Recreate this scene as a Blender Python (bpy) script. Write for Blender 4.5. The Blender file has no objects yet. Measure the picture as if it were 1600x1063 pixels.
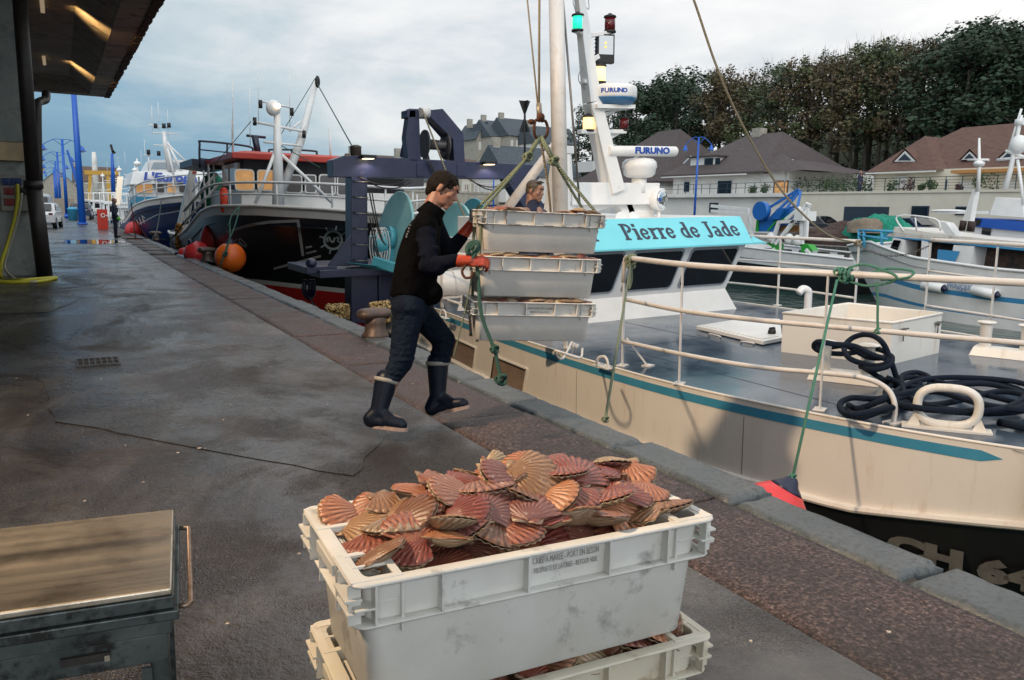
import bpy, bmesh, math, random
from mathutils import Vector, Matrix, noise
R = random.Random(7)
C = bpy.context.scene.collection
SC = bpy.context.scene
rad = math.radians
# ------------------------------------------------------------------ camera geometry
F, CX, CY, H, T = 1244., 800., 531.5, 1.5, .022
def _v(x, y): return Vector((x-CX, -(y-CY), -F))
YC = _v(92, 316).normalized()
UC = _v(1092, 316+1000*T).cross(_v(92, 316)).normalized()
if UC.y < 0: UC = -UC
XC = YC.cross(UC)
def ray(x, y):
    q = _v(x, y)
    return Vector((XC.dot(q)/F, YC.dot(q)/F, UC.dot(q)/F))
EYE = Vector((0, 0, H))
def PZ(x, y, z=0): r = ray(x, y); return EYE + r*((z-H)/r.z)
def PY(x, y, Y): r = ray(x, y); return EYE + r*(Y/r.y)
def PX(x, y, X): r = ray(x, y); return EYE + r*(X/r.x)
def PD(x, y, d): return EYE + ray(x, y)*d          # d = distance along the view axis
def proj(p):
    w = Vector(p)-EYE
    c = Vector((XC[0]*w.x+YC[0]*w.y+UC[0]*w.z, XC[1]*w.x+YC[1]*w.y+UC[1]*w.z, XC[2]*w.x+YC[2]*w.y+UC[2]*w.z))
    return CX-F*c.x/c.z, CY+F*c.y/c.z
# ------------------------------------------------------------------ mesh builder
def basis(d, up=Vector((0, 0, 1))):
    d = Vector(d).normalized()
    up = Vector(up)
    if abs(d.dot(up)) > .98: up = Vector((1, 0, 0)) if abs(d.x) < .9 else Vector((0, 1, 0))
    s = d.cross(up).normalized(); u = s.cross(d).normalized()
    return s, d, u
class MB:
    def __init__(s): s.v = []; s.f = []; s.m = []; s.s = []
    def add(s, vs, fs, mi=0, sm=False, M=None):
        o = len(s.v)
        for p in vs:
            p = Vector(p)
            if M is not None: p = M @ p
            s.v.append(p)
        for f in fs:
            s.f.append([i+o for i in f]); s.m.append(mi); s.s.append(sm)
        return s
    def box(s, c, sz, rz=0, mi=0, M=None, taper=1, tapy=None):
        a, b, h = sz[0]/2, sz[1]/2, sz[2]/2
        ty = taper if tapy is None else tapy
        vs = [(-a, -b, -h), (a, -b, -h), (a, b, -h), (-a, b, -h), (-a*taper, -b*ty, h), (a*taper, -b*ty, h), (a*taper, b*ty, h), (-a*taper, b*ty, h)]
        MM = Matrix.Translation(c) @ Matrix.Rotation(rz, 4, 'Z')
        if M is not None: MM = M @ MM
        return s.add(vs, [(3, 2, 1, 0), (4, 5, 6, 7), (0, 1, 5, 4), (1, 2, 6, 5), (2, 3, 7, 6), (3, 0, 4, 7)], mi, False, MM)
    def bx(s, x0, x1, y0, y1, z0, z1, mi=0, M=None):
        return s.box(((x0+x1)/2, (y0+y1)/2, (z0+z1)/2), (abs(x1-x0), abs(y1-y0), abs(z1-z0)), 0, mi, M)
    def beam(s, p, q, w, h=None, mi=0, up=(0, 0, 1), w2=None, h2=None):
        h = h or w; w2 = w2 or w; h2 = h2 or h*w2/w
        p, q = Vector(p), Vector(q); sd, d, u = basis(q-p, up)
        vs = [p-sd*w/2-u*h/2, p+sd*w/2-u*h/2, p+sd*w/2+u*h/2, p-sd*w/2+u*h/2, q-sd*w2/2-u*h2/2, q+sd*w2/2-u*h2/2, q+sd*w2/2+u*h2/2, q-sd*w2/2+u*h2/2]
        return s.add(vs, [(0, 1, 2, 3), (7, 6, 5, 4), (1, 0, 4, 5), (2, 1, 5, 6), (3, 2, 6, 7), (0, 3, 7, 4)], mi)
    def tube(s, pts, r, n=8, mi=0, closed=False, caps=True, sm=True, flat=1.0):
        pts = [Vector(p) for p in pts]
        if not hasattr(r, '__len__'): r = [r]*len(pts)
        N = len(pts); o = len(s.v)
        t0 = (pts[1]-pts[0]).normalized()
        sd, _, u = basis(t0)
        for i in range(N):
            if closed: t = (pts[(i+1) % N]-pts[i-1])
            else: t = pts[min(i+1, N-1)]-pts[max(i-1, 0)]
            if t.length < 1e-9: t = t0.copy()
            t.normalize()
            q = t0.rotation_difference(t); sd = q @ sd; u = q @ u; t0 = t
            for k in range(n):
                a = 2*math.pi*k/n
                s.v.append(pts[i]+(sd*math.cos(a)+u*math.sin(a)*flat)*r[i])
        rng = N if closed else N-1
        for i in range(rng):
            j = (i+1) % N
            for k in range(n):
                l = (k+1) % n
                s.f.append([o+i*n+k, o+i*n+l, o+j*n+l, o+j*n+k]); s.m.append(mi); s.s.append(sm)
        if caps and not closed:
            s.f.append([o+k for k in reversed(range(n))]); s.m.append(mi); s.s.append(False)
            s.f.append([o+(N-1)*n+k for k in range(n)]); s.m.append(mi); s.s.append(False)
        return s
    def cyl(s, p, q, r, r2=None, n=16, mi=0):
        return s.tube([p, q], [r, r if r2 is None else r2], n, mi)
    def lathe(s, prof, c=(0, 0, 0), ax=(0, 0, 1), n=20, mi=0, sm=True, sx=1, sy=1):
        # prof: (radius, height) pairs
        sd, d, u = basis(ax); c = Vector(c); o = len(s.v)
        for (r, h) in prof:
            for k in range(n):
                a = 2*math.pi*k/n
                s.v.append(c+d*h+(sd*math.cos(a)*sx+u*math.sin(a)*sy)*max(r, 1e-4))
        for i in range(len(prof)-1):
            for k in range(n):
                l = (k+1) % n
                s.f.append([o+i*n+k, o+i*n+l, o+(i+1)*n+l, o+(i+1)*n+k]); s.m.append(mi); s.s.append(sm)
        s.f.append([o+k for k in reversed(range(n))]); s.m.append(mi); s.s.append(False)
        s.f.append([o+(len(prof)-1)*n+k for k in range(n)]); s.m.append(mi); s.s.append(False)
        return s
    def ell(s, c, r, M=None, n=16, m=10, mi=0):
        vs = []; fs = []
        if not hasattr(r, '__len__'): r = (r, r, r)
        for i in range(m+1):
            th = math.pi*i/m
            for k in range(n):
                a = 2*math.pi*k/n
                vs.append(Vector((r[0]*math.sin(th)*math.cos(a), r[1]*math.sin(th)*math.sin(a), r[2]*math.cos(th))))
        for i in range(m):
            for k in range(n):
                l = (k+1) % n
                fs.append((i*n+k, (i+1)*n+k, (i+1)*n+l, i*n+l))
        MM = Matrix.Translation(c)
        if M is not None: MM = MM @ M
        return s.add(vs, fs, mi, True, MM)
    def prism(s, poly, d, mi=0, sm=False):
        # poly: 3D points (planar); d: extrusion vector
        poly = [Vector(p) for p in poly]; n = len(poly); d = Vector(d)
        nrm = Vector((0, 0, 0))
        for i in range(n): nrm += poly[i].cross(poly[(i+1) % n])
        if nrm.dot(d) > 0: poly.reverse()
        vs = poly+[p+d for p in poly]
        fs = [list(range(n)), list(reversed(range(n, 2*n)))]+[[(i+1) % n, i, i+n, (i+1) % n+n] for i in range(n)]
        return s.add(vs, fs, mi, sm)
    def poly(s, pts, mi=0): return s.add(pts, [list(range(len(pts)))], mi)
    def loft(s, rings, mi=0, closed=True, caps=(False, False), sm=True):
        o = len(s.v); n = len(rings[0])
        for r in rings: s.v += [Vector(p) for p in r]
        for i in range(len(rings)-1):
            for k in range(n if closed else n-1):
                l = (k+1) % n
                s.f.append([o+i*n+k, o+i*n+l, o+(i+1)*n+l, o+(i+1)*n+k]); s.m.append(mi); s.s.append(sm)
        if caps[0]: s.f.append([o+k for k in reversed(range(n))]); s.m.append(mi); s.s.append(False)
        if caps[1]: s.f.append([o+(len(rings)-1)*n+k for k in range(n)]); s.m.append(mi); s.s.append(False)
        return s
WM = {}
def wm(o): return WM.get(o.name, Matrix.Identity(4)) if o else Matrix.Identity(4)
def build(name, mb, mats, parent=None, local=False, bevel=0, fix=False):
    """link a builder's shapes as ONE mesh; vertices are world coordinates unless local"""
    me = bpy.data.meshes.new(name)
    M = Matrix.Identity(4) if (local or parent is None) else wm(parent).inverted()
    me.from_pydata([tuple(M @ p) for p in mb.v], [], mb.f)
    me.polygons.foreach_set('material_index', mb.m)
    me.polygons.foreach_set('use_smooth', mb.s)
    if not hasattr(mats, '__len__'): mats = [mats]
    for m in mats: me.materials.append(m)
    if fix:
        b = bmesh.new(); b.from_mesh(me); bmesh.ops.recalc_face_normals(b, faces=b.faces); b.to_mesh(me); b.free()
    me.update()
    o = bpy.data.objects.new(name, me); C.objects.link(o)
    if parent is not None: o.parent = parent; WM[o.name] = wm(parent).copy()
    if bevel:
        md = o.modifiers.new('b', 'BEVEL'); md.width = bevel; md.segments = 2; md.limit_method = 'ANGLE'; md.angle_limit = rad(50)
    return o
def tag(o, label=None, cat=None, group=None, kind=None):
    if label: o['label'] = label
    if cat: o['category'] = cat
    if group: o['group'] = group
    if kind: o['kind'] = kind
    return o
def thing(name, loc, label, cat, group=None, rot=(0, 0, 0)):
    o = bpy.data.objects.new(name, None); C.objects.link(o)
    o.location = loc; o.rotation_euler = rot; o.empty_display_size = .1
    from mathutils import Euler
    WM[o.name] = Matrix.Translation(loc) @ Euler(rot).to_matrix().to_4x4()
    return tag(o, label, cat, group)
def struct(name, mb, mats, **k): return tag(build(name, mb, mats, **k), kind='structure')
def kids(o): return [c for c in C.objects if c.parent == o]
KID = {}
def copy_tree(o, loc=None, rot=None, label=None, parent=None, scale=None):
    c = o.copy(); C.objects.link(c); c.parent = parent
    if loc is not None: c.location = loc
    if rot is not None: c.rotation_euler = rot
    if scale is not None: c.scale = scale if hasattr(scale, '__len__') else (scale,)*3
    if label: c['label'] = label
    if o.name not in KID: KID[o.name] = list(o.children)
    for ch in KID[o.name]: copy_tree(ch, parent=c)
    return c
def evalmesh(o):
    """apply modifiers"""
    dg = bpy.context.evaluated_depsgraph_get()
    me = bpy.data.meshes.new_from_object(o.evaluated_get(dg))
    old = o.data; o.modifiers.clear(); o.data = me; return o
# ------------------------------------------------------------------ materials
def new_mat(name):
    m = bpy.data.materials.new(name); m.use_nodes = True
    return m, m.node_tree.nodes, m.node_tree.links, m.node_tree.nodes['Principled BSDF']
def setin(b, k, v):
    if k in b.inputs: b.inputs[k].default_value = v
def c4(c): return (c[0], c[1], c[2], 1)
def ramp(n, stops):
    r = n.new('ShaderNodeValToRGB'); e = r.color_ramp.elements
    while len(e) < len(stops): e.new(.5)
    for i, (p, c) in enumerate(stops):
        e[i].position = p; e[i].color = c4(c) if hasattr(c, '__len__') else (c, c, c, 1)
    return r
def nz(n, l, co, scale, detail=6, rough=.6, dist=0, sc3=None):
    t = n.new('ShaderNodeTexNoise'); t.inputs['Scale'].default_value = scale; t.inputs['Detail'].default_value = detail
    t.inputs['Roughness'].default_value = rough; t.inputs['Distortion'].default_value = dist
    if sc3:
        mp = n.new('ShaderNodeMapping'); mp.inputs['Scale'].default_value = sc3; l.new(co, mp.inputs['Vector']); co = mp.outputs[0]
    l.new(co, t.inputs['Vector']); return t
def mixc(n, l, f, a, b, mode='MIX'):
    m = n.new('ShaderNodeMix'); m.data_type = 'RGBA'; m.blend_type = mode
    for s, v in ((m.inputs[0], f), (m.inputs[6], a), (m.inputs[7], b)):
        if hasattr(v, 'links') or hasattr(v, 'is_output'): l.new(v, s)
        elif hasattr(v, '__len__'): s.default_value = c4(v)
        else: s.default_value = v
    return m.outputs[2]
def mat(name, c, rough=.5, metal=0, c2=None, sc=3., lo=.35, hi=.65, bump=0, bsc=None, rv=0, dirt=None, dsc=6., dlo=.55, dhi=.7, detail=6, sc3=None, spec=None, coat=0, emis=None, es=0, bd=.02, dist=0, dsc3=None):
    m, n, l, b = new_mat(name)
    tc = n.new('ShaderNodeTexCoord'); co = tc.outputs['Object']
    col = None
    setin(b, 'Base Color', c4(c)); setin(b, 'Roughness', rough); setin(b, 'Metallic', metal)
    if spec is not None: setin(b, 'Specular IOR Level', spec)
    if coat: setin(b, 'Coat Weight', coat); setin(b, 'Coat Roughness', .12)
    if emis: setin(b, 'Emission Color', c4(emis)); setin(b, 'Emission Strength', es)
    t = nz(n, l, co, sc, detail, .6, dist, sc3)
    if c2:
        r = ramp(n, [(lo, c), (hi, c2)]); l.new(t.outputs['Fac'], r.inputs[0]); col = r.outputs[0]
    if dirt:
        t2 = nz(n, l, co, dsc, 10, .7, 0, dsc3)
        r2 = ramp(n, [(dlo, 0.), (dhi, 1.)]); l.new(t2.outputs['Fac'], r2.inputs[0])
        col = mixc(n, l, r2.outputs[0], col if col else c, dirt)
    if col: l.new(col, b.inputs['Base Color'])
    if rv:
        r3 = ramp(n, [(.3, max(.02, rough-rv)), (.7, min(1, rough+rv))]); l.new(t.outputs['Fac'], r3.inputs[0]); l.new(r3.outputs[0], b.inputs['Roughness'])
    if bump:
        t4 = nz(n, l, co, bsc or sc*6, 5, .6, 0, sc3)
        bp = n.new('ShaderNodeBump'); bp.inputs['Strength'].default_value = bump; bp.inputs['Distance'].default_value = bd
        l.new(t4.outputs['Fac'], bp.inputs['Height']); l.new(bp.outputs[0], b.inputs['Normal'])
    return m
def emit(name, c, s):
    m, n, l, b = new_mat(name); setin(b, 'Base Color', c4(c)); setin(b, 'Emission Color', c4(c)); setin(b, 'Emission Strength', s); return m
def rope_mat(name, c, c2, sc=90, rough=.8):
    m, n, l, b = new_mat(name)
    tc = n.new('ShaderNodeTexCoord')
    w = n.new('ShaderNodeTexWave'); w.bands_direction = 'DIAGONAL'; w.inputs['Scale'].default_value = sc; w.inputs['Distortion'].default_value = 1.5; w.inputs['Detail'].default_value = 2
    l.new(tc.outputs['Object'], w.inputs['Vector'])
    r = ramp(n, [(.3, c), (.7, c2)]); l.new(w.outputs['Fac'], r.inputs[0]); l.new(r.outputs[0], b.inputs['Base Color'])
    bp = n.new('ShaderNodeBump'); bp.inputs['Strength'].default_value = .7; bp.inputs['Distance'].default_value = .006
    l.new(w.outputs['Fac'], bp.inputs['Height']); l.new(bp.outputs[0], b.inputs['Normal']); setin(b, 'Roughness', rough)
    return m
def text(name, body, size, mat_, M, parent=None, bold=0, ext=.002, sx=1., align='CENTER', shear=0, world=False):
    cu = bpy.data.curves.new(name, 'FONT'); cu.body = body; cu.size = size; cu.extrude = ext; cu.offset = bold; cu.align_x = align; cu.align_y = 'CENTER'; cu.shear = shear
    cu.resolution_u = 3
    tmp = bpy.data.objects.new('tmp', cu); C.objects.link(tmp)
    dg = bpy.context.evaluated_depsgraph_get(); me = bpy.data.meshes.new_from_object(tmp.evaluated_get(dg))
    bpy.data.objects.remove(tmp); bpy.data.curves.remove(cu)
    if world: M = wm(parent).inverted() @ M
    me.transform(M @ Matrix.Diagonal((sx, 1, 1, 1)))
    me.materials.clear(); me.materials.append(mat_); me.name = name
    o = bpy.data.objects.new(name, me); C.objects.link(o)
    if parent is not None: o.parent = parent; WM[o.name] = wm(parent).copy()
    return o
def frame(o, x, up):
    """matrix whose local X runs along x, local Y along up, Z out"""
    x = Vector(x).normalized(); z = x.cross(Vector(up)).normalized(); y = z.cross(x)
    return Matrix.Translation(o) @ Matrix((x, y, z)).transposed().to_4x4()
def curve(pts, n=8):
    """Catmull-Rom through points"""
    P = [Vector(p) for p in pts]; P = [P[0]*2-P[1]]+P+[P[-1]*2-P[-2]]; out = []
    for i in range(1, len(P)-2):
        for k in range(n):
            t = k/n; a, b, c, d = P[i-1:i+3]
            out.append(.5*((2*b)+(c-a)*t+(2*a-5*b+4*c-d)*t*t+(3*b-a-3*c+d)*t**3))
    out.append(P[-2]); return out
def sag(p, q, s, n=14):
    p, q = Vector(p), Vector(q)
    return [p.lerp(q, i/n)-Vector((0, 0, s*4*(i/n)*(1-i/n))) for i in range(n+1)]
def organic(name, mb, mats, parent, vox=.01, smooth=4, disp=0):
    """fuse overlapping volumes into one continuous smooth skin"""
    o = build(name, mb, mats, parent)
    r = o.modifiers.new('r', 'REMESH'); r.mode = 'VOXEL'; r.voxel_size = vox; r.use_smooth_shade = True
    s = o.modifiers.new('s', 'SMOOTH'); s.iterations = smooth; s.factor = .5
    evalmesh(o)
    o.data.materials.clear()
    for m in (mats if hasattr(mats, '__len__') else [mats]): o.data.materials.append(m)
    return o
# ================================================================== camera, world, light
cam = bpy.data.cameras.new('camera'); co_ = bpy.data.objects.new('camera', cam); C.objects.link(co_); SC.camera = co_
cam.sensor_width = 36; cam.lens = F/1600*36; cam.clip_start = .05; cam.clip_end = 3000
co_.matrix_world = Matrix.Translation(EYE) @ Matrix((XC, YC, UC)).to_4x4()
SC.view_settings.view_transform = 'Standard'; SC.view_settings.look = 'None'; SC.view_settings.exposure = 0; SC.view_settings.gamma = 1
SC.cycles.max_bounces = 6; SC.cycles.caustics_reflective = False; SC.cycles.caustics_refractive = False
SC.cycles.use_denoising = True
SUNEL, SUNAZ = rad(32), rad(200)      # dull sun behind thin cloud, behind the photographer
w = bpy.data.worlds.new('World'); SC.world = w; w.use_nodes = True
n, l = w.node_tree.nodes, w.node_tree.links
bg = n['Background']
sky = n.new('ShaderNodeTexSky'); sky.sky_type = 'NISHITA'; sky.sun_disc = False; sky.sun_elevation = SUNEL; sky.sun_rotation = SUNAZ
sky.air_density = 1.2; sky.dust_density = 2.0; sky.ozone_density = 1.5
tc = n.new('ShaderNodeTexCoord'); sep = n.new('ShaderNodeSeparateXYZ'); l.new(tc.outputs['Generated'], sep.inputs[0])
t1 = nz(n, l, tc.outputs['Generated'], 2.1, 8, .58, .5, (1, 1, 3.2))
t2 = nz(n, l, tc.outputs['Generated'], 5.5, 8, .6, .6, (1, 1, 3.5))
# the overcast is thin towards +X (bright), thick towards the far end of the harbour
vm = n.new('ShaderNodeVectorMath'); vm.operation = 'DOT_PRODUCT'; vm.inputs[1].default_value = (.60, .42, .68); l.new(tc.outputs['Generated'], vm.inputs[0])
def mth(op, a, b):
    m = n.new('ShaderNodeMath'); m.operation = op
    for i, v in enumerate((a, b)):
        if hasattr(v, 'is_output'): l.new(v, m.inputs[i])
        else: m.inputs[i].default_value = v
    return m.outputs[0]
s1 = mth('ADD', mth('MULTIPLY', mth('SUBTRACT', t1.outputs['Fac'], .5), .62), vm.outputs['Value'])
s1 = mth('ADD', s1, mth('MULTIPLY', mth('SUBTRACT', t2.outputs['Fac'], .5), .22))
rc = ramp(n, [(.30, (.12, .27, .42)), (.50, (.24, .42, .57)), (.62, (.56, .66, .72)), (.76, (.90, .91, .92)), (.92, (1.15, 1.13, 1.10))])
l.new(s1, rc.inputs[0])
mx = mixc(n, l, .86, (0, 0, 0), (0, 0, 0))
mm = n.new('ShaderNodeMix'); mm.data_type = 'RGBA'; mm.inputs[0].default_value = .9
sk = n.new('ShaderNodeMix'); sk.data_type = 'RGBA'; sk.blend_type = 'MULTIPLY'; sk.inputs[0].default_value = 1; sk.inputs[7].default_value = (.1, .1, .1, 1)
l.new(sky.outputs[0], sk.inputs[6]); l.new(sk.outputs[2], mm.inputs[6]); l.new(rc.outputs[0], mm.inputs[7]); l.new(mm.outputs[2], bg.inputs[0])
# fill brightness added to the unseen sky overhead and behind the camera
vb = n.new('ShaderNodeVectorMath'); vb.operation = 'DOT_PRODUCT'; vb.inputs[1].default_value = (-.38, -.62, .68); l.new(tc.outputs['Generated'], vb.inputs[0])
gr = ramp(n, [(.12, 0.), (.62, 1.)]); l.new(vb.outputs['Value'], gr.inputs[0]); l.new(mixc(n, l, gr.outputs[0], mm.outputs[2], (1.30, 1.37, 1.42)), bg.inputs[0])
sun = bpy.data.lights.new('sun', 'SUN'); sun.energy = .8; sun.angle = rad(20); sun.color = (1, .99, .97)
so = bpy.data.objects.new('sun', sun); C.objects.link(so)
sd_ = Vector((math.sin(SUNAZ)*math.cos(SUNEL), math.cos(SUNAZ)*math.cos(SUNEL), math.sin(SUNEL)))
so.rotation_euler = (sd_).to_track_quat('Z', 'Y').to_euler()
def spot(name, loc, aim, power, col, angle=70, size=.12, blend=.6):
    d = bpy.data.lights.new(name, 'SPOT'); d.energy = power; d.color = col; d.spot_size = rad(angle); d.spot_blend = blend; d.shadow_soft_size = size
    o = bpy.data.objects.new(name, d); C.objects.link(o); o.location = loc
    o.rotation_euler = (Vector(loc)-Vector(aim)).to_track_quat('Z', 'Y').to_euler(); return o
# floodlight hung under the fish hall's canopy: lights the boat's flank, throws the crates' shadow on it
KEY = Vector((-3.1, 4.3, 6.25))
spot('hall_floodlight', KEY, (5.2, 5.0, 0), 3200, (1, .73, .48), 88, .20, .6)
# ================================================================== ground
def ground_mat(name, ca, cb, cc, agg=0):
    m, n, l, b = new_mat(name)
    tc = n.new('ShaderNodeTexCoord'); co = tc.outputs['Object']
    a = nz(n, l, co, .55, 8, .62, .9, (1, .55, 1)); d = nz(n, l, co, 2.2, 8, .65, .6, (1, .7, 1)); g = nz(n, l, co, 90, 3, .7)
    v = n.new('ShaderNodeTexVoronoi'); v.inputs['Scale'].default_value = 120; l.new(co, v.inputs['Vector'])
    r = ramp(n, [(.34, ca), (.5, cb), (.64, cc)]); l.new(a.outputs['Fac'], r.inputs[0])
    r2 = ramp(n, [(.35, .55), (.65, 1.25)]); l.new(d.outputs['Fac'], r2.inputs[0])
    c = mixc(n, l, 1, r.outputs[0], r2.outputs[0], 'MULTIPLY')
    # coarse aggregate shows where the binder has worn
    msk = ramp(n, [(.44, 0.), (.56, 1.)]); l.new(nz(n, l, co, .8, 5, .6, .4).outputs['Fac'], msk.inputs[0])
    rg = ramp(n, [(.38, .45), (.62, 1.7)]); l.new(g.outputs['Fac'], rg.inputs[0])
    cg = mixc(n, l, 1, c, rg.outputs[0], 'MULTIPLY'); c = mixc(n, l, msk.outputs[0], c, cg)
    l.new(c, b.inputs['Base Color'])
    wet = nz(n, l, co, .75, 7, .66, 1.3, (1, .6, 1))
    rr = ramp(n, [(.38, .04), (.48, .12), (.57, .25), (.68, .48)]); l.new(wet.outputs['Fac'], rr.inputs[0])
    fr = nz(n, l, co, 14, 6, .7); rf = ramp(n, [(.3, -.0), (.7, .22)]); l.new(fr.outputs['Fac'], rf.inputs[0])
    ra = n.new('ShaderNodeMath'); ra.operation = 'ADD'; l.new(rr.outputs[0], ra.inputs[0]); l.new(rf.outputs[0], ra.inputs[1]); l.new(ra.outputs[0], b.inputs['Roughness']); sl_ = ramp(n, [(.40, 1.), (.62, .4)]); l.new(wet.outputs['Fac'], sl_.inputs[0]); l.new(sl_.outputs[0], b.inputs['Specular IOR Level'])
    hb = n.new('ShaderNodeMath'); hb.operation = 'MULTIPLY'; l.new(v.outputs['Distance'], hb.inputs[0]); l.new(msk.outputs[0], hb.inputs[1])
    b1 = n.new('ShaderNodeBump'); b1.inputs['Strength'].default_value = .75; b1.inputs['Distance'].default_value = .006; l.new(hb.outputs[0], b1.inputs['Height'])
    b2 = n.new('ShaderNodeBump'); b2.inputs['Strength'].default_value = .35; b2.inputs['Distance'].default_value = .02; l.new(fr.outputs['Fac'], b2.inputs['Height']); l.new(b1.outputs[0], b2.inputs['Normal'])
    l.new(b2.outputs[0], b.inputs['Normal'])
    return m
M_quay = ground_mat('wet_concrete', (.013, .009, .007), (.027, .022, .020), (.080, .076, .073))
M_patch = ground_mat('repair_screed', (.015, .013, .012), (.028, .026, .025), (.075, .071, .067))
def pebble_mat():
    m, n, l, b = new_mat('exposed_aggregate')
    tc = n.new('ShaderNodeTexCoord'); co = tc.outputs['Object']
    v = n.new('ShaderNodeTexVoronoi'); v.inputs['Scale'].default_value = 75; v.inputs['Randomness'].default_value = 1; l.new(co, v.inputs['Vector'])
    g = nz(n, l, co, 52, 6, .85)
    r = ramp(n, [(.40, (.012, .008, .009)), (.48, (.050, .031, .032)), (.55, (.125, .083, .08)), (.63, (.30, .235, .21))]); l.new(g.outputs['Fac'], r.inputs[0])
    big = nz(n, l, co, 1.6, 6, .6); r2 = ramp(n, [(.35, .5), (.65, 1.15)]); l.new(big.outputs['Fac'], r2.inputs[0])
    l.new(mixc(n, l, 1, r.outputs[0], r2.outputs[0], 'MULTIPLY'), b.inputs['Base Color'])
    rr = ramp(n, [(.35, .32), (.65, .7)]); l.new(big.outputs['Fac'], rr.inputs[0]); l.new(rr.outputs[0], b.inputs['Roughness'])
    b1 = n.new('ShaderNodeBump'); b1.inputs['Strength'].default_value = .9; b1.inputs['Distance'].default_value = .012; l.new(g.outputs['Fac'], b1.inputs['Height'])
    b2 = n.new('ShaderNodeBump'); b2.inputs['Strength'].default_value = .6; b2.inputs['Distance'].default_value = .006; l.new(v.outputs['Distance'], b2.inputs['Height']); l.new(b1.outputs[0], b2.inputs['Normal'])
    l.new(b2.outputs[0], b.inputs['Normal']); return m
M_peb = pebble_mat()
M_gran = mat('granite', (.050, .066, .078), .38, c2=(.115, .13, .138), sc=2.2, lo=.3, hi=.7, bump=.5, bsc=55, rv=.16, dirt=(.045, .055, .06), dsc=38, dlo=.5, dhi=.62, bd=.012)
M_wall = mat('quay_wall_stone', (.05, .05, .045), .6, c2=(.11, .10, .085), sc=1.4, bump=.6, bsc=9, dirt=(.02, .03, .018), dsc=1.1, dlo=.4, dhi=.6, bd=.05)
M_dark = mat('joint_dirt', (.018, .017, .016), .7, c2=(.035, .03, .026), sc=30)
XS, XG, XE = 2.30, 3.02, 3.34       # pavement | aggregate strip | granite copings | drop
g = MB()
ys = [-6, 200]
g.poly([(-60, -6, 0), (XS-.012, -6, 0), (XS-.012, 400, 0), (-60, 400, 0)])
struct('quay', g, M_quay)
g = MB(); g.bx(XS-.2, XG+.1, -6, 400, -.30, -.022)
struct('quay_bedding', g, M_dark)
# repair patches, cracks
g = MB()
for q in ([(-.25, 8.05), (-.1, 6.2), (1.35, 4.2), (1.72, 4.75), (1.95, 9.3), (.9, 10.4), (.0, 9.6)], [(-2.6, 12.2), (-.2, 12.6), (.25, 14.4), (-2.2, 15.1)]):
    pts = []
    for i in range(len(q)):
        a = Vector((*q[i], 0)); b = Vector((*q[(i+1) % len(q)], 0)); nseg = 12
        for k in range(nseg):
            p = a.lerp(b, k/nseg); p += Vector((noise.noise(p*3+Vector((5, 0, 0))), noise.noise(p*3), 0))*.05; p.z = .004; pts.append(p)
    g.poly(pts)
tag(build('pavement_patch', g, M_patch), kind='structure')
g = MB()
def crack(pts, wd=.008, seed=0):
    c = curve([(x, y, 0) for x, y in pts], 14); o = len(g.v)
    for i, p in enumerate(c):
        t = (c[min(i+1, len(c)-1)]-c[max(i-1, 0)]).normalized(); s = Vector((t.y, -t.x, 0))
        j = s*noise.noise(p*9+Vector((seed, 3, 1)))*.03; ww = wd*(.4+.9*abs(noise.noise(p*5+Vector((seed, 0, 7)))))
        for sg in (-1, 1): q = p+j+s*sg*ww; q.z = .008; g.v.append(q)
        if i: g.f.append([o+2*i-2, o+2*i-1, o+2*i+1, o+2*i]); g.m.append(0); g.s.append(False)
crack([(.45, 8.4), (1.2, 8.75), (1.9, 9.0), (2.28, 9.1)], .005)
crack([(.75, 10.3), (1.05, 7.6), (1.28, 6.0), (1.5, 4.9), (1.6, 4.3)], .0014, 4)
crack([(-4, 13.2), (-1, 13.0), (1.2, 12.4), (2.28, 12.3)], .007, 2)
tag(build('pavement_crack', g, M_dark), kind='structure')
g = MB(); q_ = random.Random(12)
for k in range(150):      # broken shell and grit
    x, y = q_.uniform(-1.6, 3.0), 1.6+q_.random()**1.5*16; s_ = q_.uniform(.004, .013); a = q_.uniform(0, 6.28); zz = .012 if x < 2.3 else .02
    pts = [Vector((x+math.cos(a+t)*s_*q_.uniform(.5, 1.2), y+math.sin(a+t)*s_*q_.uniform(.5, 1.2), zz)) for t in (0, 1.5, 3.0, 4.6)]
    g.prism(pts, (0, 0, .003))
tag(build('shell_fragments', g, mat('shell_grit', (.50, .44, .38), .6, c2=(.30, .20, .15), sc=3)), kind='stuff')
g = MB(); pts = []
for k in range(40): a = k*math.pi/20; p = Vector((1.05+math.cos(a)*1.15, 35.2+math.sin(a)*1.9, .009)); pts.append(p+Vector((math.cos(a), math.sin(a), 0))*.5*noise.noise(p*1.7))
g.poly(pts); tag(build('puddle', g, mat('puddle_water', (.015, .017, .02), .02, spec=.8)), kind='structure')
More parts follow.
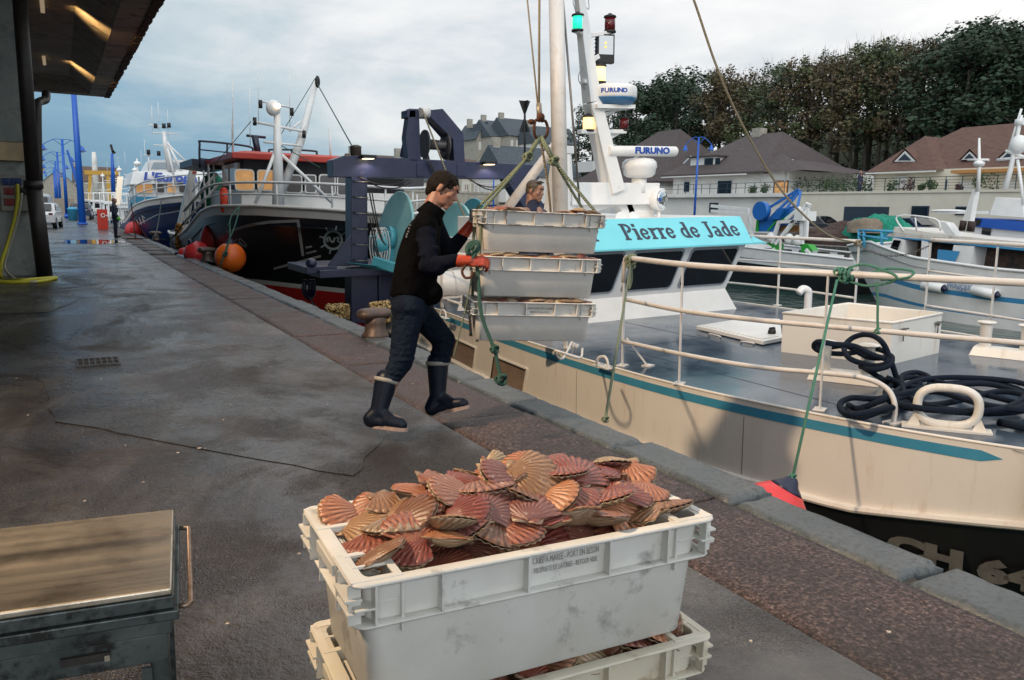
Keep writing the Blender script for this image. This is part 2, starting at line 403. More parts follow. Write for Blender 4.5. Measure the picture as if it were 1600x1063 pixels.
# aggregate slabs
g = MB()
def slab(g, x0, x1, y0, y1, z, jit, rb=.012, mi=0, seed=0, zt=-.06, xn=8, yn=None, rough=.0015):
    """a slab with rounded, slightly worn edges"""
    yn = yn or max(6, int((y1-y0)/.08)); vs = []; fs = []
    for j in range(yn+1):
        for i in range(xn+1):
            u, v = i/xn, j/yn
            x = x0+(x1-x0)*u; y = y0+(y1-y0)*v
            e = min(u*(x1-x0), (1-u)*(x1-x0), v*(y1-y0), (1-v)*(y1-y0))
            zz = z-(rb*max(0, 1-e/.03)**2)
            q = Vector((x, y, seed))
            x += noise.noise(q*4)*jit*(1 if i in (0, xn) else .3); y += noise.noise(q*4+Vector((9, 9, 9)))*jit*(1 if j in (0, yn) else .3)
            zz += noise.noise(q*9)*rough*3
            vs.append((x, y, zz))
    for j in range(yn):
        for i in range(xn):
            a = j*(xn+1)+i; fs.append((a, a+1, a+xn+2, a+xn+1))
    o = len(vs)
    bd = [i for i in range(xn+1)]+[(j)*(xn+1)+xn for j in range(1, yn+1)]+[yn*(xn+1)+i for i in range(xn-1, -1, -1)]+[j*(xn+1) for j in range(yn-1, 0, -1)]
    for k in bd: p = Vector(vs[k]); p.z = zt; vs.append(p)
    nb = len(bd)
    for k in range(nb): fs.append((bd[k], o+k, o+(k+1) % nb, bd[(k+1) % nb]))
    g.add(vs, fs, mi, True)
y = -5.4
i = 0
while y < 260:
    ln = (2.05, 2.3, 1.9, 2.2)[i % 4] if y < 40 else 12
    slab(g, XS+.004, XG-.006, y, y+ln-.014, .004+.006*math.sin(i*2.1), .012 if y < 25 else 0, seed=i, xn=10 if y < 25 else 1, yn=None if y < 25 else 2); y += ln; i += 1
struct('aggregate_strip', g, M_peb)
g = MB()
cuts = [-5.3, -4.3, -3.2, -2.1, -1.1, -.05, .9, 1.94, 2.95, 4.03, 5.42, 6.3, 7.4, 8.5, 9.6, 10.7]
while cuts[-1] < 40: cuts.append(cuts[-1]+1.15+.1*math.sin(len(cuts)*7))
for i in range(len(cuts)-1):
    far = cuts[i] > 16
    slab(g, XG+.004, XE+.02*math.sin(i*3.3), cuts[i]+.01, cuts[i+1]-.014, .012+.008*math.sin(i*1.7), .022, mi=0, seed=i+40, zt=-.34, xn=6 if far else 10, yn=8 if far else 26, rb=.03, rough=.0025)
slab(g, XG+.004, XE, cuts[-1]+.02, 300, .012, .0, zt=-.34, xn=2, yn=2)
struct('granite_coping', g, M_gran)
g = MB(); g.bx(XG, XE-.03, -6, 300, -4, -.335); struct('quay_wall', g, M_wall)
# drain grate
d = thing('drain_grate', (.235, 8.4, 0), 'small rectangular iron drain grate set in the wet quay floor', 'drain')
g = MB(); g.bx(.055, .415, 8.22, 8.58, -.05, .006); build('sump', g, M_dark, d)
g = MB()
M_grate = mat('grate_iron', (.16, .17, .18), .32, .8, c2=(.07, .07, .07), sc=20)
for k in range(8): g.bx(.055+k*.05, .067+k*.05, 8.22, 8.58, .007, .018)
for yy in (8.21, 8.395, 8.58): g.bx(.05, .42, yy-.008, yy+.008, .0075, .019)
build('bars', g, M_grate, d)
# ================================================================== water, far side
m, n, l, b = new_mat('harbour_water')
tc = n.new('ShaderNodeTexCoord')
wv = nz(n, l, tc.outputs['Object'], 1.6, 5, .55, .8, (1, .55, 1)); wb = nz(n, l, tc.outputs['Object'], .35, 3, .5)
bp = n.new('ShaderNodeBump'); bp.inputs['Strength'].default_value = .55; bp.inputs['Distance'].default_value = .16; l.new(wv.outputs['Fac'], bp.inputs['Height']); l.new(bp.outputs[0], b.inputs['Normal'])
rw = ramp(n, [(.4, (.010, .030, .026)), (.6, (.022, .055, .045))]); l.new(wb.outputs['Fac'], rw.inputs[0]); l.new(rw.outputs[0], b.inputs['Base Color'])
setin(b, 'Roughness', .06); setin(b, 'IOR', 1.33); M_water = m
g = MB(); g.poly([(XE-.3, -40, -1.5), (33, -40, -1.5), (33, 330, -1.5), (XE-.3, 330, -1.5)]); struct('water', g, M_water)
FQ = 31.0
M_fw = mat('far_quay_piles', (.035, .034, .03), .7, c2=(.10, .095, .08), sc=2.2, lo=.4, hi=.62, bump=.5, bsc=3, sc3=(1, 3, .35), bd=.1)
g = MB(); g.bx(FQ, FQ+.6, -40, 330, -4, .25)
for k in range(120): g.bx(FQ-.22, FQ-.001, -20+k*1.1, -20+k*1.1+.5, -4, .0)
struct('far_quay_wall', g, M_fw)
M_asph = mat('far_asphalt', (.07, .07, .068), .6, c2=(.11, .11, .1), sc=.6, rv=.2)
g = MB(); g.poly([(FQ+.599, -60, .252), (130, -60, .252), (130, 600, .252), (FQ+.599, 600, .252)]); struct('far_road', g, M_asph)
# far head of the basin: the land behind the blue boats
g = MB(); g.poly([(-120, 300, .05), (400, 300, .05), (400, 1400, .05), (-120, 1400, .05)]); struct('far_ground', g, M_asph)
# hills
M_hill = mat('hillside_scrub', (.018, .028, .012), .95, c2=(.045, .055, .022), sc=.12, lo=.35, hi=.65, bump=.8, bsc=1.3, dirt=(.07, .055, .035), dsc=.05, dlo=.52, dhi=.66, bd=.8)
def hillz(x, y):
    s = max(0, (x-62)/45); s = min(1, s); s = s*s*(3-2*s)
    k = max(0, min(1, (125-y)/40))
    return s*(15*k+11*(1-k))+1.2*noise.noise(Vector((x*.04, y*.04, 0)))*s + .25
g = MB(); nx, ny = 44, 60; vs = []
for j in range(ny+1):
    for i in range(nx+1):
        x = 57+i*(210-57)/nx; yy = -20+j*(330+20)/ny; vs.append((x, yy, hillz(x, yy)+(.02 if i else -.5)))
fs = [(j*(nx+1)+i, j*(nx+1)+i+1, (j+1)*(nx+1)+i+1, (j+1)*(nx+1)+i) for j in range(ny) for i in range(nx)]
g.add(vs, fs, 0, True); struct('wooded_hill', g, M_hill)
# ================================================================== fish crates
def plastic(name, c, c2, dirt, dlo, dhi, rough=.45):
    return mat(name, c, rough, c2=c2, sc=5, lo=.3, hi=.7, dirt=dirt, dsc=7, dlo=dlo, dhi=dhi, bump=.12, bsc=40, bd=.003)
M_crA = plastic('crate_plastic_scuffed', (.72, .72, .69), (.60, .59, .55), (.22, .22, .21), .57, .72)
M_crB = plastic('crate_plastic_yellowed', (.62, .57, .44), (.60, .57, .50), (.26, .18, .09), .55, .72)
M_crC = plastic('crate_plastic_white', (.72, .71, .68), (.62, .61, .58), (.22, .22, .21), .64, .76)
M_crT = plastic('crate_band_smudged', (.66, .65, .62), (.56, .55, .53), (.07, .07, .07), .50, .60)
M_ink = mat('faded_black_ink', (.22, .22, .22), .7, c2=(.42, .42, .41), sc=60)
M_inkd = mat('black_ink', (.10, .10, .11), .7, c2=(.3, .3, .3), sc=80)
M_red = mat('red_plastic', (.55, .03, .05), .4)
CL, CW, CH = .87, .45, .30
def rrect(lx, ly, r, z, n=6, ox=0):
    pts = []
    for cx, cy, a0 in ((lx/2-r, ly/2-r, 0), (-lx/2+r, ly/2-r, 90), (-lx/2+r, -ly/2+r, 180), (lx/2-r, -ly/2+r, 270)):
        for k in range(n+1):
            a = rad(a0+90*k/n); pts.append(Vector((cx+r*math.cos(a)+ox, cy+r*math.sin(a), z)))
    return pts
def make_crate(m, m2, label, group, loc, rot, hc=CH, inked=None, dot=False):
    t = thing('fish_crate', loc, label, 'crate', group, rot)
    zt = hc; zb = hc-.088
    g = MB()     # tub: outside wall, floor, inside wall
    g.loft([rrect(CL-.115, CW-.095, .035, 0), rrect(CL-.10, CW-.08, .04, .006), rrect(CL-.072, CW-.060, .035, zb), rrect(CL-.058, CW-.05, .03, zt-.003)], caps=(True, False))
    g.loft([rrect(CL-.066, CW-.058, .028, zt-.003), rrect(CL-.085, CW-.072, .03, zb), rrect(CL-.115, CW-.095, .03, .012)], caps=(False, True))
    o = build('tub', g, m, t, local=True, fix=False)
    g = MB()     # rim: a top lip, a lower lip, upright ribs between
    def lip(z0, z1, ex, r=.03):
        g.loft([rrect(CL-.068, CW-.06, .027, z0), rrect(CL-.006+ex, CW-.006+ex, r, z0), rrect(CL+ex, CW+ex, r, (z0+z1)/2), rrect(CL-.006+ex, CW-.006+ex, r, z1), rrect(CL-.068, CW-.06, .027, z1), rrect(CL-.068, CW-.06, .027, z0)])
    lip(zt-.002, zt+.006, 0); lip(zb, zb+.007, -.012)
    for fx in (.055, .21, .43, .66, .84, .965):
        for sy in (-1, 1): g.box((-CL/2+CL*fx, sy*(CW/2-.0165), (zt+zb)/2+.003), (.006, .0265, zt-zb-.009))
    for sx in (-1, 1):
        for fx in (.0275, ): g.box((sx*(CL/2-CL*.03), -CW/2+.0145, zt-.045), (CL*.045, .024, .005)); g.box((sx*(CL/2-CL*.03), CW/2-.0145, zt-.045), (CL*.045, .024, .005))
    build('rim', g, m2, t, local=True, bevel=.0015)
    for sx in (-1, 1):    # the ends: corner posts with pockets, a lowered hand grip, stacked ledges
        g = MB()
        for sy in (-1, 1):
            yc = sy*(CW/2-.085)
            for (ox, oy, wx, wy) in ((.013, 0, .020, .135), (.098, 0, .016, .135), (.0555, .0595, .070, .016), (.0555, -.0595, .070, .016), (.0555, 0, .070, .008)):
                g.box((sx*(CL/2-ox), yc+oy, zt+.0045), (wx, wy, .0062))
            g.box((sx*(CL/2-.0555), yc, zt-.045), (.080, .12, .004))
            g.box((sx*(CL/2-.105), yc, zt-.055), (.006, .135, .114))
            g.box((sx*(CL/2-.0545), sy*(CW/2-.152), zt-.055), (.095, .006, .114))
            for k in range(2):
                g.box((sx*(CL/2-.008-.004*k), sy*(CW/2-.06), zt-.030-.028*k), (.034, .085, .006))
            g.box((sx*(CL/2-.012), sy*(CW/2-.10), zt-.042), (.026, .006, .082))
            g.box((sx*(CL/2-.012), sy*(CW/2-.03), zt-.042), (.026, .006, .082))
        # grip
        g.box((sx*(CL/2-.03), 0, zt-.018), (.052, CW-.31, .006))
        g.box((sx*(CL/2-.055), 0, zt-.05), (.006, CW-.31, .07))
        g.box((sx*(CL/2-.004), 0, zt-.026), (.006, CW-.31, .024))
        for yy in (-.028, .028): g.box((sx*(CL/2-.03), yy, zt-.035), (.05, .004, .03))
        build('handle_end', g, m2, t, local=True, bevel=.0012)
    if inked:
        for i, (s, sz, dz, mm) in enumerate(inked):
            M = t_local_front(-CL/2+CL*.545, zt-.032-dz)
            text('printed_line', s, sz, mm, M, t, 0, .0004, .52)
    if dot:
        g = MB(); g.cyl((-CL/2+.042, -.0, zt-.0148), (-CL/2+.042, -.0, zt-.011), .011, n=20); build('red_tag', g, M_red, t, local=True)
    return t
def t_local_front(x, z):
    return frame(Vector((x, -CW/2+.0242, z)), (1, 0, 0), (0, 0, 1))
A = rad(-2.8)
ux, uy = Vector((math.cos(A), math.sin(A), 0)), Vector((-math.sin(A), math.cos(A), 0))
FC = Vector((.43, 1.34, 0))+ux*CL/2+uy*CW/2
crate1 = make_crate(M_crA, M_crA, 'scuffed white plastic fish crate heaped with scallops, uppermost of the stack nearest the viewer', 'white plastic fish crates', (FC.x, FC.y, .516), (0, 0, A), hc=.284,
                    inked=[('CRIEE A MAREE - PORT EN BESSIN', .021, -.008, M_ink), ('PROPRIETE DE LA CRIEE - RETOUR VIDE', .017, .014, M_ink)], dot=True)
FC2 = FC+ux*.008+uy*-.006
crate2 = make_crate(M_crB, M_crB, 'yellowed plastic fish crate of scallops directly under the heaped front crate', 'white plastic fish crates', (FC2.x, FC2.y, .207), (0, 0, A-rad(.6)))
crate0 = make_crate(M_crC, M_crC, 'grimy fish crate at the very bottom of the front stack, on the quay floor', 'white plastic fish crates', (FC.x, FC.y, -.105), (0, 0, A), hc=.292)
crate0.location.z = -.0; crate0.scale = (1, 1, .62)
# ================================================================== scallops
def shell_mat(name, a, b_, c_, worn):
    m, n, l, b = new_mat(name)
    tc = n.new('ShaderNodeTexCoord'); sp = n.new('ShaderNodeSeparateXYZ'); l.new(tc.outputs['Object'], sp.inputs[0])
    def mth(op, p, q=0):
        k = n.new('ShaderNodeMath'); k.operation = op
        for i, v in enumerate((p, q)):
            if hasattr(v, 'is_output'): l.new(v, k.inputs[i])
            else: k.inputs[i].default_value = v
        return k.outputs[0]
    ang = mth('ARCTAN2', sp.outputs[0], mth('ADD', sp.outputs[1], .0002))
    rb = mth('COSINE', mth('MULTIPLY', ang, 39.))
    r1 = ramp(n, [(.15, a), (.75, b_)]); l.new(mth('ADD', mth('MULTIPLY', rb, .5), .5), r1.inputs[0])
    oi = n.new('ShaderNodeObjectInfo')
    vl = n.new('ShaderNodeVectorMath'); vl.operation = 'LENGTH'; l.new(tc.outputs['Object'], vl.inputs[0])
    off = n.new('ShaderNodeVectorMath'); off.operation = 'ADD'; l.new(tc.outputs['Object'], off.inputs[0]); l.new(oi.outputs['Random'], off.inputs[1])
    t = nz(n, l, off.outputs[0], 28, 6, .65); 
    bands = mth('ADD', mth('MULTIPLY', mth('SINE', mth('MULTIPLY', vl.outputs['Value'], 210)), .10), t.outputs['Fac'])
    r2 = ramp(n, [(.40, 0.), (.62, 1.)]); l.new(bands, r2.inputs[0])
    col = mixc(n, l, r2.outputs[0], r1.outputs[0], c_)
    t3 = nz(n, l, off.outputs[0], 60, 8, .75); r3 = ramp(n, [(.60, 0.), (.66, 1.)]); l.new(t3.outputs['Fac'], r3.inputs[0])
    col = mixc(n, l, r3.outputs[0], col, worn)
    # umbo is paler, each shell its own shade
    hs = n.new('ShaderNodeHueSaturation'); l.new(col, hs.inputs['Color']); hs.inputs['Saturation'].default_value = .90
    l.new(mth('ADD', .485, mth('MULTIPLY', oi.outputs['Random'], .03)), hs.inputs['Hue']); l.new(mth('ADD', .72, mth('MULTIPLY', oi.outputs['Random'], .6)), hs.inputs['Value'])
    l.new(hs.outputs[0], b.inputs['Base Color']); setin(b, 'Roughness', .36)
    bp = n.new('ShaderNodeBump'); bp.inputs['Strength'].default_value = .5; bp.inputs['Distance'].default_value = .002; l.new(t3.outputs['Fac'], bp.inputs['Height']); l.new(bp.outputs[0], b.inputs['Normal'])
    return m
M_sh = [shell_mat('scallop_brick_red', (.10, .020, .011), (.38, .105, .055), (.24, .060, .032), (.42, .30, .24)),
        shell_mat('scallop_orange_brown', (.13, .034, .015), (.45, .150, .066), (.29, .085, .038), (.42, .28, .18)),
        shell_mat('scallop_plum', (.11, .030, .022), (.31, .12, .085), (.21, .070, .048), (.58, .45, .40)),
        shell_mat('scallop_tawny', (.14, .060, .024), (.36, .18, .08), (.24, .11, .048), (.48, .38, .25))]
M_under = shell_mat('scallop_cream_underside', (.20, .12, .06), (.42, .31, .20), (.30, .21, .12), (.24, .15, .08))
COLN = ['brick red', 'orange brown', 'plum coloured', 'tawny']
def valve(D, amp, name, m, seed, thick=.0018, sgn=1, part=None):
    NP, NS = 53, 9; pm = rad(60); vs = []; fs = []
    for k in range(2):
        for j in range(NS+1):
            s = j/NS
            for i in range(NP):
                ph = -pm+2*pm*i/(NP-1)
                rib = math.cos(ph*39)
                rd = D*(max(.0, math.cos(ph*1.06))**.48)*(1+.014*rib*s)
                x = math.sin(ph)*rd*s; y = math.cos(ph)*rd*s
                z = amp*(max(0, (1-s**2.6))*(.35+.65*min(1, s*2.2)))*(1-(abs(ph)/pm)**3.2)
                z += .00115*rib*min(1, s*1.6)*(1-(abs(ph)/pm)**6)+.0012*noise.noise(Vector((x*30, y*30, seed)))
                vs.append((x, y, sgn*(z-(thick if k else 0))))
    o = NP*(NS+1)
    for j in range(NS):
        for i in range(NP-1):
            a = j*NP+i; f = (a, a+1, a+NP+1, a+NP); f2 = (o+a, o+a+NP, o+a+NP+1, o+a+1)
            fs.append(f if sgn < 0 else f[::-1]); fs.append(f2 if sgn < 0 else f2[::-1])
    for i in range(NP-1):
        a = NS*NP+i; fs.append((a, a+1, o+a+1, o+a) if sgn < 0 else (a, o+a, o+a+1, a+1))
    g = MB(); g.add(vs, fs, 0, True)
    for sx in (-1, 1):    # ears
        g.prism([(sx*.001, -.004, sgn*.001), (sx*.030, -.005, sgn*.0005), (sx*.034, .012, sgn*.0003), (sx*.026, .024, sgn*.0015), (sx*.004, .012, sgn*.004)], (0, 0, -sgn*.0022), 0, True)
    return g
protos = []
for v in range(4):
    D = .112+.004*v
    t = thing('scallop', (0, 0, -50), 'scallop', 'scallop')
    build('upper_valve', valve(D, .013, '', None, v), M_sh[v], t, local=True)
    lo_ = build('lower_valve', valve(D*1.02, .025, '', None, v+9, sgn=-1), M_under, t, local=True)
    lo_.rotation_euler.x = rad(-3.5)
    protos.append(t)
used = set(); placed = []
def put_scallop(p, tilt, tdir, spin, kind, flip=False, sc=1.0):
    global used
    t = protos[kind]
    if kind in used: t = copy_tree(t)
    used.add(kind)
    Mx = Matrix.Rotation(tdir, 4, 'Z') @ Matrix.Rotation(tilt, 4, 'Y') @ Matrix.Rotation(spin, 4, 'Z')
    if flip: Mx = Mx @ Matrix.Rotation(math.pi, 4, 'X')
    Mx = Mx @ Matrix.Translation((0, -.056*sc, 0))
    t.rotation_euler = Mx.to_euler(); t.location = Vector(p)+Mx.to_translation(); t.scale = (sc,)*3
    t['group'] = 'scallops'
    placed.append((t, Vector(p), kind, flip)); return t
ORD = ['first', 'second', 'third', 'fourth', 'fifth', 'sixth', 'seventh', 'eighth', 'ninth', 'tenth', 'eleventh', 'twelfth', 'thirteenth', 'fourteenth', 'fifteenth']
def label_row(items, where, minword=''):
    items.sort(key=lambda q: proj(q[1])[0])
    for i, (t, p, k, fl) in enumerate(items):
        t['label'] = f"{'pale upturned' if fl else COLN[k]} scallop, {ORD[i]} from left {where}"
def crate_pt(cr, x, y, z):
    from mathutils import Euler
    return Vector(cr.location)+Matrix(Euler(cr.rotation_euler).to_matrix()) @ Vector((x, y, z))
RR = random.Random(21)
def heap(cr, zbase, shape, rows, cols, hcr, where, layers=1, xr=(-.375, .395), yr=(-.165, .165), tiltm=(8, 34), flipp=.05):
    for r in range(rows):
        placed.clear()
        for c in range(cols):
            u = (c+.5+RR.uniform(-.22, .22))/cols; v = (r+.5+RR.uniform(-.18, .18))/rows
            x = xr[0]+(xr[1]-xr[0])*u; y = yr[0]+(yr[1]-yr[0])*v
            z = zbase+shape(u, v)
            tl = rad(RR.uniform(*tiltm)); td = RR.uniform(0, 6.28)
            gx, gy = (shape(u+.05, v)-shape(u-.05, v)), (shape(u, v+.08)-shape(u, v-.08))
            if gx*gx+gy*gy > 1e-5 and RR.random() < .45: td = math.atan2(-gy, -gx)+RR.uniform(-.9, .9)
            k = RR.choice([0, 0, 0, 1, 1, 2, 2, 3])
            put_scallop(crate_pt(cr, x, y, z), tl, td, RR.uniform(0, 6.28), k, RR.random() < flipp, RR.uniform(.86, 1.06))
        label_row(list(placed), where[r])
mound = lambda u, v: .066*math.exp(-((u-.60)/.32)**2)*math.exp(-((v-.62)/.45)**2)+.020*math.exp(-((u-.25)/.14)**2)+.004
NM = ['front', 'second', 'third', 'fourth', 'back']
heap(crate1, .274, lambda u, v: mound(u, v)-.045, 4, 8, CH, [f'in the buried {x} row of the heaped crate' for x in ('front', 'second', 'third', 'back')], flipp=.25, yr=(-.14, .15), xr=(-.33, .35))
heap(crate1, .284, mound, 4, 12, CH, [f'in the {x} row of the heaped crate' for x in ('near', 'second', 'third', 'back')], tiltm=(6, 38), flipp=.06, yr=(-.15, .165))
heap(crate1, .310, mound, 3, 10, CH, [f'atop the heaped crate, {x} side' for x in ('near', 'middle', 'far')], xr=(-.30, .37), yr=(-.12, .14), tiltm=(5, 32), flipp=.05)
heap(crate2, .292, lambda u, v: 0, 2, 10, CH, [f'in the yellowed lower crate, {x} row' for x in ('near', 'back')], yr=(-.17, .02), xr=(-.33, .36), tiltm=(10, 34), flipp=.2)
for k in range(1):
    placed.clear(); put_scallop(crate_pt(crate2, .355, -.10, .295), rad(62), rad(200), 1.2, 3, False, .9); placed[-1][0]['label'] = 'tawny scallop standing on edge in the right corner of the yellowed crate'
    placed.clear(); tt = put_scallop(crate_pt(crate1, .03, .15, .35), rad(58), rad(262), 2.9, 3, True, .6); tt['label'] = 'white shelled scallop standing upright behind the top of the front heap'
# ================================================================== steel bench at the left edge
M_steel = mat('brushed_steel', (.66, .59, .49), .40, 1, c2=(.40, .35, .28), sc=5, rv=.12, bump=.25, bsc=110, sc3=(.10, 3, 3), dirt=(.14, .11, .08), dsc=3, dlo=.50, dhi=.75, bd=.002, lo=.3, hi=.7)
M_gal = mat('dull_steel', (.13, .15, .15), .42, .7, c2=(.06, .075, .075), sc=7, rv=.1, dirt=(.03, .03, .03), dsc=16, dlo=.5, dhi=.62)
tb = thing('steel_bench', (.16, 1.72, 0), 'low steel bench with brushed lid and side rail standing on the wet quay', 'bench', None, (0, 0, rad(-7)))
g = MB(); g.bx(-1.0, 0, 0, .48, .684, .70); build('lid', g, M_steel, tb, local=True, bevel=.004)
g = MB(); g.bx(-1.0, .004, -.003, .483, .655, .6835); g.bx(-1.0, .012, -.012, .492, .632, .6545); g.bx(-1.0, -.004, .004, .476, .595, .6315); build('tray', g, M_gal, tb, local=True, bevel=.003)
g = MB(); g.bx(-.98, -.012, .012, .468, .53, .5945); build('body', g, M_gal, tb, local=True, bevel=.003)
g = MB(); g.bx(-.215, -.125, .002, .0118, .560, .577); build('slot', g, M_dark, tb, local=True)
g = MB(); g.bx(-.134, -.124, -.004, .0015, .561, .574); build('latch', g, M_steel, tb, local=True)
for x0, y0 in ((-.05, .02), (-.05, .42), (-.95, .02), (-.95, .42)):
    g = MB(); g.bx(x0, x0+.038, y0, y0+.038, 0, .5295); build('leg', g, M_gal, tb, local=True, bevel=.003)
g = MB(); g.beam((-.056, .0, .53), (-.055, -.01, .10), .008, .02); build('strap', g, M_gal, tb, local=True)
g = MB(); g.tube([(.0125, .45, .655), (.03, .45, .655), (.036, .445, .655), (.036, .02, .652), (.03, .01, .652), (.0125, .01, .652)], .006, 8); build('side_rail', g, mat('rail_steel', (.35, .27, .22), .4, .8, c2=(.2, .13, .09), sc=30), tb, local=True)
# ================================================================== hanging stack of crates
HA, HT = rad(-17.5), rad(1.2)
hx = Vector((math.cos(HA)*math.cos(HT), math.sin(HA)*math.cos(HT), -math.sin(HT)))
hy = Vector((-math.sin(HA), math.cos(HA), 0)); hz = hx.cross(hy)
HM = Matrix((hx, hy, hz)).transposed()
top0 = Vector((2.385, 4.685, 1.507))
HH = .262
hc = []
labs = ['smudged white crate at the top of the stack hanging from the ropes', 'clean white crate in the middle of the hanging stack, between two others', 'white crate with printed band at the bottom of the hanging stack']
for i in range(3):
    dx = (0, -.012, -.03)[i]
    base = top0+hx*(CL/2+dx)+hy*CW/2-hz*(HH+i*.302)
    ink = [('PECHE COTIERE  PORT EN BESSIN', .022, .004, M_inkd), ('MAREYEURS DE LA BAIE 27', .022, .030, M_inkd)] if i == 2 else None
    cr = make_crate((M_crT, M_crC, M_crC)[i] if i else M_crC, M_crT if i == 0 else M_crC, labs[i], 'white plastic fish crates', base, HM.to_euler(), hc=HH, inked=ink)
    hc.append(cr)
heap(hc[0], HH+.004, lambda u, v: .02*math.sin(u*9), 1, 11, HH, ['in the topmost hanging crate'], yr=(-.15, -.04), tiltm=(3, 20), flipp=.35)
heap(hc[1], HH+.006, lambda u, v: 0, 1, 12, HH, ['in the middle hanging crate'], yr=(-.165, -.13), tiltm=(2, 9), flipp=.5)
heap(hc[2], HH+.006, lambda u, v: 0, 1, 12, HH, ['in the lowest hanging crate'], yr=(-.165, -.13), tiltm=(2, 9), flipp=.5)
placed.clear(); tt = put_scallop(crate_pt(hc[1], .30, -.175, HH+.002), rad(78), rad(-90), 0, 0, False, .8); tt['label'] = 'brick red scallop standing on edge at the right end above the middle hanging crate'
# ropes
M_rg = rope_mat('green_rope', (.09, .13, .07), (.34, .38, .26), 60)
M_rt = rope_mat('teal_rope', (.012, .06, .05), (.07, .17, .13), 70)
M_ro = rope_mat('tan_rope', (.20, .16, .10), (.36, .30, .20), 80)
M_rn = rope_mat('navy_rope', (.003, .007, .017), (.010, .018, .036), 42); setin(M_rn.node_tree.nodes['Principled BSDF'], 'Specular IOR Level', .2)
M_rust = mat('rusty_iron', (.06, .022, .012), .7, .4, c2=(.13, .05, .025), sc=40, bump=.4, bsc=60, bd=.004)
apex = PD(844, 213, 5.40)
sl = thing('crate_sling', apex, 'pale green rope sling, its two legs knotted, carrying the hanging crates', 'sling')
cL = [crate_pt(hc[0], -CL/2+.03, s*.14, HH) for s in (-1, 1)]; cR = [crate_pt(hc[0], CL/2-.03, s*.14, HH) for s in (-1, 1)]
def knot(g, p, r, seed=0):
    q = random.Random(seed); pts = []
    for k in range(26):
        a = k*2*math.pi/13; pts.append(Vector(p)+Vector((math.cos(a)*r, math.sin(a*1.5)*r*.8, math.sin(a*1.0+q.random()*.3)*r)))
    g.tube(curve(pts, 2), r*.36, 7)
for nm, cc, kp in (('left_leg', cL, PD(825, 245, 5.38)), ('right_leg', cR, PD(866, 252, 5.40))):
    g = MB()
    g.tube([apex, kp], .017, 8)
    for c in cc: g.tube(curve([kp, kp.lerp(c, .5)-Vector((0, 0, .004)), c], 6), .0105, 7)
    for c, kk in zip(cc, (0, 1)):
        low = c-hz*(.88)
        if nm == 'right_leg' and kk == 0: continue
        g.tube(curve([c, c-hz*.3-hx*.004, c-hz*.6+hx*.003, low], 6), .0105, 7)
    build(nm, g, M_rg, sl)
    g = MB(); knot(g, kp, .026, 3); build('knot', g, M_rg, sl)
g = MB()
for s in (1,):
    a = crate_pt(hc[2], -CL/2+.05, s*.14, -.012); b_ = crate_pt(hc[2], CL/2-.05, s*.14, -.012)
    g.tube([a, b_], .010, 7)
build('bottom_strop', g, M_rg, sl)
hk = thing('lifting_hook', apex+Vector((0, 0, .03)), 'rusty double hook with shackle above the sling', 'hook')
g = MB()
for s in (-1, 1):
    pts = [apex+Vector((s*.005, 0, .10)), apex+Vector((s*.04, 0, .10)), apex+Vector((s*.055, -.01, .04)), apex+Vector((s*.035, 0, -.01)), apex+Vector((s*.0, 0, -.012))]
    g.tube(curve(pts, 5), .0105, 8)
g.ell(apex+Vector((-.07, 0, .09)), (.03, .015, .018)); g.ell(apex+Vector((0, 0, .125)), (.03, .024, .03))
build('hook', g, M_rust, hk)
g = MB(); g.cyl(apex+Vector((0, 0, .14)), PD(843, 178, 5.40), .012, n=10); g.cyl(PD(843, 182, 5.40), PD(842, 162, 5.40), .020, .018, 10); build('swivel', g, mat('swivel_steel', (.45, .40, .33), .5, .6, c2=(.25, .2, .15), sc=20), hk)
up1 = PD(843, -60, 5.62); g = MB(); g.tube([PD(842, 170, 5.40), up1], .0085, 7); g.tube([PD(841, 172, 5.40), PD(819, -50, 6.2)], .006, 6); tag(build('hoist_rope', g, M_ro), 'pair of tan hoist lines running up from the hook', 'rope')
g = MB(); g.tube(curve([PD(846, 225, 5.44), PD(855, 280, 5.55), PD(862, 345, 5.7)], 6), .0085, 7); tag(build('hanging_line', g, M_ro), 'thin tan line dropping behind the crates beside the white derrick', 'rope')
# tag line with two knots
g = MB(); tl = curve([PD(742, 392, 5.17), PD(747, 430, 5.15), PD(752, 490, 5.13), PD(768, 535, 5.12), PD(773, 545, 5.12), PD(778, 572, 5.12), PD(783, 592, 5.12)], 8)
g.tube(tl, .0125, 8); knot(g, PD(773, 546, 5.12), .022, 1); knot(g, PD(783, 593, 5.12), .030, 2)
tag(build('tag_line', g, M_rt), 'dark green knotted rope end hanging free beneath the gloved hand', 'rope')
g = MB(); pts = []
for k in range(30): a = k*.75; pts.append(PD(737+9*math.cos(a)+k*.12, 388+11*math.sin(a*.93)+(k*.4 if k > 24 else 0), 5.14+.02*math.sin(k*1.3)))
g.tube(curve(pts, 2), .010, 6)
tag(build('rope_bundle', g, M_rt), 'tangled turns of dark green rope gripped in the orange glove', 'rope')
g = MB(); g.tube(curve([PD(738, 405, 5.12), PD(727, 415, 5.12), PD(722, 425, 5.12), PD(727, 434, 5.12), PD(736, 433, 5.12), PD(740, 426, 5.12)], 5), .009, 8); tag(build('iron_hook', g, M_rust), 'small curved iron hook dangling below the near glove', 'hook')
g = MB(); g.tube(curve([PD(739, 425, 5.2), PD(728, 480, 5.25), PD(716, 530, 5.3), PD(708, 560, 5.35)], 5), .005, 6); tag(build('thin_line', g, M_rg), 'thin slack green line falling in front of the boat bulwark beside the bending man', 'rope')
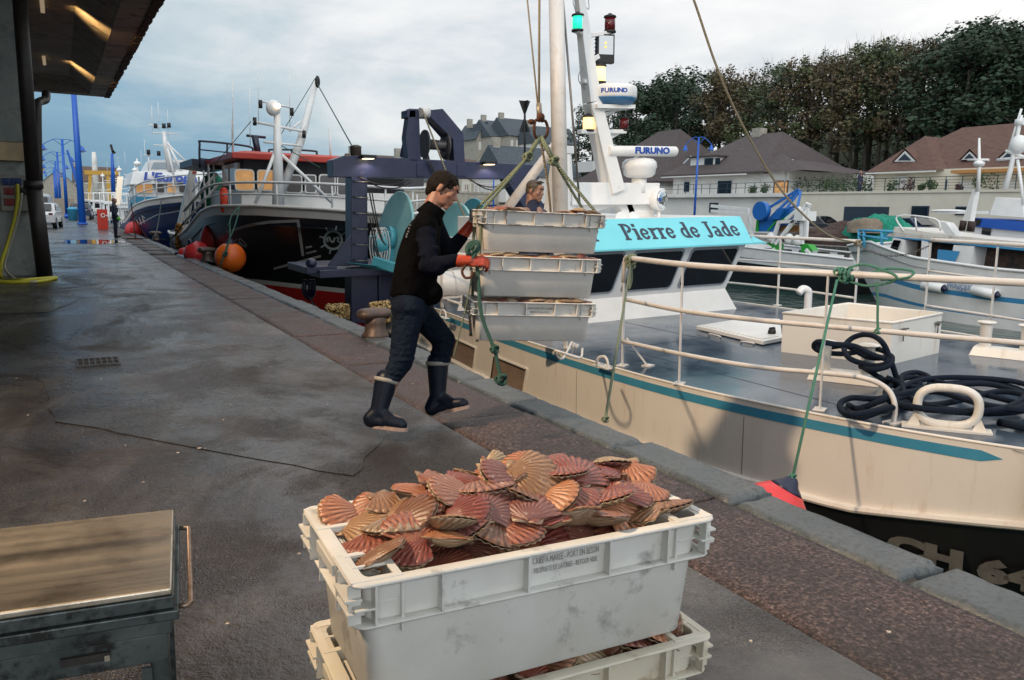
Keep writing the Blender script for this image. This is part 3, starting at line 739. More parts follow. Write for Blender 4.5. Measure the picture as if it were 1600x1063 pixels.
# ================================================================== people
rt = Vector((XC[0], YC[0], UC[0])); upc = Vector((XC[1], YC[1], UC[1])); bk = Vector((XC[2], YC[2], UC[2]))
M_skin = mat('skin', (.36, .18, .125), .5, c2=(.30, .14, .095), sc=14, bump=.1, bsc=120, bd=.001)
M_skin2 = mat('stubbled_skin', (.36, .19, .135), .55, c2=(.20, .115, .09), sc=22, lo=.4, hi=.7, bump=.15, bsc=160, bd=.001)
M_hair = mat('dark_brown_hair', (.003, .0018, .0014), .8, c2=(.008, .0048, .0035), sc=40, sc3=(1, 1, 3), bump=.6, bsc=110, bd=.003, spec=.25)
M_hair2 = mat('grey_brown_hair', (.03, .022, .017), .6, c2=(.10, .08, .06), sc=60, bump=.9, bsc=120, bd=.005)
M_fleece = mat('black_fleece', (.0030, .0030, .0034), .95, c2=(.0055, .0055, .0065), sc=9, bump=.8, bsc=7, bd=.04, spec=.04)
M_sleeve = mat('dark_navy_sleeve', (.004, .0055, .011), .9, c2=(.008, .010, .018), sc=7, bump=.8, bsc=9, bd=.04, spec=.06)
M_navyj = mat('navy_work_jacket', (.008, .012, .035), .8, c2=(.014, .02, .05), sc=7, bump=.5, bsc=12, bd=.02)
M_jean = mat('wet_dark_denim', (.004, .008, .018), .85, c2=(.011, .020, .038), sc=6, lo=.4, hi=.7, bump=1, bsc=11, bd=.05, spec=.12)
M_boot = mat('navy_rubber', (.004, .007, .017), .40, c2=(.008, .013, .027), sc=10, bump=.2, bsc=12, bd=.012, spec=.25)
M_sole = mat('pale_rubber_sole', (.42, .30, .25), .6, c2=(.28, .2, .17), sc=25)
M_cuffb = mat('boot_band', (.30, .29, .26), .6)
M_glove = mat('orange_rubber_glove', (.50, .060, .018), .38, c2=(.36, .035, .014), sc=12, lo=.4, hi=.7, bump=.3, bsc=45, bd=.006, dirt=(.07, .03, .02), dsc=14, dlo=.55, dhi=.68)
M_glovek = mat('glove_dark_grip', (.03, .02, .02), .6, c2=(.09, .03, .02), sc=15)
M_eye = mat('eye_white', (.55, .5, .46), .2); M_iris = mat('iris', (.03, .02, .015), .2)
M_lip = mat('lips', (.36, .13, .10), .45)
def cap(g, p, q, r1, r2=None, n=12):
    r2 = r1 if r2 is None else r2; p, q = Vector(p), Vector(q); d = q-p; L = d.length; d.normalize()
    N = 5; prof = [(r1*math.cos(rad(90-90*k/N)), -r1*math.sin(rad(90-90*k/N))) for k in range(N)]+[(r1, 0), (r2, L)]+[(r2*math.cos(rad(90*(k+1)/N)), L+r2*math.sin(rad(90*(k+1)/N))) for k in range(N)]
    g.lathe(prof, p, d, n); return g
def headframe(c, f, u):
    f = Vector(f).normalized(); s = Vector(u).cross(f).normalized(); u = f.cross(s)
    return Matrix.Translation(c) @ Matrix((f, s, u)).transposed().to_4x4()      # x forward, y left, z up
def head_mass(g, M, jaw=1.0):
    L = lambda *a: M @ Vector(a)
    R3 = M.to_3x3().to_4x4()
    g.ell(L(-.018, 0, .032), (.098, .076, .088), R3)
    g.ell(L(.022, 0, -.030), (.068, .058*jaw, .074), R3)
    g.ell(L(.030, 0, -.068), (.052, .050*jaw, .036), R3)
    g.ell(L(.070, 0, -.094), (.021, .022*jaw, .017), R3)
    g.ell(L(.070, 0, .052), (.026, .052, .030), R3)
    for s in (-1, 1):
        g.ell(L(.078, s*.024, .029), (.014, .024, .0085), R3)       # brow
        g.ell(L(.0745, s*.030, .0115), (.0125, .0175, .0115), R3)       # eyelid
        g.ell(L(.060, s*.040, -.015), (.026, .020, .020), R3)       # cheekbone
        g.ell(L(-.012, s*.077, -.008), (.017, .009, .031), R3 @ Matrix.Rotation(.25, 4, 'Y'))  # ear
        g.ell(L(.096, s*.012, -.024), (.010, .008, .007), R3)       # nostril
    cap(g, L(.083, 0, .018), L(.108, 0, -.018), .0085, .0115)
    g.ell(L(.088, 0, -.048), (.014, .024, .008), R3); g.ell(L(.085, 0, -.066), (.014, .021, .009), R3)
def head_bits(t, M):
    L = lambda *a: M @ Vector(a)
    for s in (-1, 1):
        g = MB(); g.ell(L(.0790, s*.030, .0035), (.0075, .0125, .0045), M.to_3x3().to_4x4(), 12, 8); e = build('eye', g, M_eye, t)
        g = MB(); g.ell(L(.0835, s*.030, .0030), (.0035, .0105, .0040), M.to_3x3().to_4x4(), 10, 6); build('iris', g, M_iris, e)
        g = MB(); g.tube(curve([L(.094, s*.008, .034), L(.094, s*.024, .040), L(.084, s*.042, .036)], 4), [.0035]*9, 6); build('eyebrow', g, M_hair, t)
    g = MB(); g.ell(L(.094, 0, -.050), (.008, .021, .0045), M.to_3x3().to_4x4()); g.ell(L(.091, 0, -.0605), (.008, .019, .005), M.to_3x3().to_4x4()); build('lips', g, M_lip, t)
def hand_mass(g, M, curl=(25, 40, 30), sc=1.0, thumb=(.5, .8), spread=.0):
    L = lambda *a: M @ (Vector(a)*sc)
    R3 = M.to_3x3().to_4x4()
    g.ell(L(.045, 0, 0), (.052*sc, .044*sc, .019*sc), R3)
    for y in (-.030, -.010, .011, .031): cap(g, L(.022, y*.7, 0), L(.086, y, .002), .0125*sc, .0115*sc, 8)
    cap(g, L(-.03, 0, 0), L(.02, 0, 0), .028*sc, .030*sc)
    for y, ln in ((-.031, .80), (-.010, .97), (.011, 1.04), (.032, .95)):
        p = Vector((.088, y, .002)); a = 0
        for k, (seg, cu) in enumerate(zip((.040, .027, .021), curl)):
            a += rad(cu); q = p+Vector((math.cos(a)*seg*ln, y*spread, -math.sin(a)*seg*ln))
            cap(g, L(*p), L(*q), (.0108-.0012*k)*sc, (.0100-.0012*k)*sc, 8); p = q
    a, b_ = thumb
    p = Vector((.018, .030, -.006)); q = p+Vector((.030, .028*a+.01, -.016*b_)); r_ = q+Vector((.030, .006*a, -.016*b_)); s_ = r_+Vector((.022, -.003, -.012*b_))
    cap(g, L(*p), L(*q), .0150*sc, .0125*sc, 8); cap(g, L(*q), L(*r_), .0125*sc, .0112*sc, 8); cap(g, L(*r_), L(*s_), .0112*sc, .0095*sc, 8)
def mframe(o, x, z):
    x = Vector(x).normalized(); y = Vector(z).cross(x).normalized(); z = x.cross(y)
    return Matrix.Translation(o) @ Matrix((x, y, z)).transposed().to_4x4()
# ---------------------------------------------------------------- the man guiding the crates
pm_ = thing('person', PZ(650, 672, 0), 'striding man in black fleece vest, jeans and rubber boots, orange gloves on the hanging crates', 'person')
D0 = 5.42
P = lambda x, y, d=D0: PD(x, y, d)
hd = headframe(P(693, 298, 5.42), rt*.86-upc*.46+bk*.10, upc*.88+rt*.44)
sh_n, el_n, wr_n = P(664, 352, 5.27), P(672, 416, 5.16), P(716, 408, 5.14)
sh_f, el_f, wr_f = P(676, 348, 5.58), P(700, 396, 5.66), P(722, 368, 5.66)
pel = P(641, 478, 5.42); hip_n, hip_f = P(638, 482, 5.34), P(652, 480, 5.50)
kn_n, an_n = P(627, 566, 5.30), P(590, 646, 5.25)
kn_f, an_f = P(694, 532, 5.55), P(684, 622, 5.57)
g = MB(); head_mass(g, hd)
nk = P(672, 331, 5.42); cap(g, hd @ Vector((-.03, 0, -.03)), nk, .056, .062)
cap(g, nk, P(667, 350, 5.42), .065, .08); cap(g, P(661, 362, 5.42), P(648, 430, 5.42), .10, .10); cap(g, P(648, 430, 5.42), pel, .11, .12)
cap(g, sh_n, sh_f, .06); cap(g, sh_n, el_n, .046, .038); cap(g, el_n, wr_n, .038, .027); cap(g, sh_f, el_f, .046, .038); cap(g, el_f, wr_f, .038, .027)
for h, k, a in ((hip_n, kn_n, an_n), (hip_f, kn_f, an_f)): cap(g, h, k, .08, .055); cap(g, k, a, .052, .036); cap(g, a, a+rt*.15-upc*.05, .035, .025)
hn = mframe(wr_n+rt*.06, rt*1-upc*.02-bk*.12, bk*.8+upc*.6)      # near hand, back towards us
hf = mframe(P(736, 352, 5.66), rt*.62+upc*.78, -rt*.6+upc*.4+bk*.55)
cap(g, wr_n, wr_n+rt*.08, .026); hand_mass(g, hn, (30, 50, 35), .9); cap(g, wr_f, P(736, 352, 5.66), .026); hand_mass(g, hf, (25, 40, 30), .9)
organic('body', g, M_skin, pm_, .0065, 3)
head_bits(pm_, hd)
# hair: crown, nape, fringe tufts
g = MB(); R3 = hd.to_3x3().to_4x4(); L = lambda *a: hd @ Vector(a)
g.ell(L(-.020, 0, .052), (.103, .083, .082), R3); g.ell(L(-.060, 0, .012), (.068, .078, .082), R3); g.ell(L(-.072, 0, -.030), (.046, .060, .058), R3); g.ell(L(-.040, 0, .005), (.050, .082, .050), R3)
q = random.Random(4)
for k in range(30):
    y = q.uniform(-.06, .06); b0 = L(.040+q.uniform(-.02, .01), y, .108-abs(y)*.35); b1 = L(.086+q.uniform(-.012, .010)-abs(y)*.3, y*1.05, .062+q.uniform(-.012, .016)); cap(g, b0, b1, .014, .005, 7)
for k in range(40):
    a = q.uniform(0, 6.28); z = q.uniform(.02, .12); rr = math.sqrt(max(0, 1-((z-.04)/.095)**2)); c0 = (-.022+math.cos(a)*.09*rr, math.sin(a)*.075*rr, z)
    if c0[0] > .05 and z < .07: continue
    cap(g, L(*c0), L(c0[0]*1.10+.008, c0[1]*1.13, c0[2]*1.08-.006), .014, .006, 7)
for s in (-1, 1): cap(g, L(.020, s*.072, .035), L(.012, s*.073, -.012), .011, .007, 7)
organic('hair', g, M_hair, pm_, .0055, 1)
# long sleeves
g = MB()
cap(g, sh_n, el_n, .070, .055); cap(g, el_n, P(711, 407, 5.14), .055, .044); cap(g, el_n-rt*.02, el_n+rt*.05-upc*.01, .058, .056)
for k in range(5): g.ell(sh_n.lerp(el_n, .2+.18*k)+rt*.012*(-1)**k, (.070, .070, .022), None)
organic('sleeve', g, M_sleeve, pm_, .009, 5)
g = MB()
cap(g, sh_f, el_f, .074, .058); cap(g, el_f, P(722, 370, 5.66), .058, .046)
organic('sleeve', g, M_sleeve, pm_, .009, 5)
# vest
g = MB(); S_ = (bk)
def slab_ring(pts, rx, ry, g):
    for i in range(len(pts)-1):
        for k in range(4):
            c = pts[i].lerp(pts[i+1], k/4); a = rx[i]+(rx[i+1]-rx[i])*k/4; b_ = ry[i]+(ry[i+1]-ry[i])*k/4
            g.ell(c, (a, b_, .075), Matrix((rt, -bk, upc)).transposed().to_4x4(), 20, 12)
tp = [P(668, 345), P(660, 366), P(655, 396), P(650, 426), P(645, 452), P(642, 462)]
slab_ring(tp, [.080, .122, .148, .156, .150, .145], [.165, .195, .185, .18, .175, .17], g)
for k in range(5): cap(g, sh_n.lerp(sh_f, k/4)+rt*.0-upc*.01, P(660, 385), .082, .10)
cap(g, P(636, 452, 5.40), P(672, 458, 5.40), .10, .09); cap(g, P(628, 440, 5.42), P(622, 462, 5.42), .07, .06)
organic('vest', g, M_fleece, pm_, .010, 14)
g = MB(); c0, c1 = P(672, 337, 5.42), P(683, 320, 5.42)
ax = (c1-c0).normalized(); g.lathe([(.105, -.02), (.092, .015), (.082, .05), (.080, .075), (.074, .075), (.070, .03), (.07, 0)], c0, ax, 22, sx=1.06, sy=.94); build('collar', g, M_fleece, pm_)
g = MB()
for k, (x, y) in enumerate(((634, 352), (632, 357), (631, 362), (629, 366), (628, 370), (640, 341))): g.box(PD(x+7, y, 5.262), (.010, .005, .012))
build('back_print', g, M_cuffb, pm_)
# jeans
g = MB()
cap(g, P(640, 470), P(643, 486), .135, .13); cap(g, hip_n, hip_f, .12, .11)
cap(g, hip_n-upc*.02, kn_n, .108, .078); cap(g, kn_n, P(607, 596, 5.28), .078, .062); cap(g, hip_f-upc*.02, kn_f, .104, .080); cap(g, kn_f, P(686, 570, 5.56), .080, .066)
for t_ in (.55, .7, .82, .93): g.ell(hip_n.lerp(kn_n, t_), (.09, .09, .024)); g.ell(hip_f.lerp(kn_f, t_), (.090, .090, .024))
for t_ in (.2, .5, .8): g.ell(kn_n.lerp(P(607, 596, 5.28), t_), (.080, .08, .024)); g.ell(kn_f.lerp(P(686, 570, 5.56), t_), (.082, .082, .024))
organic('jeans', g, M_jean, pm_, .009, 1)
# boots
def boot(top, ankle, heel, toe, nm='rubber_boot', up=upc):
    g = MB(); d = (top-ankle)
    f = (toe-heel).normalized()
    cap(g, ankle, top, .058, .076, 16)
    cap(g, ankle+d*.5, top, .068, .078, 16)
    cap(g, ankle, heel+up*.058, .056, .050); cap(g, ankle, heel.lerp(toe, .55)+up*.055, .05, .046); cap(g, heel+up*.045, toe-f*.045+up*.040, .046, .042, 14)
    cap(g, heel.lerp(toe, .45)+up*.055, toe-f*.055+up*.045, .048, .045, 14)
    o = organic(nm, g, M_boot, pm_, .0075, 4)
    s = f.cross(up).normalized(); poly = []
    for k in range(24):
        a = 2*math.pi*k/24; u = math.cos(a); w_ = math.sin(a)*(.047+.006*u)*(1 if abs(u) < .97 else .9)
        c = heel.lerp(toe, .5); L2 = (toe-heel).length/2+.004
        poly.append(c+f*L2*u+s*w_*(1-.18*math.exp(-((u+.25)/.25)**2)))
    g = MB(); g.prism(poly, up*.024); build('sole', g, M_sole, o)
    g = MB(); dn = d.normalized(); g.lathe([(.076, -.02), (.0835, -.018), (.0835, .006), (.078, .008), (.070, .006)], top, dn, 22); build('top_band', g, M_cuffb, o)
boot(P(604, 594, 5.28), P(592, 642, 5.25), P(579, 668, 5.24), P(637, 675, 5.22))
boot(P(684, 566, 5.56), P(684, 618, 5.57), P(676, 650, 5.57), P(734, 638, 5.52), up=(upc*.98+rt*-.14).normalized())
# gloves (five fingers each)
g = MB(); hand_mass(g, hn, (34, 52, 38), 1.12, thumb=(.3, 1.0)); cap(g, wr_n-rt*.0, wr_n+rt*.07, .042, .036, 14); organic('glove', g, M_glove, pm_, .0052, 2)
g = MB(); hand_mass(g, hf, (38, 50, 30), 1.15, thumb=(.9, .6)); cap(g, P(722, 369, 5.66), P(737, 350, 5.66), .044, .036, 14); organic('glove', g, M_glove, pm_, .0052, 2)
# ---------------------------------------------------------------- generic standing figure
def standing(base, ht, f, label, skin, hair, top_m, leg_m, headtilt=0, hairtype=1, arms='down', vox=.012, glove=None, boots=True, loc_off=0):
    t = thing('person', base, label, 'person')
    f = Vector(f).normalized(); u = Vector((0, 0, 1)); s = u.cross(f).normalized(); k = ht/1.78; B = Vector(base)
    Q = lambda x, y, z: B+(f*x+s*y+u*z)*k
    hf_ = headframe(Q(.02, 0, 1.655), f*math.cos(headtilt)-u*math.sin(headtilt), u)
    g = MB(); head_mass(g, hf_, 1.08); cap(g, Q(-.02, 0, 1.62), Q(-.02, 0, 1.46), .06*k, .07*k)
    cap(g, Q(0, -.15, 1.42), Q(0, .15, 1.42), .06*k); cap(g, Q(0, 0, 1.4), Q(0, 0, .98), .12*k, .12*k)
    hands = []
    for sd in (-1, 1):
        S, E_, Wp = Q(0, sd*.19, 1.42), Q(-.02, sd*.25, 1.13), Q(.12, sd*.22, .92)
        cap(g, S, E_, .045*k, .038*k); cap(g, E_, Wp, .036*k, .027*k); M = mframe(Wp, (Wp-E_), s*sd); hand_mass(g, M, (15, 25, 20), .95*k); hands.append(M)
        cap(g, Q(0, sd*.09, .95), Q(.02, sd*.10, .50), .08*k, .055*k); cap(g, Q(.02, sd*.10, .50), Q(0, sd*.10, .09), .052*k, .036*k); cap(g, Q(0, sd*.10, .05), Q(.15, sd*.11, .035), .035*k, .03*k)
    organic('body', g, skin, t, vox*.7, 2); head_bits(t, hf_)
    g = MB(); R3 = hf_.to_3x3().to_4x4(); L = lambda *a: hf_ @ Vector(a)
    if hairtype == 1:
        g.ell(L(-.022, 0, .050), (.099, .081, .078), R3); g.ell(L(-.055, 0, .008), (.062, .073, .070), R3)
        for sd in (-1, 1): cap(g, L(.018, sd*.072, .03), L(.012, sd*.073, -.01), .010, .006, 7)
        q = random.Random(8)
        for i_ in range(18): y = q.uniform(-.05, .05); cap(g, L(.04, y, .105), L(.066, y*1.05, .112+q.uniform(-.01, .012)), .012, .006, 6)
    else: g.ell(L(-.045, 0, .0), (.068, .081, .052), R3)
    organic('hair', g, hair, t, .007, 1)
    g = MB()
    for z, a, b_ in ((1.40, .10, .19), (1.3, .13, .20), (1.15, .135, .19), (1.0, .135, .19), (.88, .135, .19)): g.ell(Q(0, 0, z), (a*k, b_*k, .13*k), Matrix((f, s, u)).transposed().to_4x4())
    for sd in (-1, 1):
        S, E_, Wp = Q(0, sd*.19, 1.40), Q(-.02, sd*.25, 1.13), Q(.12, sd*.22, .92)
        cap(g, S, E_, .072*k, .058*k); cap(g, E_, E_.lerp(Wp, .92), .058*k, .046*k)
    cap(g, Q(-.01, 0, 1.44), Q(0, 0, 1.52), .085*k, .075*k)
    organic('jacket', g, top_m, t, vox, 2)
    g = MB()
    for sd in (-1, 1): cap(g, Q(0, sd*.09, .95), Q(.02, sd*.10, .50), .105*k, .080*k); cap(g, Q(.02, sd*.10, .50), Q(0, sd*.10, .30), .080*k, .070*k)
    cap(g, Q(0, -.07, .96), Q(0, .07, .96), .12*k)
    organic('trousers', g, leg_m, t, vox, 2)
    for sd in (-1, 1):
        g = MB(); cap(g, Q(0, sd*.10, .08), Q(.01, sd*.10, .36), .055*k, .070*k); cap(g, Q(-.03, sd*.10, .045), Q(.17, sd*.11, .04), .045*k, .040*k); organic('boot', g, M_boot, t, vox*.8, 2)
    if glove:
        for M in hands: g = MB(); hand_mass(g, M, (15, 25, 20), 1.1*k); organic('glove', g, glove, t, vox*.6, 1)
    return t
b2 = PD(833, 330, 9.0); b2.z = .06
standing(b2, 1.80, (rt*.80+bk*.52), 'bearded man with short greying hair on the boat, seen over the top hanging crate', M_skin2, M_hair2, M_navyj, M_navyj, .25)
M_gg = mat('lime_glove', (.12, .6, .02), .5)
standing(PZ(181, 371, 0), 1.74, (rt*.85-bk*.3), 'balding man in navy overalls and dark boots, waiting far along the quay', M_skin2, M_hair2, M_navyj, M_navyj, .05, 2, vox=.02, glove=M_gg)
# ================================================================== the cream boat alongside
BO, BA = Vector((4.9, 5.0, -.12)), rad(1.8)
def _bm(): return Matrix.Translation(BO) @ Matrix.Rotation(-BA, 4, 'Y')
BI = _bm().inverted(); BE = BI @ EYE
def _bq(x, y, k, v):
    r = BI.to_3x3() @ ray(x, y); return BE + r*((v-BE[k])/r[k])
def bX(x, y, v): return _bq(x, y, 0, v)
def bY(x, y, v): return _bq(x, y, 1, v)
def bZ(x, y, v=0): return _bq(x, y, 2, v)
M_cream = mat('cream_hull_paint', (.76, .725, .67), .36, c2=(.71, .67, .61), sc=1.1, dirt=(.60, .50, .40), dsc=5, dsc3=(1.5, 1.5, .22), dlo=.55, dhi=.74, bump=.06, bsc=6, bd=.01)
M_white = mat('white_gloss_paint', (.78, .78, .77), .32, c2=(.70, .70, .69), sc=2.5, dirt=(.42, .38, .33), dsc=6, dlo=.66, dhi=.8)
M_rail = mat('white_rail_paint', (.66, .63, .60), .38, c2=(.55, .48, .42), sc=7, lo=.5, hi=.75, dirt=(.30, .20, .13), dsc=30, dlo=.68, dhi=.76)
M_blackh = mat('black_hull_paint', (.010, .010, .011), .30, c2=(.016, .016, .018), sc=2, dirt=(.05, .045, .04), dsc=9, dlo=.68, dhi=.8)
M_teal = mat('teal_stripe_paint', (.045, .25, .39), .4, c2=(.06, .28, .43), sc=4)
M_signb = mat('cyan_sign_paint', (.17, .61, .70), .4, c2=(.15, .56, .65), sc=2)
M_ltr = mat('dark_lettering', (.02, .03, .06), .5)
M_glass = mat('dark_window_glass', (.004, .005, .007), .04, spec=.6)
M_gasket = mat('window_gasket', (.25, .27, .30), .5)
M_deck = mat('blue_grey_deck', (.036, .062, .096), .18, c2=(.062, .090, .128), sc=1.3, rv=.12, bump=.25, bsc=18, dirt=(.10, .12, .14), dsc=2.2, dlo=.60, dhi=.75, bd=.003)
M_ply = mat('stained_plywood', (.28, .20, .15), .6, c2=(.20, .15, .12), sc=5, sc3=(1, 1, 4), bump=.3, bsc=20, bd=.004)
M_blk = mat('black_rubber', (.012, .012, .013), .6)
M_chain = mat('chain_steel', (.16, .15, .14), .45, .7)
M_gnavy = mat('navy_gantry_paint', (.018, .024, .06), .30, c2=(.028, .034, .078), sc=4, dirt=(.05, .05, .07), dsc=9, dlo=.62, dhi=.75, bump=.08, bsc=9, bd=.006)
M_tealm = mat('turquoise_machinery', (.09, .40, .48), .35, c2=(.06, .32, .40), sc=3, dirt=(.05, .12, .10), dsc=14, dlo=.63, dhi=.72)
M_palet = mat('pale_turquoise_disc', (.30, .58, .58), .4, c2=(.22, .50, .52), sc=2.2, dirt=(.14, .26, .22), dsc=7, dlo=.6, dhi=.75)
M_blue = mat('blue_radome_base', (.03, .14, .30), .35)
M_bluet = mat('blue_lettering', (.01, .06, .35), .4)
bt = thing('fishing_boat', BO, 'cream fishing boat with turquoise wheelhouse sign and navy stern gantry moored against the quay', 'boat', None, (0, -BA, 0))
EDGE = [(-5.6, 2.75), (-5.2, 2.2), (-4.4, 1.72), (-3.2, 1.30), (-2.2, .98), (-1.7, .78), (-.7, .48), (.3, .25), (1.2, .15), (2.6, .13), (4.0, .18), (5.2, .26), (6.6, .40), (9.0, .50), (11, .55)]
def ex(y):
    for (a, b), (c, d) in zip(EDGE, EDGE[1:]):
        if a <= y <= c:
            t = (y-a)/(c-a); return b+(d-b)*t
    return EDGE[-1][1] if y > 0 else 2.75
def exs(y): return (ex(y-.5)+2*ex(y)+ex(y+.5))/4 if y > -4.6 else ex(y)
YS = [-5.6+i*.2 for i in range(int(16.6/.2)+1)]
def up(y): return max(0, (-1.2-y))**1.6*.02           # the sheer lifts towards the bow
def rz(y): return max(0, -.95-y)*.165 if y > -4 else .50     # the rubbing strake climbs faster than the deck edge
g = MB(); rr_ = [(0, 0, 0), (-.7, 0, 0), (-.705, -.045, 1), (-.73, -.055, 1), (-.75, -.045, 1), (-.77, .0, 1)]
for sgn in (1, -1):
    rows = []
    for y in YS:
        x = exs(y); row = []
        hb = 2.75-x
        for z, o, _ in rr_: row.append(Vector((2.75-sgn*(hb-o*(-1) if False else hb-(o if o > 0 else o)), y, z+up(y)*(1+z)+rz(y)*min(1, -z/.7))))
        rows.append(row)
    g.loft(rows, closed=False, sm=False)
build('topsides', g, M_cream, bt, local=True, fix=True)
g = MB()
for sgn in (1, -1):
    rows = []
    for y in YS:
        hb = 2.75-exs(y); row = []
        for z, k in ((-.765, .0), (-1.0, .06), (-1.3, .16), (-1.6, .30), (-2.4, .8)):
            fl = k*(1+max(0, -y)*.28); row.append(Vector((2.75-sgn*max(0.02, hb-fl), y+fl*.3*(1 if y < -4 else 0), z+rz(y)*max(0, 1-(-z-.765)/.8))))
        rows.append(row)
    g.loft(rows, closed=False, sm=True)
g.poly([(.6, 11, -.7), (4.9, 11, -.7), (4.3, 11, -2.4), (1.2, 11, -2.4)])
build('lower_hull', g, M_blackh, bt, local=True, fix=True)
g = MB()
L1 = [(exs(y)+.012, y, up(y)) for y in YS]; L2 = [(5.5-exs(y)-.012, y, up(y)) for y in YS]
for i in range(len(YS)-1): g.add([L1[i], L2[i], L2[i+1], L1[i+1]], [(0, 1, 2, 3)])
build('deck', g, M_deck, bt, local=True)
g = MB()   # edge of the deck plating
g.tube([Vector((exs(y)+.006, y, up(y)+.004)) for y in YS], .013, 6); g.tube([Vector((5.5-exs(y)-.006, y, up(y)+.004)) for y in YS], .013, 6)
build('gunwale_bar', g, M_cream, bt, local=True)
g = MB(); ys = [y for y in [-1.95+i*.13 for i in range(100)]]
def sp_(y, z): return Vector((exs(y)-.0035, y, z+up(y)*(1+z)))
for i in range(len(ys)-1):
    a, b_ = ys[i], ys[i+1]; wa = .047 if i > 0 else .0; 
    za0, za1 = (-.048, -.130) if i > 0 else (-.088, -.090)
    g.add([sp_(a, za0), sp_(a, za1), sp_(b_, -.130), sp_(b_, -.048)], [(0, 1, 2, 3)])
build('teal_stripe', g, M_teal, bt, local=True)
for y0, y1 in ((3.55, 4.55), (5.2, 6.15)):      # freeing ports
    g = MB()
    fr = [(y0, -.35), (y1, -.35), (y1+.12, -.70), (y0+.12, -.70)]
    xq = lambda y: exs(y)-.004
    g.add([(xq(y), y, z) for y, z in fr], [(3, 2, 1, 0)], 0)
    build('freeing_port', g, M_ply, bt, local=True)
    g = MB()
    for (a, b_) in zip(fr, fr[1:]+fr[:1]): g.beam((xq(a[0])-.006, a[0], a[1]), (xq(b_[0])-.006, b_[0], b_[1]), .022, .02)
    build('port_frame', g, M_cream, bt, local=True)
    g = MB(); g.beam((xq(y0+.02)-.01, y0+.02, -.372), (xq(y1)-.01, y1, -.372), .012, .016); g.beam((xq(y1)-.01, y1+.0, -.372), (xq(y1+.1)-.01, y1+.1, -.69), .012, .016); build('port_gap', g, M_blk, bt, local=True)
# plating seams and hull number
g = MB()
for y in (-.0, 2.4, 7.0): g.beam((exs(y)-.0016, y, -.15), (exs(y)-.0016, y, -.69), .002, .003)
g.beam((.2, 2.6, .0015), (5.3, 2.6, .0015), .006, .002); g.beam((.6, -.9, .0015), (5.0, -.9, .0015), .006, .002); g.beam((2.2, 2.6, .0015), (2.2, 8, .0015), .006, .002); g.beam((.9, -3, .0015), (.9, 2.6, .0015), .006, .002)
build('plate_seam', g, mat('dark_seam', (.03, .04, .05), .5), bt, local=True)  # thin dark lines along the plate joints
M_num = mat('grey_hull_number', (.075, .075, .07), .6, c2=(.12, .12, .11), sc=9)
def onflank(px, py):
    x = .9
    for _ in range(8): p = bX(px, py, x); x = exs(p.y)+.055
    return p
pa1, pa2 = onflank(1385, 875), onflank(1578, 875)
dr_ = (pa2-pa1); dr_.z = 0
text('hull_number', 'CH 641', .225, M_num, frame(Vector((pa1.x, pa1.y, (pa1.z+pa2.z)/2)), dr_, (-.08, 0, 1)), bt, .016, .004, dr_.length/.50, align='LEFT')
for k, y in enumerate((7.4, 6.55)):      # small crests on the flank
    g = MB(); x = exs(y)-.006
    g.prism([(x, y-.04, -.27), (x, y+.04, -.27), (x, y+.045, -.34), (x, y, -.385), (x, y-.045, -.34)], (-.004, 0, 0)); build('crest', g, M_bluet, bt, local=True)
    g = MB(); g.prism([(x, y-.03, -.41), (x, y-.02, -.40), (x, y, -.44), (x, y+.02, -.40), (x, y+.03, -.41), (x, y, -.475)], (-.004, 0, 0)); build('crest_ribbon', g, mat('yellow_crest', (.5, .38, .03), .5), bt, local=True)
# ---- near rail
def rail(pts, r=.021): 
    g = MB(); g.tube(curve(pts, 6), r, 10); build('rail_bar', g, M_rail, bt, local=True)
def post(x, y, h, w=.045, foot=True, yaw=.5):
    g = MB(); g.box((x, y, h/2), (w, .014, h), yaw)
    if foot: g.box((x, y, .006), (.13, .10, .012), yaw)
    build('rail_post', g, M_rail, bt, local=True, bevel=.002)
TP = [(.32, 1.76), (.24, .79), (.38, .05), (.62, -.56), (1.22, -1.9), (1.9, -3.1), (2.6, -4.2)]
rail([(x, y, 1.16) for x, y in TP], .029); rail([(x, y, .72) for x, y in TP], .0225)
rail([(.29, 1.76, .27), (.24, .79, .30), (.40, 0, .30), (.63, -.56, .32), (.72, -.88, .33), (.79, -1.05, .27), (.80, -1.13, .15), (.80, -1.13, .0)], .021)
post(.30, 1.76, 1.16, yaw=.5); post(.25, .79, 1.15, yaw=.6); post(.625, -.56, 1.15, yaw=.5); post(2.1, -3.4, 1.15)
g = MB(); g.tube([(.32, 1.76, 1.17), (.30, 1.76, 1.1), (.29, 1.76, .9)], .022, 8); g.box((.80, -1.13, .006), (.13, .11, .012)); g.beam((.33, 1.73, .30), (.52, 1.62, .01), .05, .02); g.box((.53, 1.61, .006), (.12, .1, .012), .4); build('rail_foot', g, M_rail, bt, local=True)
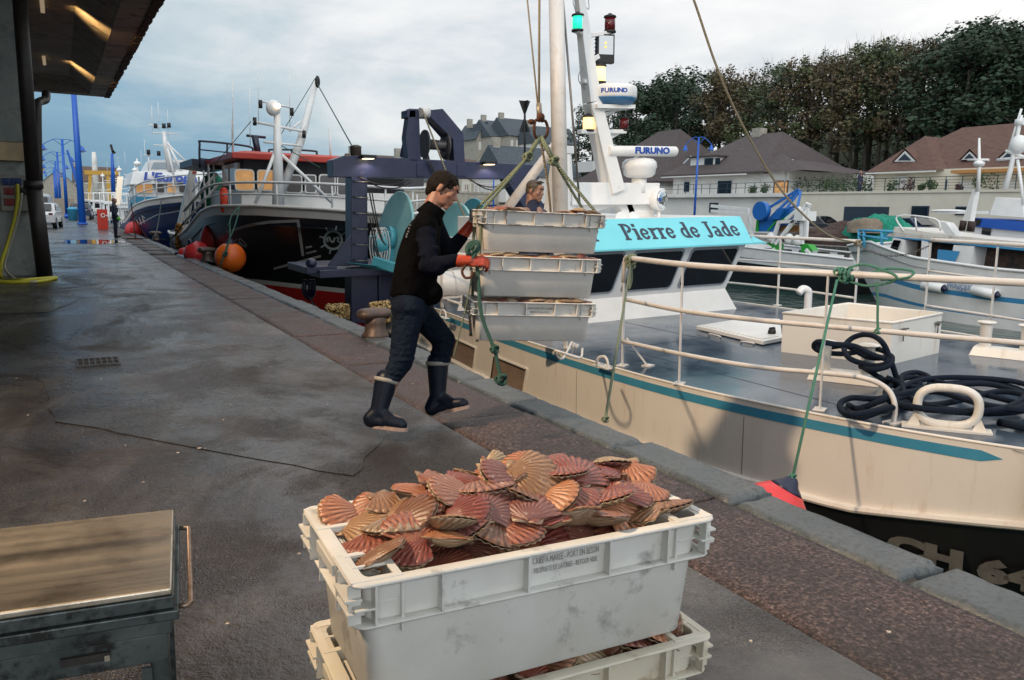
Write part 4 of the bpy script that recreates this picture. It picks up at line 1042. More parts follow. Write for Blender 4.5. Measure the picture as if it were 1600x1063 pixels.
# ---- far rail and chain
rail([(5.25, 6.4, 1.13), (5.49, 4.37, 1.13), (5.52, 3.6, 1.13), (5.50, 2.88, 1.13)], .026)
rail([(5.25, 6.4, .72), (5.49, 4.37, .72), (5.52, 3.6, .72), (5.50, 2.88, .72)], .018); rail([(5.25, 6.4, .30), (5.49, 4.37, .30), (5.50, 2.88, .28)], .018)
rail([(5.45, 1.72, 1.2), (5.28, .85, 1.2), (5.05, -.2, 1.2), (4.6, -1.4, 1.22), (3.6, -3.4, 1.25)], .026)
rail([(5.45, 1.72, .78), (5.28, .85, .76), (5.05, -.2, .76), (4.6, -1.4, .78), (3.6, -3.4, .8)], .018); rail([(5.45, 1.72, .3), (5.28, .85, .3), (5.05, -.2, .3), (4.6, -1.4, .3)], .018)
for x, y in ((5.49, 4.37), (5.50, 2.88), (5.45, 1.72), (5.26, .71), (4.9, -.7)): post(x, y, 1.16, .05, yaw=.2)
g = MB()
for z0, z1, s_ in ((1.06, 1.12, .14), (.70, .74, .10)):
    p = sag((5.50, 2.86, z0), (5.45, 1.74, z1), s_, 26)
    for i in range(26):
        c = (p[i]+p[i+1])/2; d = (p[i+1]-p[i]).normalized(); a = .03
        s, _, u = basis(d); w_ = s if i % 2 else u
        g.tube([c+d*a*math.cos(k*math.pi/4)+w_*.013*math.sin(k*math.pi/4) for k in range(8)], .0048, 5, closed=True)
build('rail_chain', g, M_chain, bt, local=True)
# ---- hatch coaming (open box), lid, vents, bitts, fairleads
def hquad(P4, z0, z1, th, mt, nm):
    g = MB(); c = sum((Vector(p) for p in P4), Vector())/4; n_ = len(P4)
    inn = [Vector(p)+(c-Vector(p)).normalized()*th*1.4 for p in P4]
    o0 = [Vector((p[0], p[1], z0)) for p in P4]; o1 = [Vector((p[0], p[1], z1)) for p in P4]; i1 = [Vector((p[0], p[1], z1)) for p in inn]; i0 = [Vector((p[0], p[1], z0+.02)) for p in inn]
    g.loft([o0, o1, i1, i0], closed=True, caps=(False, True), sm=False)
    return g
HQ = [(2.36, 1.44), (2.78, .33), (3.86, .47), (3.72, 1.62)]
g = hquad([(*p, 0) for p in HQ], 0, .455, .02, None, ''); o1 = build('hatch_coaming', g, M_cream, bt, local=True, fix=True)
g = MB(); g.tube([(p[0], p[1], .457) for p in HQ], .016, 8, closed=True); build('coaming_rim', g, M_cream, bt, local=True)
for t_ in (.18, .88):
    p = Vector((*HQ[1], .36)).lerp(Vector((*HQ[2], .36)), t_)+Vector((0, -.03, 0)); g = MB(); g.ell(p, (.028, .02, .028)); g.beam(p+Vector((-.05, 0, .01)), p+Vector((.05, -.02, .02)), .014); g.cyl(p, p-Vector((0, 0, .12)), .008, n=6); build('hatch_clamp', g, M_chain, bt, local=True)
LQ = [bZ(1088, 516), bZ(1192, 541), bZ(1222, 535), bZ(1218, 505), bZ(1165, 503)]
g = MB(); g.prism([Vector((p.x, p.y, .012)) for p in LQ], (0, 0, .05)); c = sum(LQ, Vector())/5
g.prism([Vector((p.x, p.y, .0625)).lerp(Vector((c.x, c.y, .0625)), .10) for p in LQ], (0, 0, .012)); build('hatch_lid', g, M_white, bt, local=True, bevel=.006)
for a, b_ in (((1110, 524), (1126, 528)), ((1160, 536), (1178, 539))):
    p, q = bZ(*a), bZ(*b_); g = MB(); g.tube(curve([p, p+Vector((-.05, -.03, .03)), q+Vector((-.05, -.03, .03)), q], 4), .010, 6); build('lid_handle', g, M_rail, bt, local=True)
p = bZ(1206, 521, .08); g = MB(); g.ell(p+Vector((0, 0, .02)), (.05, .05, .045)); g.tube([p+Vector((-.06, 0, 0)), p+Vector((-.04, 0, .07)), p+Vector((.04, 0, .07)), p+Vector((.06, 0, 0))], .012, 6); build('lid_lock', g, M_blk, bt, local=True)
v_ = bZ(1258, 480, .30); v_ = Vector((4.55, 2.95, 0)); g = MB(); g.tube(curve([v_, v_+Vector((0, 0, .36)), v_+Vector((-.015, 0, .44)), v_+Vector((-.09, .03, .47)), v_+Vector((-.15, .05, .41))], 4), [.055]*17, 14); build('vent_pipe', g, M_white, bt, local=True)
def bitts(c, yaw, rope=False):
    M = Matrix.Translation(c) @ Matrix.Rotation(yaw, 4, 'Z')
    g = MB(); g.box((0, 0, .05), (.66, .26, .10), 0, 0, M, .90, .72)
    for s in (-1, 1):
        q = M @ Vector((s*.20, 0, .095)); g.lathe([(.062, 0), (.062, .27), (.098, .275), (.10, .287), (.09, .292)], q, (0, 0, 1), 20)
    build('mooring_bitts', g, M_cream, bt, local=True, bevel=.006)
bc = Vector((1.72, .06, 0)); bitts(bc, rad(-62)); bitts(Vector((4.25, -.05, 0)), rad(-70))
def fairlead(p, q, h=.27):
    p, q = Vector(p), Vector(q); d = (q-p).normalized(); z = Vector((0, 0, 1)); W_ = (q-p).length
    g = MB(); pts = []
    for k in range(28):
        a = 2*math.pi*k/28; ca, sa = math.cos(a), math.sin(a)
        pts.append(p.lerp(q, .5)+d*(W_*.34*(abs(ca)**.7)*(1 if ca > 0 else -1))+z*(.185+.145*(abs(sa)**.8)*(1 if sa > 0 else -1)))
    g.tube(pts, .033, 10, closed=True)
    s = d.cross(z)
    g.prism([p-s*.07+z*.003, q-s*.07+z*.003, q+s*.07+z*.003, p+s*.07+z*.003], z*.018)
    for e in (p, q):
        c = e.lerp(p.lerp(q, .5), .12); g.prism([c-s*.012+z*.02, c-s*.012+z*.13+(p.lerp(q, .5)-e)*.18, c-s*.012+z*.02+(p.lerp(q, .5)-e)*.3], s*.024)
    build('fairlead', g, M_cream, bt, local=True)
fairlead((.80, -1.20, 0), (1.16, -1.70, 0)); fairlead((1.75, -2.95, 0), (2.1, -3.5, 0))
for (x, y) in (bZ(942, 574).xy, bZ(693, 497).xy):
    g = MB(); g.tube(curve([Vector((x-.02, y+.09, 0)), Vector((x-.02, y+.06, .09)), Vector((x, y-.02, .12)), Vector((x, y-.08, .08)), Vector((x, y-.10, 0))], 4), .015, 7); g.box((x, y, .006), (.09, .26, .012)); build('deck_eye', g, M_rail, bt, local=True)
g = MB()
for a, b_ in (((640, 388), (742, 400)), ((676, 462), (748, 484))): g.tube([bY(*a, 6.8), bY(*b_, 5.6)], .022, 8)
for a, b_ in (((735, 484), (737, 408)),): g.beam(bY(*a, 5.7), bY(*b_, 5.7), .06, .015)
g.prism([bY(715, 486, 5.7), bY(742, 486, 5.7), bY(742, 476, 5.7), bY(724, 474, 5.7), bY(727, 462, 5.7), bY(722, 462, 5.7)], (0, .02, 0))
g.tube([bY(690, 470, 6.3), bY(690, 398, 6.3)], .02, 8)
g.tube(curve([bY(905, 508, 1.9), bY(880, 560, 1.5), bY(868, 548, 1.2), bY(905, 560, 1.2), bY(910, 545, 1.4)], 4), .012, 6)
for a, b_ in (((880, 545), (893, 545)), ((893, 542), (905, 541))): g.prism([bZ(*a), bZ(a[0]+10, a[1]+2), bZ(*b_), bZ(b_[0]-10, b_[1]-4)], (0, 0, .02))
g.beam(bZ(884, 545), bZ(884, 545)+Vector((0, 0, .6)), .05, .02); g.beam(bZ(896, 543), bZ(882, 543)+Vector((0, 0, .5)), .05, .02)
build('side_rail', g, M_rail, bt, local=True)
g = MB(); a, b_ = bY(690, 444, 7.2), bY(745, 440, 7.2); g.tube([a-Vector((.12, 0, 0)), a, a.lerp(b_, .5), b_, b_+Vector((.12, 0, 0))], [.08, .20, .225, .20, .08], 22)
for t_ in (.25, .75): g.tube([a.lerp(b_, t_)+Vector((0, .232*math.cos(k*.5236), .232*math.sin(k*.5236))) for k in range(12)], .010, 5, closed=True)
build('liferaft_canister', g, M_white, bt, local=True)
g = MB(); g.beam(a-Vector((.1, 0, .22)), b_-Vector((-.1, 0, .22)), .30, .03); g.beam(a-Vector((0, 0, .22)), Vector((a.x, a.y, 0)), .05); g.beam(b_-Vector((0, 0, .22)), Vector((b_.x, b_.y, 0)), .05); build('liferaft_cradle', g, M_rail, bt, local=True)
# ---- wheelhouse
wh = MB()
x0, x1 = 1.05, 4.61
def ring(z, xa, xb, y): return [Vector((xa, y, z)), Vector((xb, y, z)), Vector((xb, 8.1, z)), Vector((xa, 8.1, z))]
wh.loft([ring(0, x0, x1, 4.42), ring(.33, x0+.12, x1-.16, 4.53), ring(1.09, x0+.10, x1-.04, 4.22), ring(1.12, x0+.10, x1-.04, 4.22)], caps=(False, True), sm=False)
W1 = build('wheelhouse', wh, M_white, bt, local=True, fix=True)
def fp(x, z):        # a point on the forward leaning window face
    t = (z-.33)/.76; return Vector((x, 4.53-.31*t, z))
nf = Vector((0, -.76, -.31)).normalized()
def winpoly(xa, xb, za, zb, sk=.0, r=.055, off=0, n_=4):
    pts = []
    for (cx, cz, a0) in ((xb-r, zb-r, 0), (xa+r, zb-r, 90), (xa+r, za+r, 180), (xb-r, za+r, 270)):
        for k in range(n_+1):
            a = rad(a0+90*k/n_); z = cz+r*math.sin(a); x = cx+r*math.cos(a)+sk*(z-(za+zb)/2); pts.append(fp(x, z)+nf*off)
    return pts
for xa, xb in ((1.28, 2.16), (2.37, 3.27), (3.46, 4.38)):
    g = MB(); g.prism(winpoly(xa-.035, xb+.035, .405, 1.035, .12, .075, .0), nf*.012); w_ = build('window', g, M_gasket, bt, local=True)
    g = MB(); g.prism(winpoly(xa, xb, .44, 1.00, .12, .055, .0125), nf*.006); w2 = build('pane', g, M_glass, w_, local=True)
g = MB()     # sign visor above the windows
A0, A1, B0, B1 = Vector((1.15, 4.08, 1.075)), Vector((4.56, 4.08, 1.085)), Vector((1.35, 4.46, 1.485)), Vector((4.72-.08, 4.46, 1.49))
nv = (A1-A0).cross(B0-A0).normalized(); nv = nv if nv.y < 0 else -nv
g.prism([A0, A1, B1, B0], -nv*.03); g.prism([A0-Vector((0, 0, .001)), A1+Vector((.30, 0, 0)), A1+Vector((.36, .55, .0)), A0+Vector((0, .55, 0))], (0, 0, -.022)); g.prism([A1+Vector((.0, 0, .002)), A1+Vector((.27, 0.02, .002)), A1+Vector((.08, .10, .10))], (0, .02, 0))
SG = build('sign_board', g, M_signb, bt, local=True, fix=True)
g = MB(); g.prism([B0, B1, B1+Vector((-.1, 3.6, 0)), B0+Vector((0, 3.6, 0))], (0, 0, -.37)); build('wheelhouse_roof', g, M_white, bt, local=True, bevel=.02)
# slab-serif letters drawn stroke by stroke (units: x height 1)
def glyphs():
    G = {}
    V = lambda x, a, b_, w=.30: ('r', x, a, x+w, b_)
    S = lambda x0, x1, y, h=.15: ('r', x0, y, x1, y+h)
    arc = lambda cx, cy, rx, ry, a0, a1, w=.24: ('a', cx, cy, rx, ry, a0, a1, w)
    G['P'] = (1.02, [V(.12, 0, 1.45), S(0, .56, 0), S(0, .5, 1.30), ('a', .50, 1.03, .36, .30, 95, -95, .26)])
    G['i'] = (.56, [V(.12, 0, 1.0), S(0, .54, 0), S(0, .3, .86), V(.12, 1.14, 1.42)])
    G['e'] = (.88, [('a', .42, .5, .30, .40, 10, 335, .25), ('r', .2, .44, .72, .57)])
    G['r'] = (.76, [V(.12, 0, 1.0), S(0, .54, 0), S(0, .3, .86), ('a', .62, .62, .22, .28, 150, 55, .24)])
    G['d'] = (.98, [V(.54, 0, 1.45), S(.42, .7, 1.31), S(.6, .94, 0), ('a', .42, .47, .27, .37, 60, 300, .25)])
    G['J'] = (.86, [V(.40, .25, 1.45), S(.22, .84, 1.30), ('a', .33, .30, .22, .27, 0, -150, .25)])
    G['a'] = (.90, [V(.48, .0, .72), S(.55, .88, 0), ('a', .38, .70, .25, .20, 5, 150, .22), ('a', .36, .30, .22, .20, 60, 330, .22)])
    G[' '] = (.50, [])
    return G
GL = glyphs()
def slabtext(name, s, size, M, m, parent, sx=1.0, step=.0004):
    g = MB(); x = 0; k = 0
    for ch in s:
        wd, st = GL[ch]
        for q in st:
            k += 1; z = .002+step*(k % 6)
            if q[0] == 'r': pts = [(x+q[1], q[2]), (x+q[3], q[2]), (x+q[3], q[4]), (x+q[1], q[4])]; vs = [M @ Vector((a*size*sx, b_*size, z)) for a, b_ in pts]; g.add(vs, [(0, 1, 2, 3)])
            else:
                _, cx, cy, rx, ry, a0, a1, w_ = q; n_ = 18; vs = []
                for i in range(n_+1):
                    a = rad(a0+(a1-a0)*i/n_)
                    for sg in (-.5, .5): vs.append(M @ Vector(((x+cx+(rx+sg*w_)*math.cos(a))*size*sx, (cy+(ry+sg*w_*.8)*math.sin(a))*size, z)))
                g.add(vs, [(2*i, 2*i+1, 2*i+3, 2*i+2) for i in range(n_)])
        x += wd+.04
    return build(name, g, m, parent, local=True)
def tw(s): return sum(GL[c][0]+.04 for c in s)+0.0
du = (B0+B1-A0-A1).normalized(); dx = (A1-A0).normalized()
S0 = A0+dx*.98+du*.155
Mx = frame(S0, dx, du)
sz = .215; SX_ = 2.27/(tw('Pierre de Jade')*sz)
for w0, w1 in (('', 'Pierre'), ('Pierre ', 'de'), ('Pierre de ', 'Jade')): slabtext('sign_word', w1, sz, Mx @ Matrix.Translation((tw(w0)*sz*SX_, 0, 0)), M_ltr, SG, sx=SX_)
Ma = frame(A0+dx*.42+du*.155, dx, du); slabtext('sign_word', 'P', sz, Ma, M_ltr, SG, sx=.8)
# horns and searchlight on the wheelhouse roof
for px in (966, 985):
    p = bY(px, 344, 4.9); g = MB(); g.lathe([(.02, -.10), (.035, -.04), (.06, 0), (.10, .05), (.125, .07), (.12, .08)], p, (.1, -1, .1), 18); build('horn', g, M_white, bt, local=True)
p = bY(1030, 312, 5.2); g = MB(); g.lathe([(.06, .16), (.14, .12), (.175, .02), (.18, -.05), (.165, -.055)], p, (-.35, 1, 0), 24); g.cyl(p-Vector((0, 0, .18)), p-Vector((0, 0, .38)), .025); g.cyl(p-Vector((0, 0, .30)), p-Vector((0, 0, .38)), .10); SL = build('searchlight', g, M_white, bt, local=True)
g = MB(); g.lathe([(.162, -.057), (.12, -.072), (.0, -.08)], p, (-.35, 1, 0), 24); build('lens', g, mat('searchlight_lens', (.75, .78, .8), .08, .9), SL, local=True)
g = MB(); g.box(p+Vector((-.1, -.14, .0)), (.03, .03, .05)); build('lamp_badge', g, M_bluet, SL, local=True)
# ---- mast tower with lights, radome, radar scanner
ty = 5.35
def tz(a, b_, y=ty): return bY(a, b_, y)
g = MB()
g.beam(tz(958, 300), tz(925, 160), .34, .24, w2=.24, h2=.2); g.beam(tz(925, 160), tz(901, -40), .24, .2, w2=.10, h2=.10)
g.beam(tz(888, 303), tz(1024, 303), .22, .34, up=(0, 0, 1))
g.prism([tz(893, 318), tz(972, 318), tz(893, 343)], (0, .12, 0))
g.prism([tz(978, 318), tz(1020, 318), tz(1024, 348), tz(988, 348)], (0, .25, 0)); g.prism([tz(955, 312), tz(985, 312), tz(1000, 348), tz(988, 348)], (0, .2, 0))
g.beam(tz(885, 300), tz(872, 345), .16); 
g.beam(tz(912, 57), tz(954, 51), .10, .07, w2=.07); g.beam(tz(900, 46), tz(916, 60), .12, .06); g.beam(tz(910, 128), tz(936, 128), .12, .05); g.beam(tz(915, 100), tz(935, 88), .07); g.beam(tz(922, 176), tz(970, 160), .20, .10); g.prism([tz(928, 178), tz(968, 172), tz(930, 192)], (0, .06, 0))
g.beam(tz(905, 206), tz(976, 206), .12, .06); g.prism([tz(938, 210), tz(972, 208), tz(945, 224)], (0, .05, 0))
build('mast_tower', g, M_white, bt, local=True, bevel=.008)
def navlight(px, py, m, h=.20, r=.085, nm='navigation_light'):
    c = tz(px, py); g = MB(); g.lathe([(r*.95, -h*.65), (r*1.1, -h*.62), (r*1.1, -h*.48), (r*.9, -h*.46)], c); g.lathe([(r*.9, h*.45), (r*1.15, h*.48), (r*1.05, h*.60), (r*.5, h*.68), (.02, h*.78)], c); o = build(nm, g, M_blk, bt, local=True)
    g = MB(); g.lathe([(r*.92, -h*.46), (r*.95, 0), (r*.92, h*.45)], c, n=20); build('lens', g, m, o, local=True)
M_lred = mat('unlit_red_lens', (.09, .006, .008), .15)
M_lg = emit('lit_green_lens', (.02, .75, .45), 1.1); M_la = emit('lit_amber_lens', (1, .62, .22), 2.4)
navlight(903, 36, M_lg); navlight(953, 38, M_lred, .20); navlight(937, 116, M_la, .23, .09); navlight(919, 193, M_la, .19, .085); navlight(975, 194, M_lred, .17, .075)
p = tz(945, 77); g = MB(); g.box(p, (.28, .10, .42), rad(-14)); 
for k in range(6): g.box(p+Vector((-.15, .02, -.14+.055*k)), (.03, .08, .012), rad(-14))
FL = build('floodlight', g, M_blk, bt, local=True, bevel=.01)
g = MB(); Mf = Matrix.Translation(p) @ Matrix.Rotation(rad(-14), 4, 'Z'); g.box((0, -.053, .05), (.23, .006, .27), 0, 0, Mf); q2 = build('reflector', g, mat('floodlight_reflector', (.55, .57, .58), .25, .8), FL, local=True)
g = MB(); g.box((-.01, -.058, .08), (.03, .004, .03), 0, 0, Mf); g.box((-.01, -.058, .02), (.03, .004, .03), 0, 0, Mf); build('led', g, emit('amber_led', (1, .6, .1), .9), FL, local=True)
c = tz(957, 155); g = MB(); g.lathe([(.30, -.035), (.365, .0), (.375, .03), (.375, .135), (.36, .175), (.30, .20), (.1, .21)], c, n=36); RD = build('radome', g, M_white, bt, local=True)
g = MB(); g.lathe([(.20, -.115), (.31, -.085), (.355, -.02), (.372, .002)], c, n=36); build('radome_base', g, M_blue, RD, local=True)
g = MB(); g.prism([c+Vector((-.42, -.2, -.17)), c+Vector((.26, -.24, -.15)), c+Vector((.26, .2, -.15)), c+Vector((-.42, .2, -.17))], (0, 0, .055)); build('radome_bracket', g, M_white, bt, local=True)
def curvetext(s, c, r, a0, size, m, parent, zoff):
    for i, ch in enumerate(s):
        a = a0+i*size*.82/r; n_ = Vector((math.sin(a), -math.cos(a), 0)); x = Vector((math.cos(a), math.sin(a), 0))
        text('lettering', ch, size, m, frame(c+n_*(r+.001)+Vector((0, 0, zoff)), x, (0, 0, 1)), parent, .004, .002, 1.2)
curvetext('FURUNO', c, .376, rad(-60), .085, M_bluet, RD, .085)
sc0, sc1 = tz(948, 236, 5.25), tz(1053, 237, 5.25); g = MB()
g.beam(sc0, sc1, .10, .155); g.tube([sc0+Vector((0, -.04, 0)), sc1+Vector((0, -.04, 0))], .077, 16); RS = build('radar_scanner', g, M_white, bt, local=True, bevel=.01)
d_ = (sc1-sc0).normalized(); text('lettering', 'FURUNO', .135, M_bluet, frame(sc0.lerp(sc1, .60)+Vector((0, -.120, .0)), d_, (0, 0, 1)), RS, .006, .002, 1.25)
c = tz(999, 262); g = MB(); g.lathe([(.10, -.30), (.10, -.17), (.20, -.15), (.25, -.11), (.265, -.02), (.28, .0), (.27, .08), (.22, .13), (.10, .15), (.06, .17), (.05, .22)], c, n=28); g.cyl(c-Vector((0, 0, .17)), c-Vector((0, 0, .40)), .12, n=14); build('scanner_pedestal', g, M_white, bt, local=True)
# cables on the tower
g = MB(); g.tube(curve([tz(903, 28), tz(897, 10), tz(896, 0), tz(905, -12)], 4), .006, 5); g.tube(curve([tz(915, 98), tz(905, 115), tz(905, 128), tz(915, 140)], 4), .007, 5); g.tube(curve([tz(912, 5), tz(920, 15), tz(919, -5)], 4), .006, 5); g.tube(curve([tz(940, 165), tz(930, 175), tz(925, 185)], 4), .007, 5); build('cable', g, M_gasket, bt, local=True)
# ---- derrick post, second column, boom
g = MB(); a = tz(876, 338, 4.9); b_ = tz(868, -60, 4.9); g.tube([a, b_], [.115, .105], 20); build('derrick_post', g, M_rail, bt, local=True)
g = MB(); y = 5.3
g.prism([tz(860, 345, y), tz(900, 345, y), tz(893, 240, y), tz(876, 240, y)], (0, .25, 0)); g.bx(tz(874, 0, y).x, tz(898, 0, y).x, y-.02, y+.28, tz(880, 240, y).z, tz(880, 228, y).z); build('mast_column', g, M_white, bt, local=True, bevel=.01)
g = MB(); g.tube([tz(778, 345, 6.2), tz(882, 208, 5.6)], .075, 14); build('boom', g, M_rail, bt, local=True)
g = MB(); g.tube([tz(878, -20, 5.0), tz(906, 322, 4.6)], .016, 6); build('stay', g, M_chain, bt, local=True)
# ---- stern gantry
GY = 9.06
def gz(a, b_, y=GY): return bY(a, b_, y)
g = MB()
g.prism([gz(519, 250), gz(539, 243), gz(842, 258), gz(842, 276), gz(520, 270)], (0, .34, 0))
g.prism([gz(519, 268), gz(842, 274), gz(842, 281), gz(519, 277)], (0, .30, 0))
build('gantry_beam', g, M_gnavy, bt, local=True, bevel=.012)
g = MB(); g.prism([gz(549, 274), gz(574, 275), gz(575, 416), gz(549, 415)], (0, .36, 0)); g.prism([gz(512, 416), gz(549, 366), gz(549, 416)], (0, .05, 0)); build('gantry_leg', g, M_gnavy, bt, local=True, bevel=.01)
g = MB(); g.prism([gz(790, 277), gz(820, 277), gz(868, 345), gz(835, 352)], (0, .32, 0)); build('gantry_leg', g, M_gnavy, bt, local=True, bevel=.01)
for k in range(6):
    yy = 282+k*24.5; a, b_ = gz(553, yy), gz(572, yy+.5)
    g = MB(); g.tube([a+Vector((0, -.0, 0)), a+Vector((0, -.11, -.03)), b_+Vector((0, -.11, -.03)), b_], .012, 6); build('ladder_rung', g, M_chain, bt, local=True)
for (x_, y_) in ((576, 262), (765, 271)):
    p = gz(x_, y_, GY-.13); p = Vector((p.x, GY-.10, gz(x_, 249 if x_ < 600 else 258).z+.035)); g = MB(); g.box(p, (.26, .22, .06)); g.box(p+Vector((0, .1, .0)), (.1, .2, .05)); o = build('deck_lamp', g, M_blk, bt, local=True, bevel=.01)
    g = MB(); g.box(p+Vector((0, -.02, -.034)), (.17, .15, .008)); build('lens', g, emit('deck_lamp_lens', (1, .78, .45), 6), o, local=True)
    w_ = _bm() @ (p+Vector((0, -.06, -.05))); spot('deck_lamp_light', w_, w_+Vector((.03, .03, -1)), 14, (1, .80, .72), 150, .05, .4)
g = MB()
g.prism([gz(638, 252), gz(658, 253), gz(655, 172), gz(640, 172), gz(634, 215)], (0, .22, 0)); g.prism([gz(672, 172), gz(692, 170), gz(724, 208), gz(727, 256), gz(710, 256), gz(708, 218), gz(672, 183)], (0, .24, 0)); g.bx(gz(636, 0).x, gz(690, 0).x, GY+.02, GY+.2, gz(650, 184).z, gz(650, 170).z)
g.prism([gz(636, 184), gz(650, 184), gz(650, 170), gz(636, 172)], (0, .3, 0)); g.tube([gz(629, 246, GY+.3), gz(643, 180, GY+.3)], .06, 10); g.tube([gz(668, 186, GY+.3), gz(712, 236, GY+.3)], .05, 10); g.prism([gz(651, 254), gz(662, 254), gz(662, 276), gz(651, 276)], (0, -.02, 0)); g.prism([gz(714, 256), gz(728, 256), gz(728, 276), gz(714, 276)], (0, -.02, 0))
build('gallows_frame', g, M_gnavy, bt, local=True, bevel=.01)
g = MB(); a, b_ = gz(662, 225, GY+.15), gz(697, 228, GY+.15); g.lathe([(.26, 0), (.26, .03), (.10, .035), (.09, .40), (.12, .42), (.09, .44), (.10, (b_-a).length-.04), (.25, (b_-a).length-.035), (.25, (b_-a).length)], a, b_-a, 22); g.prism([gz(694, 250, GY+.2), gz(712, 250, GY+.2), gz(700, 228, GY+.2)], (0, .06, 0)); g.prism([gz(662, 250, GY+.2), gz(672, 250, GY+.2), gz(665, 222, GY+.2)], (0, .06, 0)); build('warp_winch', g, mat('winch_steel', (.05, .05, .06), .5, .5, c2=(.09, .08, .08), sc=12), bt, local=True)
g = MB(); g.tube([gz(656, 176, GY-.05), gz(670, 176, GY-.05)], .09, 14); build('sheave', g, M_rail, bt, local=True)
g = MB(); g.tube([gz(659, 170, GY-.12), gz(697, 268, GY-.6), gz(745, 385, GY-1.6)], .016, 7); build('warp', g, M_ro, bt, local=True)
g = MB(); c = gz(820, 182, GY+.1); x_ = .13
for s_ in (-1, 1):
    q = [c, c+Vector((-x_, 0, s_*.30)), c+Vector((x_, 0, s_*.30))]; g.prism(q, (0, .012, 0)); q = [c, c+Vector((0, -x_, s_*.30)), c+Vector((0, x_, s_*.30))]; g.prism(q, (.012, 0, 0))
c.z = gz(820, 204).z; g.cyl(gz(820, 255, GY+.1), gz(820, 180, GY+.1), .022); build('day_shape', g, M_blk, bt, local=True)
g = MB(); c = gz(556, 240, GY+.15); g.lathe([(.09, -.1), (.11, -.08), (.07, -.06), (.10, -.02), (.10, .10), (.11, .12), (.05, .15)], c); build('stern_light', g, mat('brown_lamp', (.06, .045, .035), .4), bt, local=True)
g = MB()   # stern block and platform the gantry stands on
g.bx(-.95, 1.3, 8.9, 11.2, .42, .56); g.prism([gz(549, 421), gz(590, 421), gz(590, 505), gz(549, 505)], (0, .4, 0)); g.prism([gz(592, 418), gz(655, 418), gz(655, 440), gz(600, 500), gz(592, 500)], (0, .25, 0)); g.bx(1.0, 4.6, 9.3, 11.2, -1.0, .5)
g.bx(-1.15, -.6, 9.0, 9.3, .50, .62); g.ell((-1.05, 9.05, .68), (.10, .10, .09))
build('stern_platform', g, M_gnavy, bt, local=True, bevel=.01)
g = MB(); g.prism([gz(538, 410, GY-.05), gz(690, 424, GY-.6), gz(690, 438, GY-.6), gz(580, 420, GY-.05)], (0, -.12, 0)); g.beam(gz(583, 408, GY-.2), gz(672, 436, GY-.8), .14, .17); build('platform_beam', g, M_tealm, bt, local=True, bevel=.01)
g = MB()
for (x0, y0, x1, y1, s) in ((577, 300, 600, 380, 6), (560, 276, 640, 280, 4), (668, 252, 706, 280, 5), (730, 278, 800, 282, 5), (578, 340, 592, 400, 5)):
    a, b_ = gz(x0, y0, GY-.06), gz(x1, y1, GY-.2); g.tube(sag(a, b_, .05+.02*s), .014, 6); g.tube(sag(a+Vector((.05, 0, 0)), b_+Vector((.04, 0, -.04)), .09+.02*s), .012, 6)
build('hydraulic_hose', g, M_blk, bt, local=True)
# net drums
def drum(nm, pa, pb, ra, m1, m2):
    L_ = (pb-pa).length; g = MB(); d = pb-pa
    g.lathe([(ra, 0), (ra+.015, .01), (ra+.015, .04), (ra, .05), (ra-.03, .05), (ra-.05, .035), (.26, .03), (.20, .06), (.16, .10), (.16, L_-.05)], pa, d, 44); g.lathe([(.16, 0), (ra-.05, .015), (ra, 0), (ra, .05), (.1, .05)], pb, d, 44)
    o = build(nm, g, m1, bt, local=True); g = MB(); g.lathe([(.24, -.14), (.24, -.02)], pa, d, 20)
    for k in range(10): a = k*.628; s, _, u = basis(d); g.cyl(pa+(s*math.cos(a)+u*math.sin(a))*.19-d.normalized()*.15, pa+(s*math.cos(a)+u*math.sin(a))*.19, .02, n=6)
    build('drum_motor', g, m2, o, local=True)
drum('net_drum', gz(614, 374, 9.7), gz(704, 388, 9.7), .92, M_palet, M_tealm)
drum('net_drum', gz(742, 372, 9.9), gz(812, 366, 9.9), .80, M_tealm, M_blue)
g = MB(); g.prism([gz(592, 366, 9.55), gz(615, 360, 9.55), gz(628, 440, 9.55), gz(592, 440, 9.55)], (0, .3, 0)); g.tube([gz(580, 385, 9.4), gz(600, 381, 9.4)], .20, 18); build('drum_bracket', g, M_tealm, bt, local=True, bevel=.01)
g = MB()
for k in range(5): c = gz(584, 385, 9.3); g.tube([c+Vector((.03*k, .0, 0))+Vector((.10*math.cos(a*.3927)+.02*k, -.05, .34*math.sin(a*.3927))) for a in range(16)], .012, 6, closed=True)
build('hose_coil', g, M_rail, bt, local=True)
# ---- things lying on or hanging from the boat
def B2W(p): return _bm() @ Vector(p)
q = random.Random(5); g = MB(); pts = []
def bp(x, y, z=.04): return B2W(bZ(x, y, z))
path = [(1320, 640), (1345, 652), (1385, 639), (1420, 628), (1450, 604), (1520, 598), (1585, 606), (1625, 633), (1560, 646), (1470, 642), (1400, 633), (1385, 610), (1420, 590), (1480, 600), (1560, 622), (1640, 638), (1600, 600), (1500, 590), (1430, 596), (1380, 622), (1330, 622), (1312, 634), (1330, 648), (1400, 636), (1480, 630), (1560, 612), (1610, 622), (1580, 640), (1500, 643), (1430, 637), (1400, 625), (1460, 612), (1540, 633), (1640, 646)]
zz = .035
for i, (x, y) in enumerate(path): pts.append(bp(x, y, .03+.035*(i//9)+.03*(i % 3)/2))
g.tube(curve(pts, 6), .025, 9)
pts = [bp(1385, 590, .16), bp(1420, 603, .09), bp(1448, 605, .05), bp(1452, 590, .05), bp(1430, 582, .07), bp(1408, 590, .10), bp(1420, 620, .12), bp(1480, 640, .14), bp(1560, 640, .16), bp(1600, 618, .12), bp(1540, 600, .12), bp(1460, 606, .14), bp(1400, 618, .16), bp(1345, 638, .05), bp(1325, 633, .04)]
g.tube(curve(pts, 6), .025, 9)
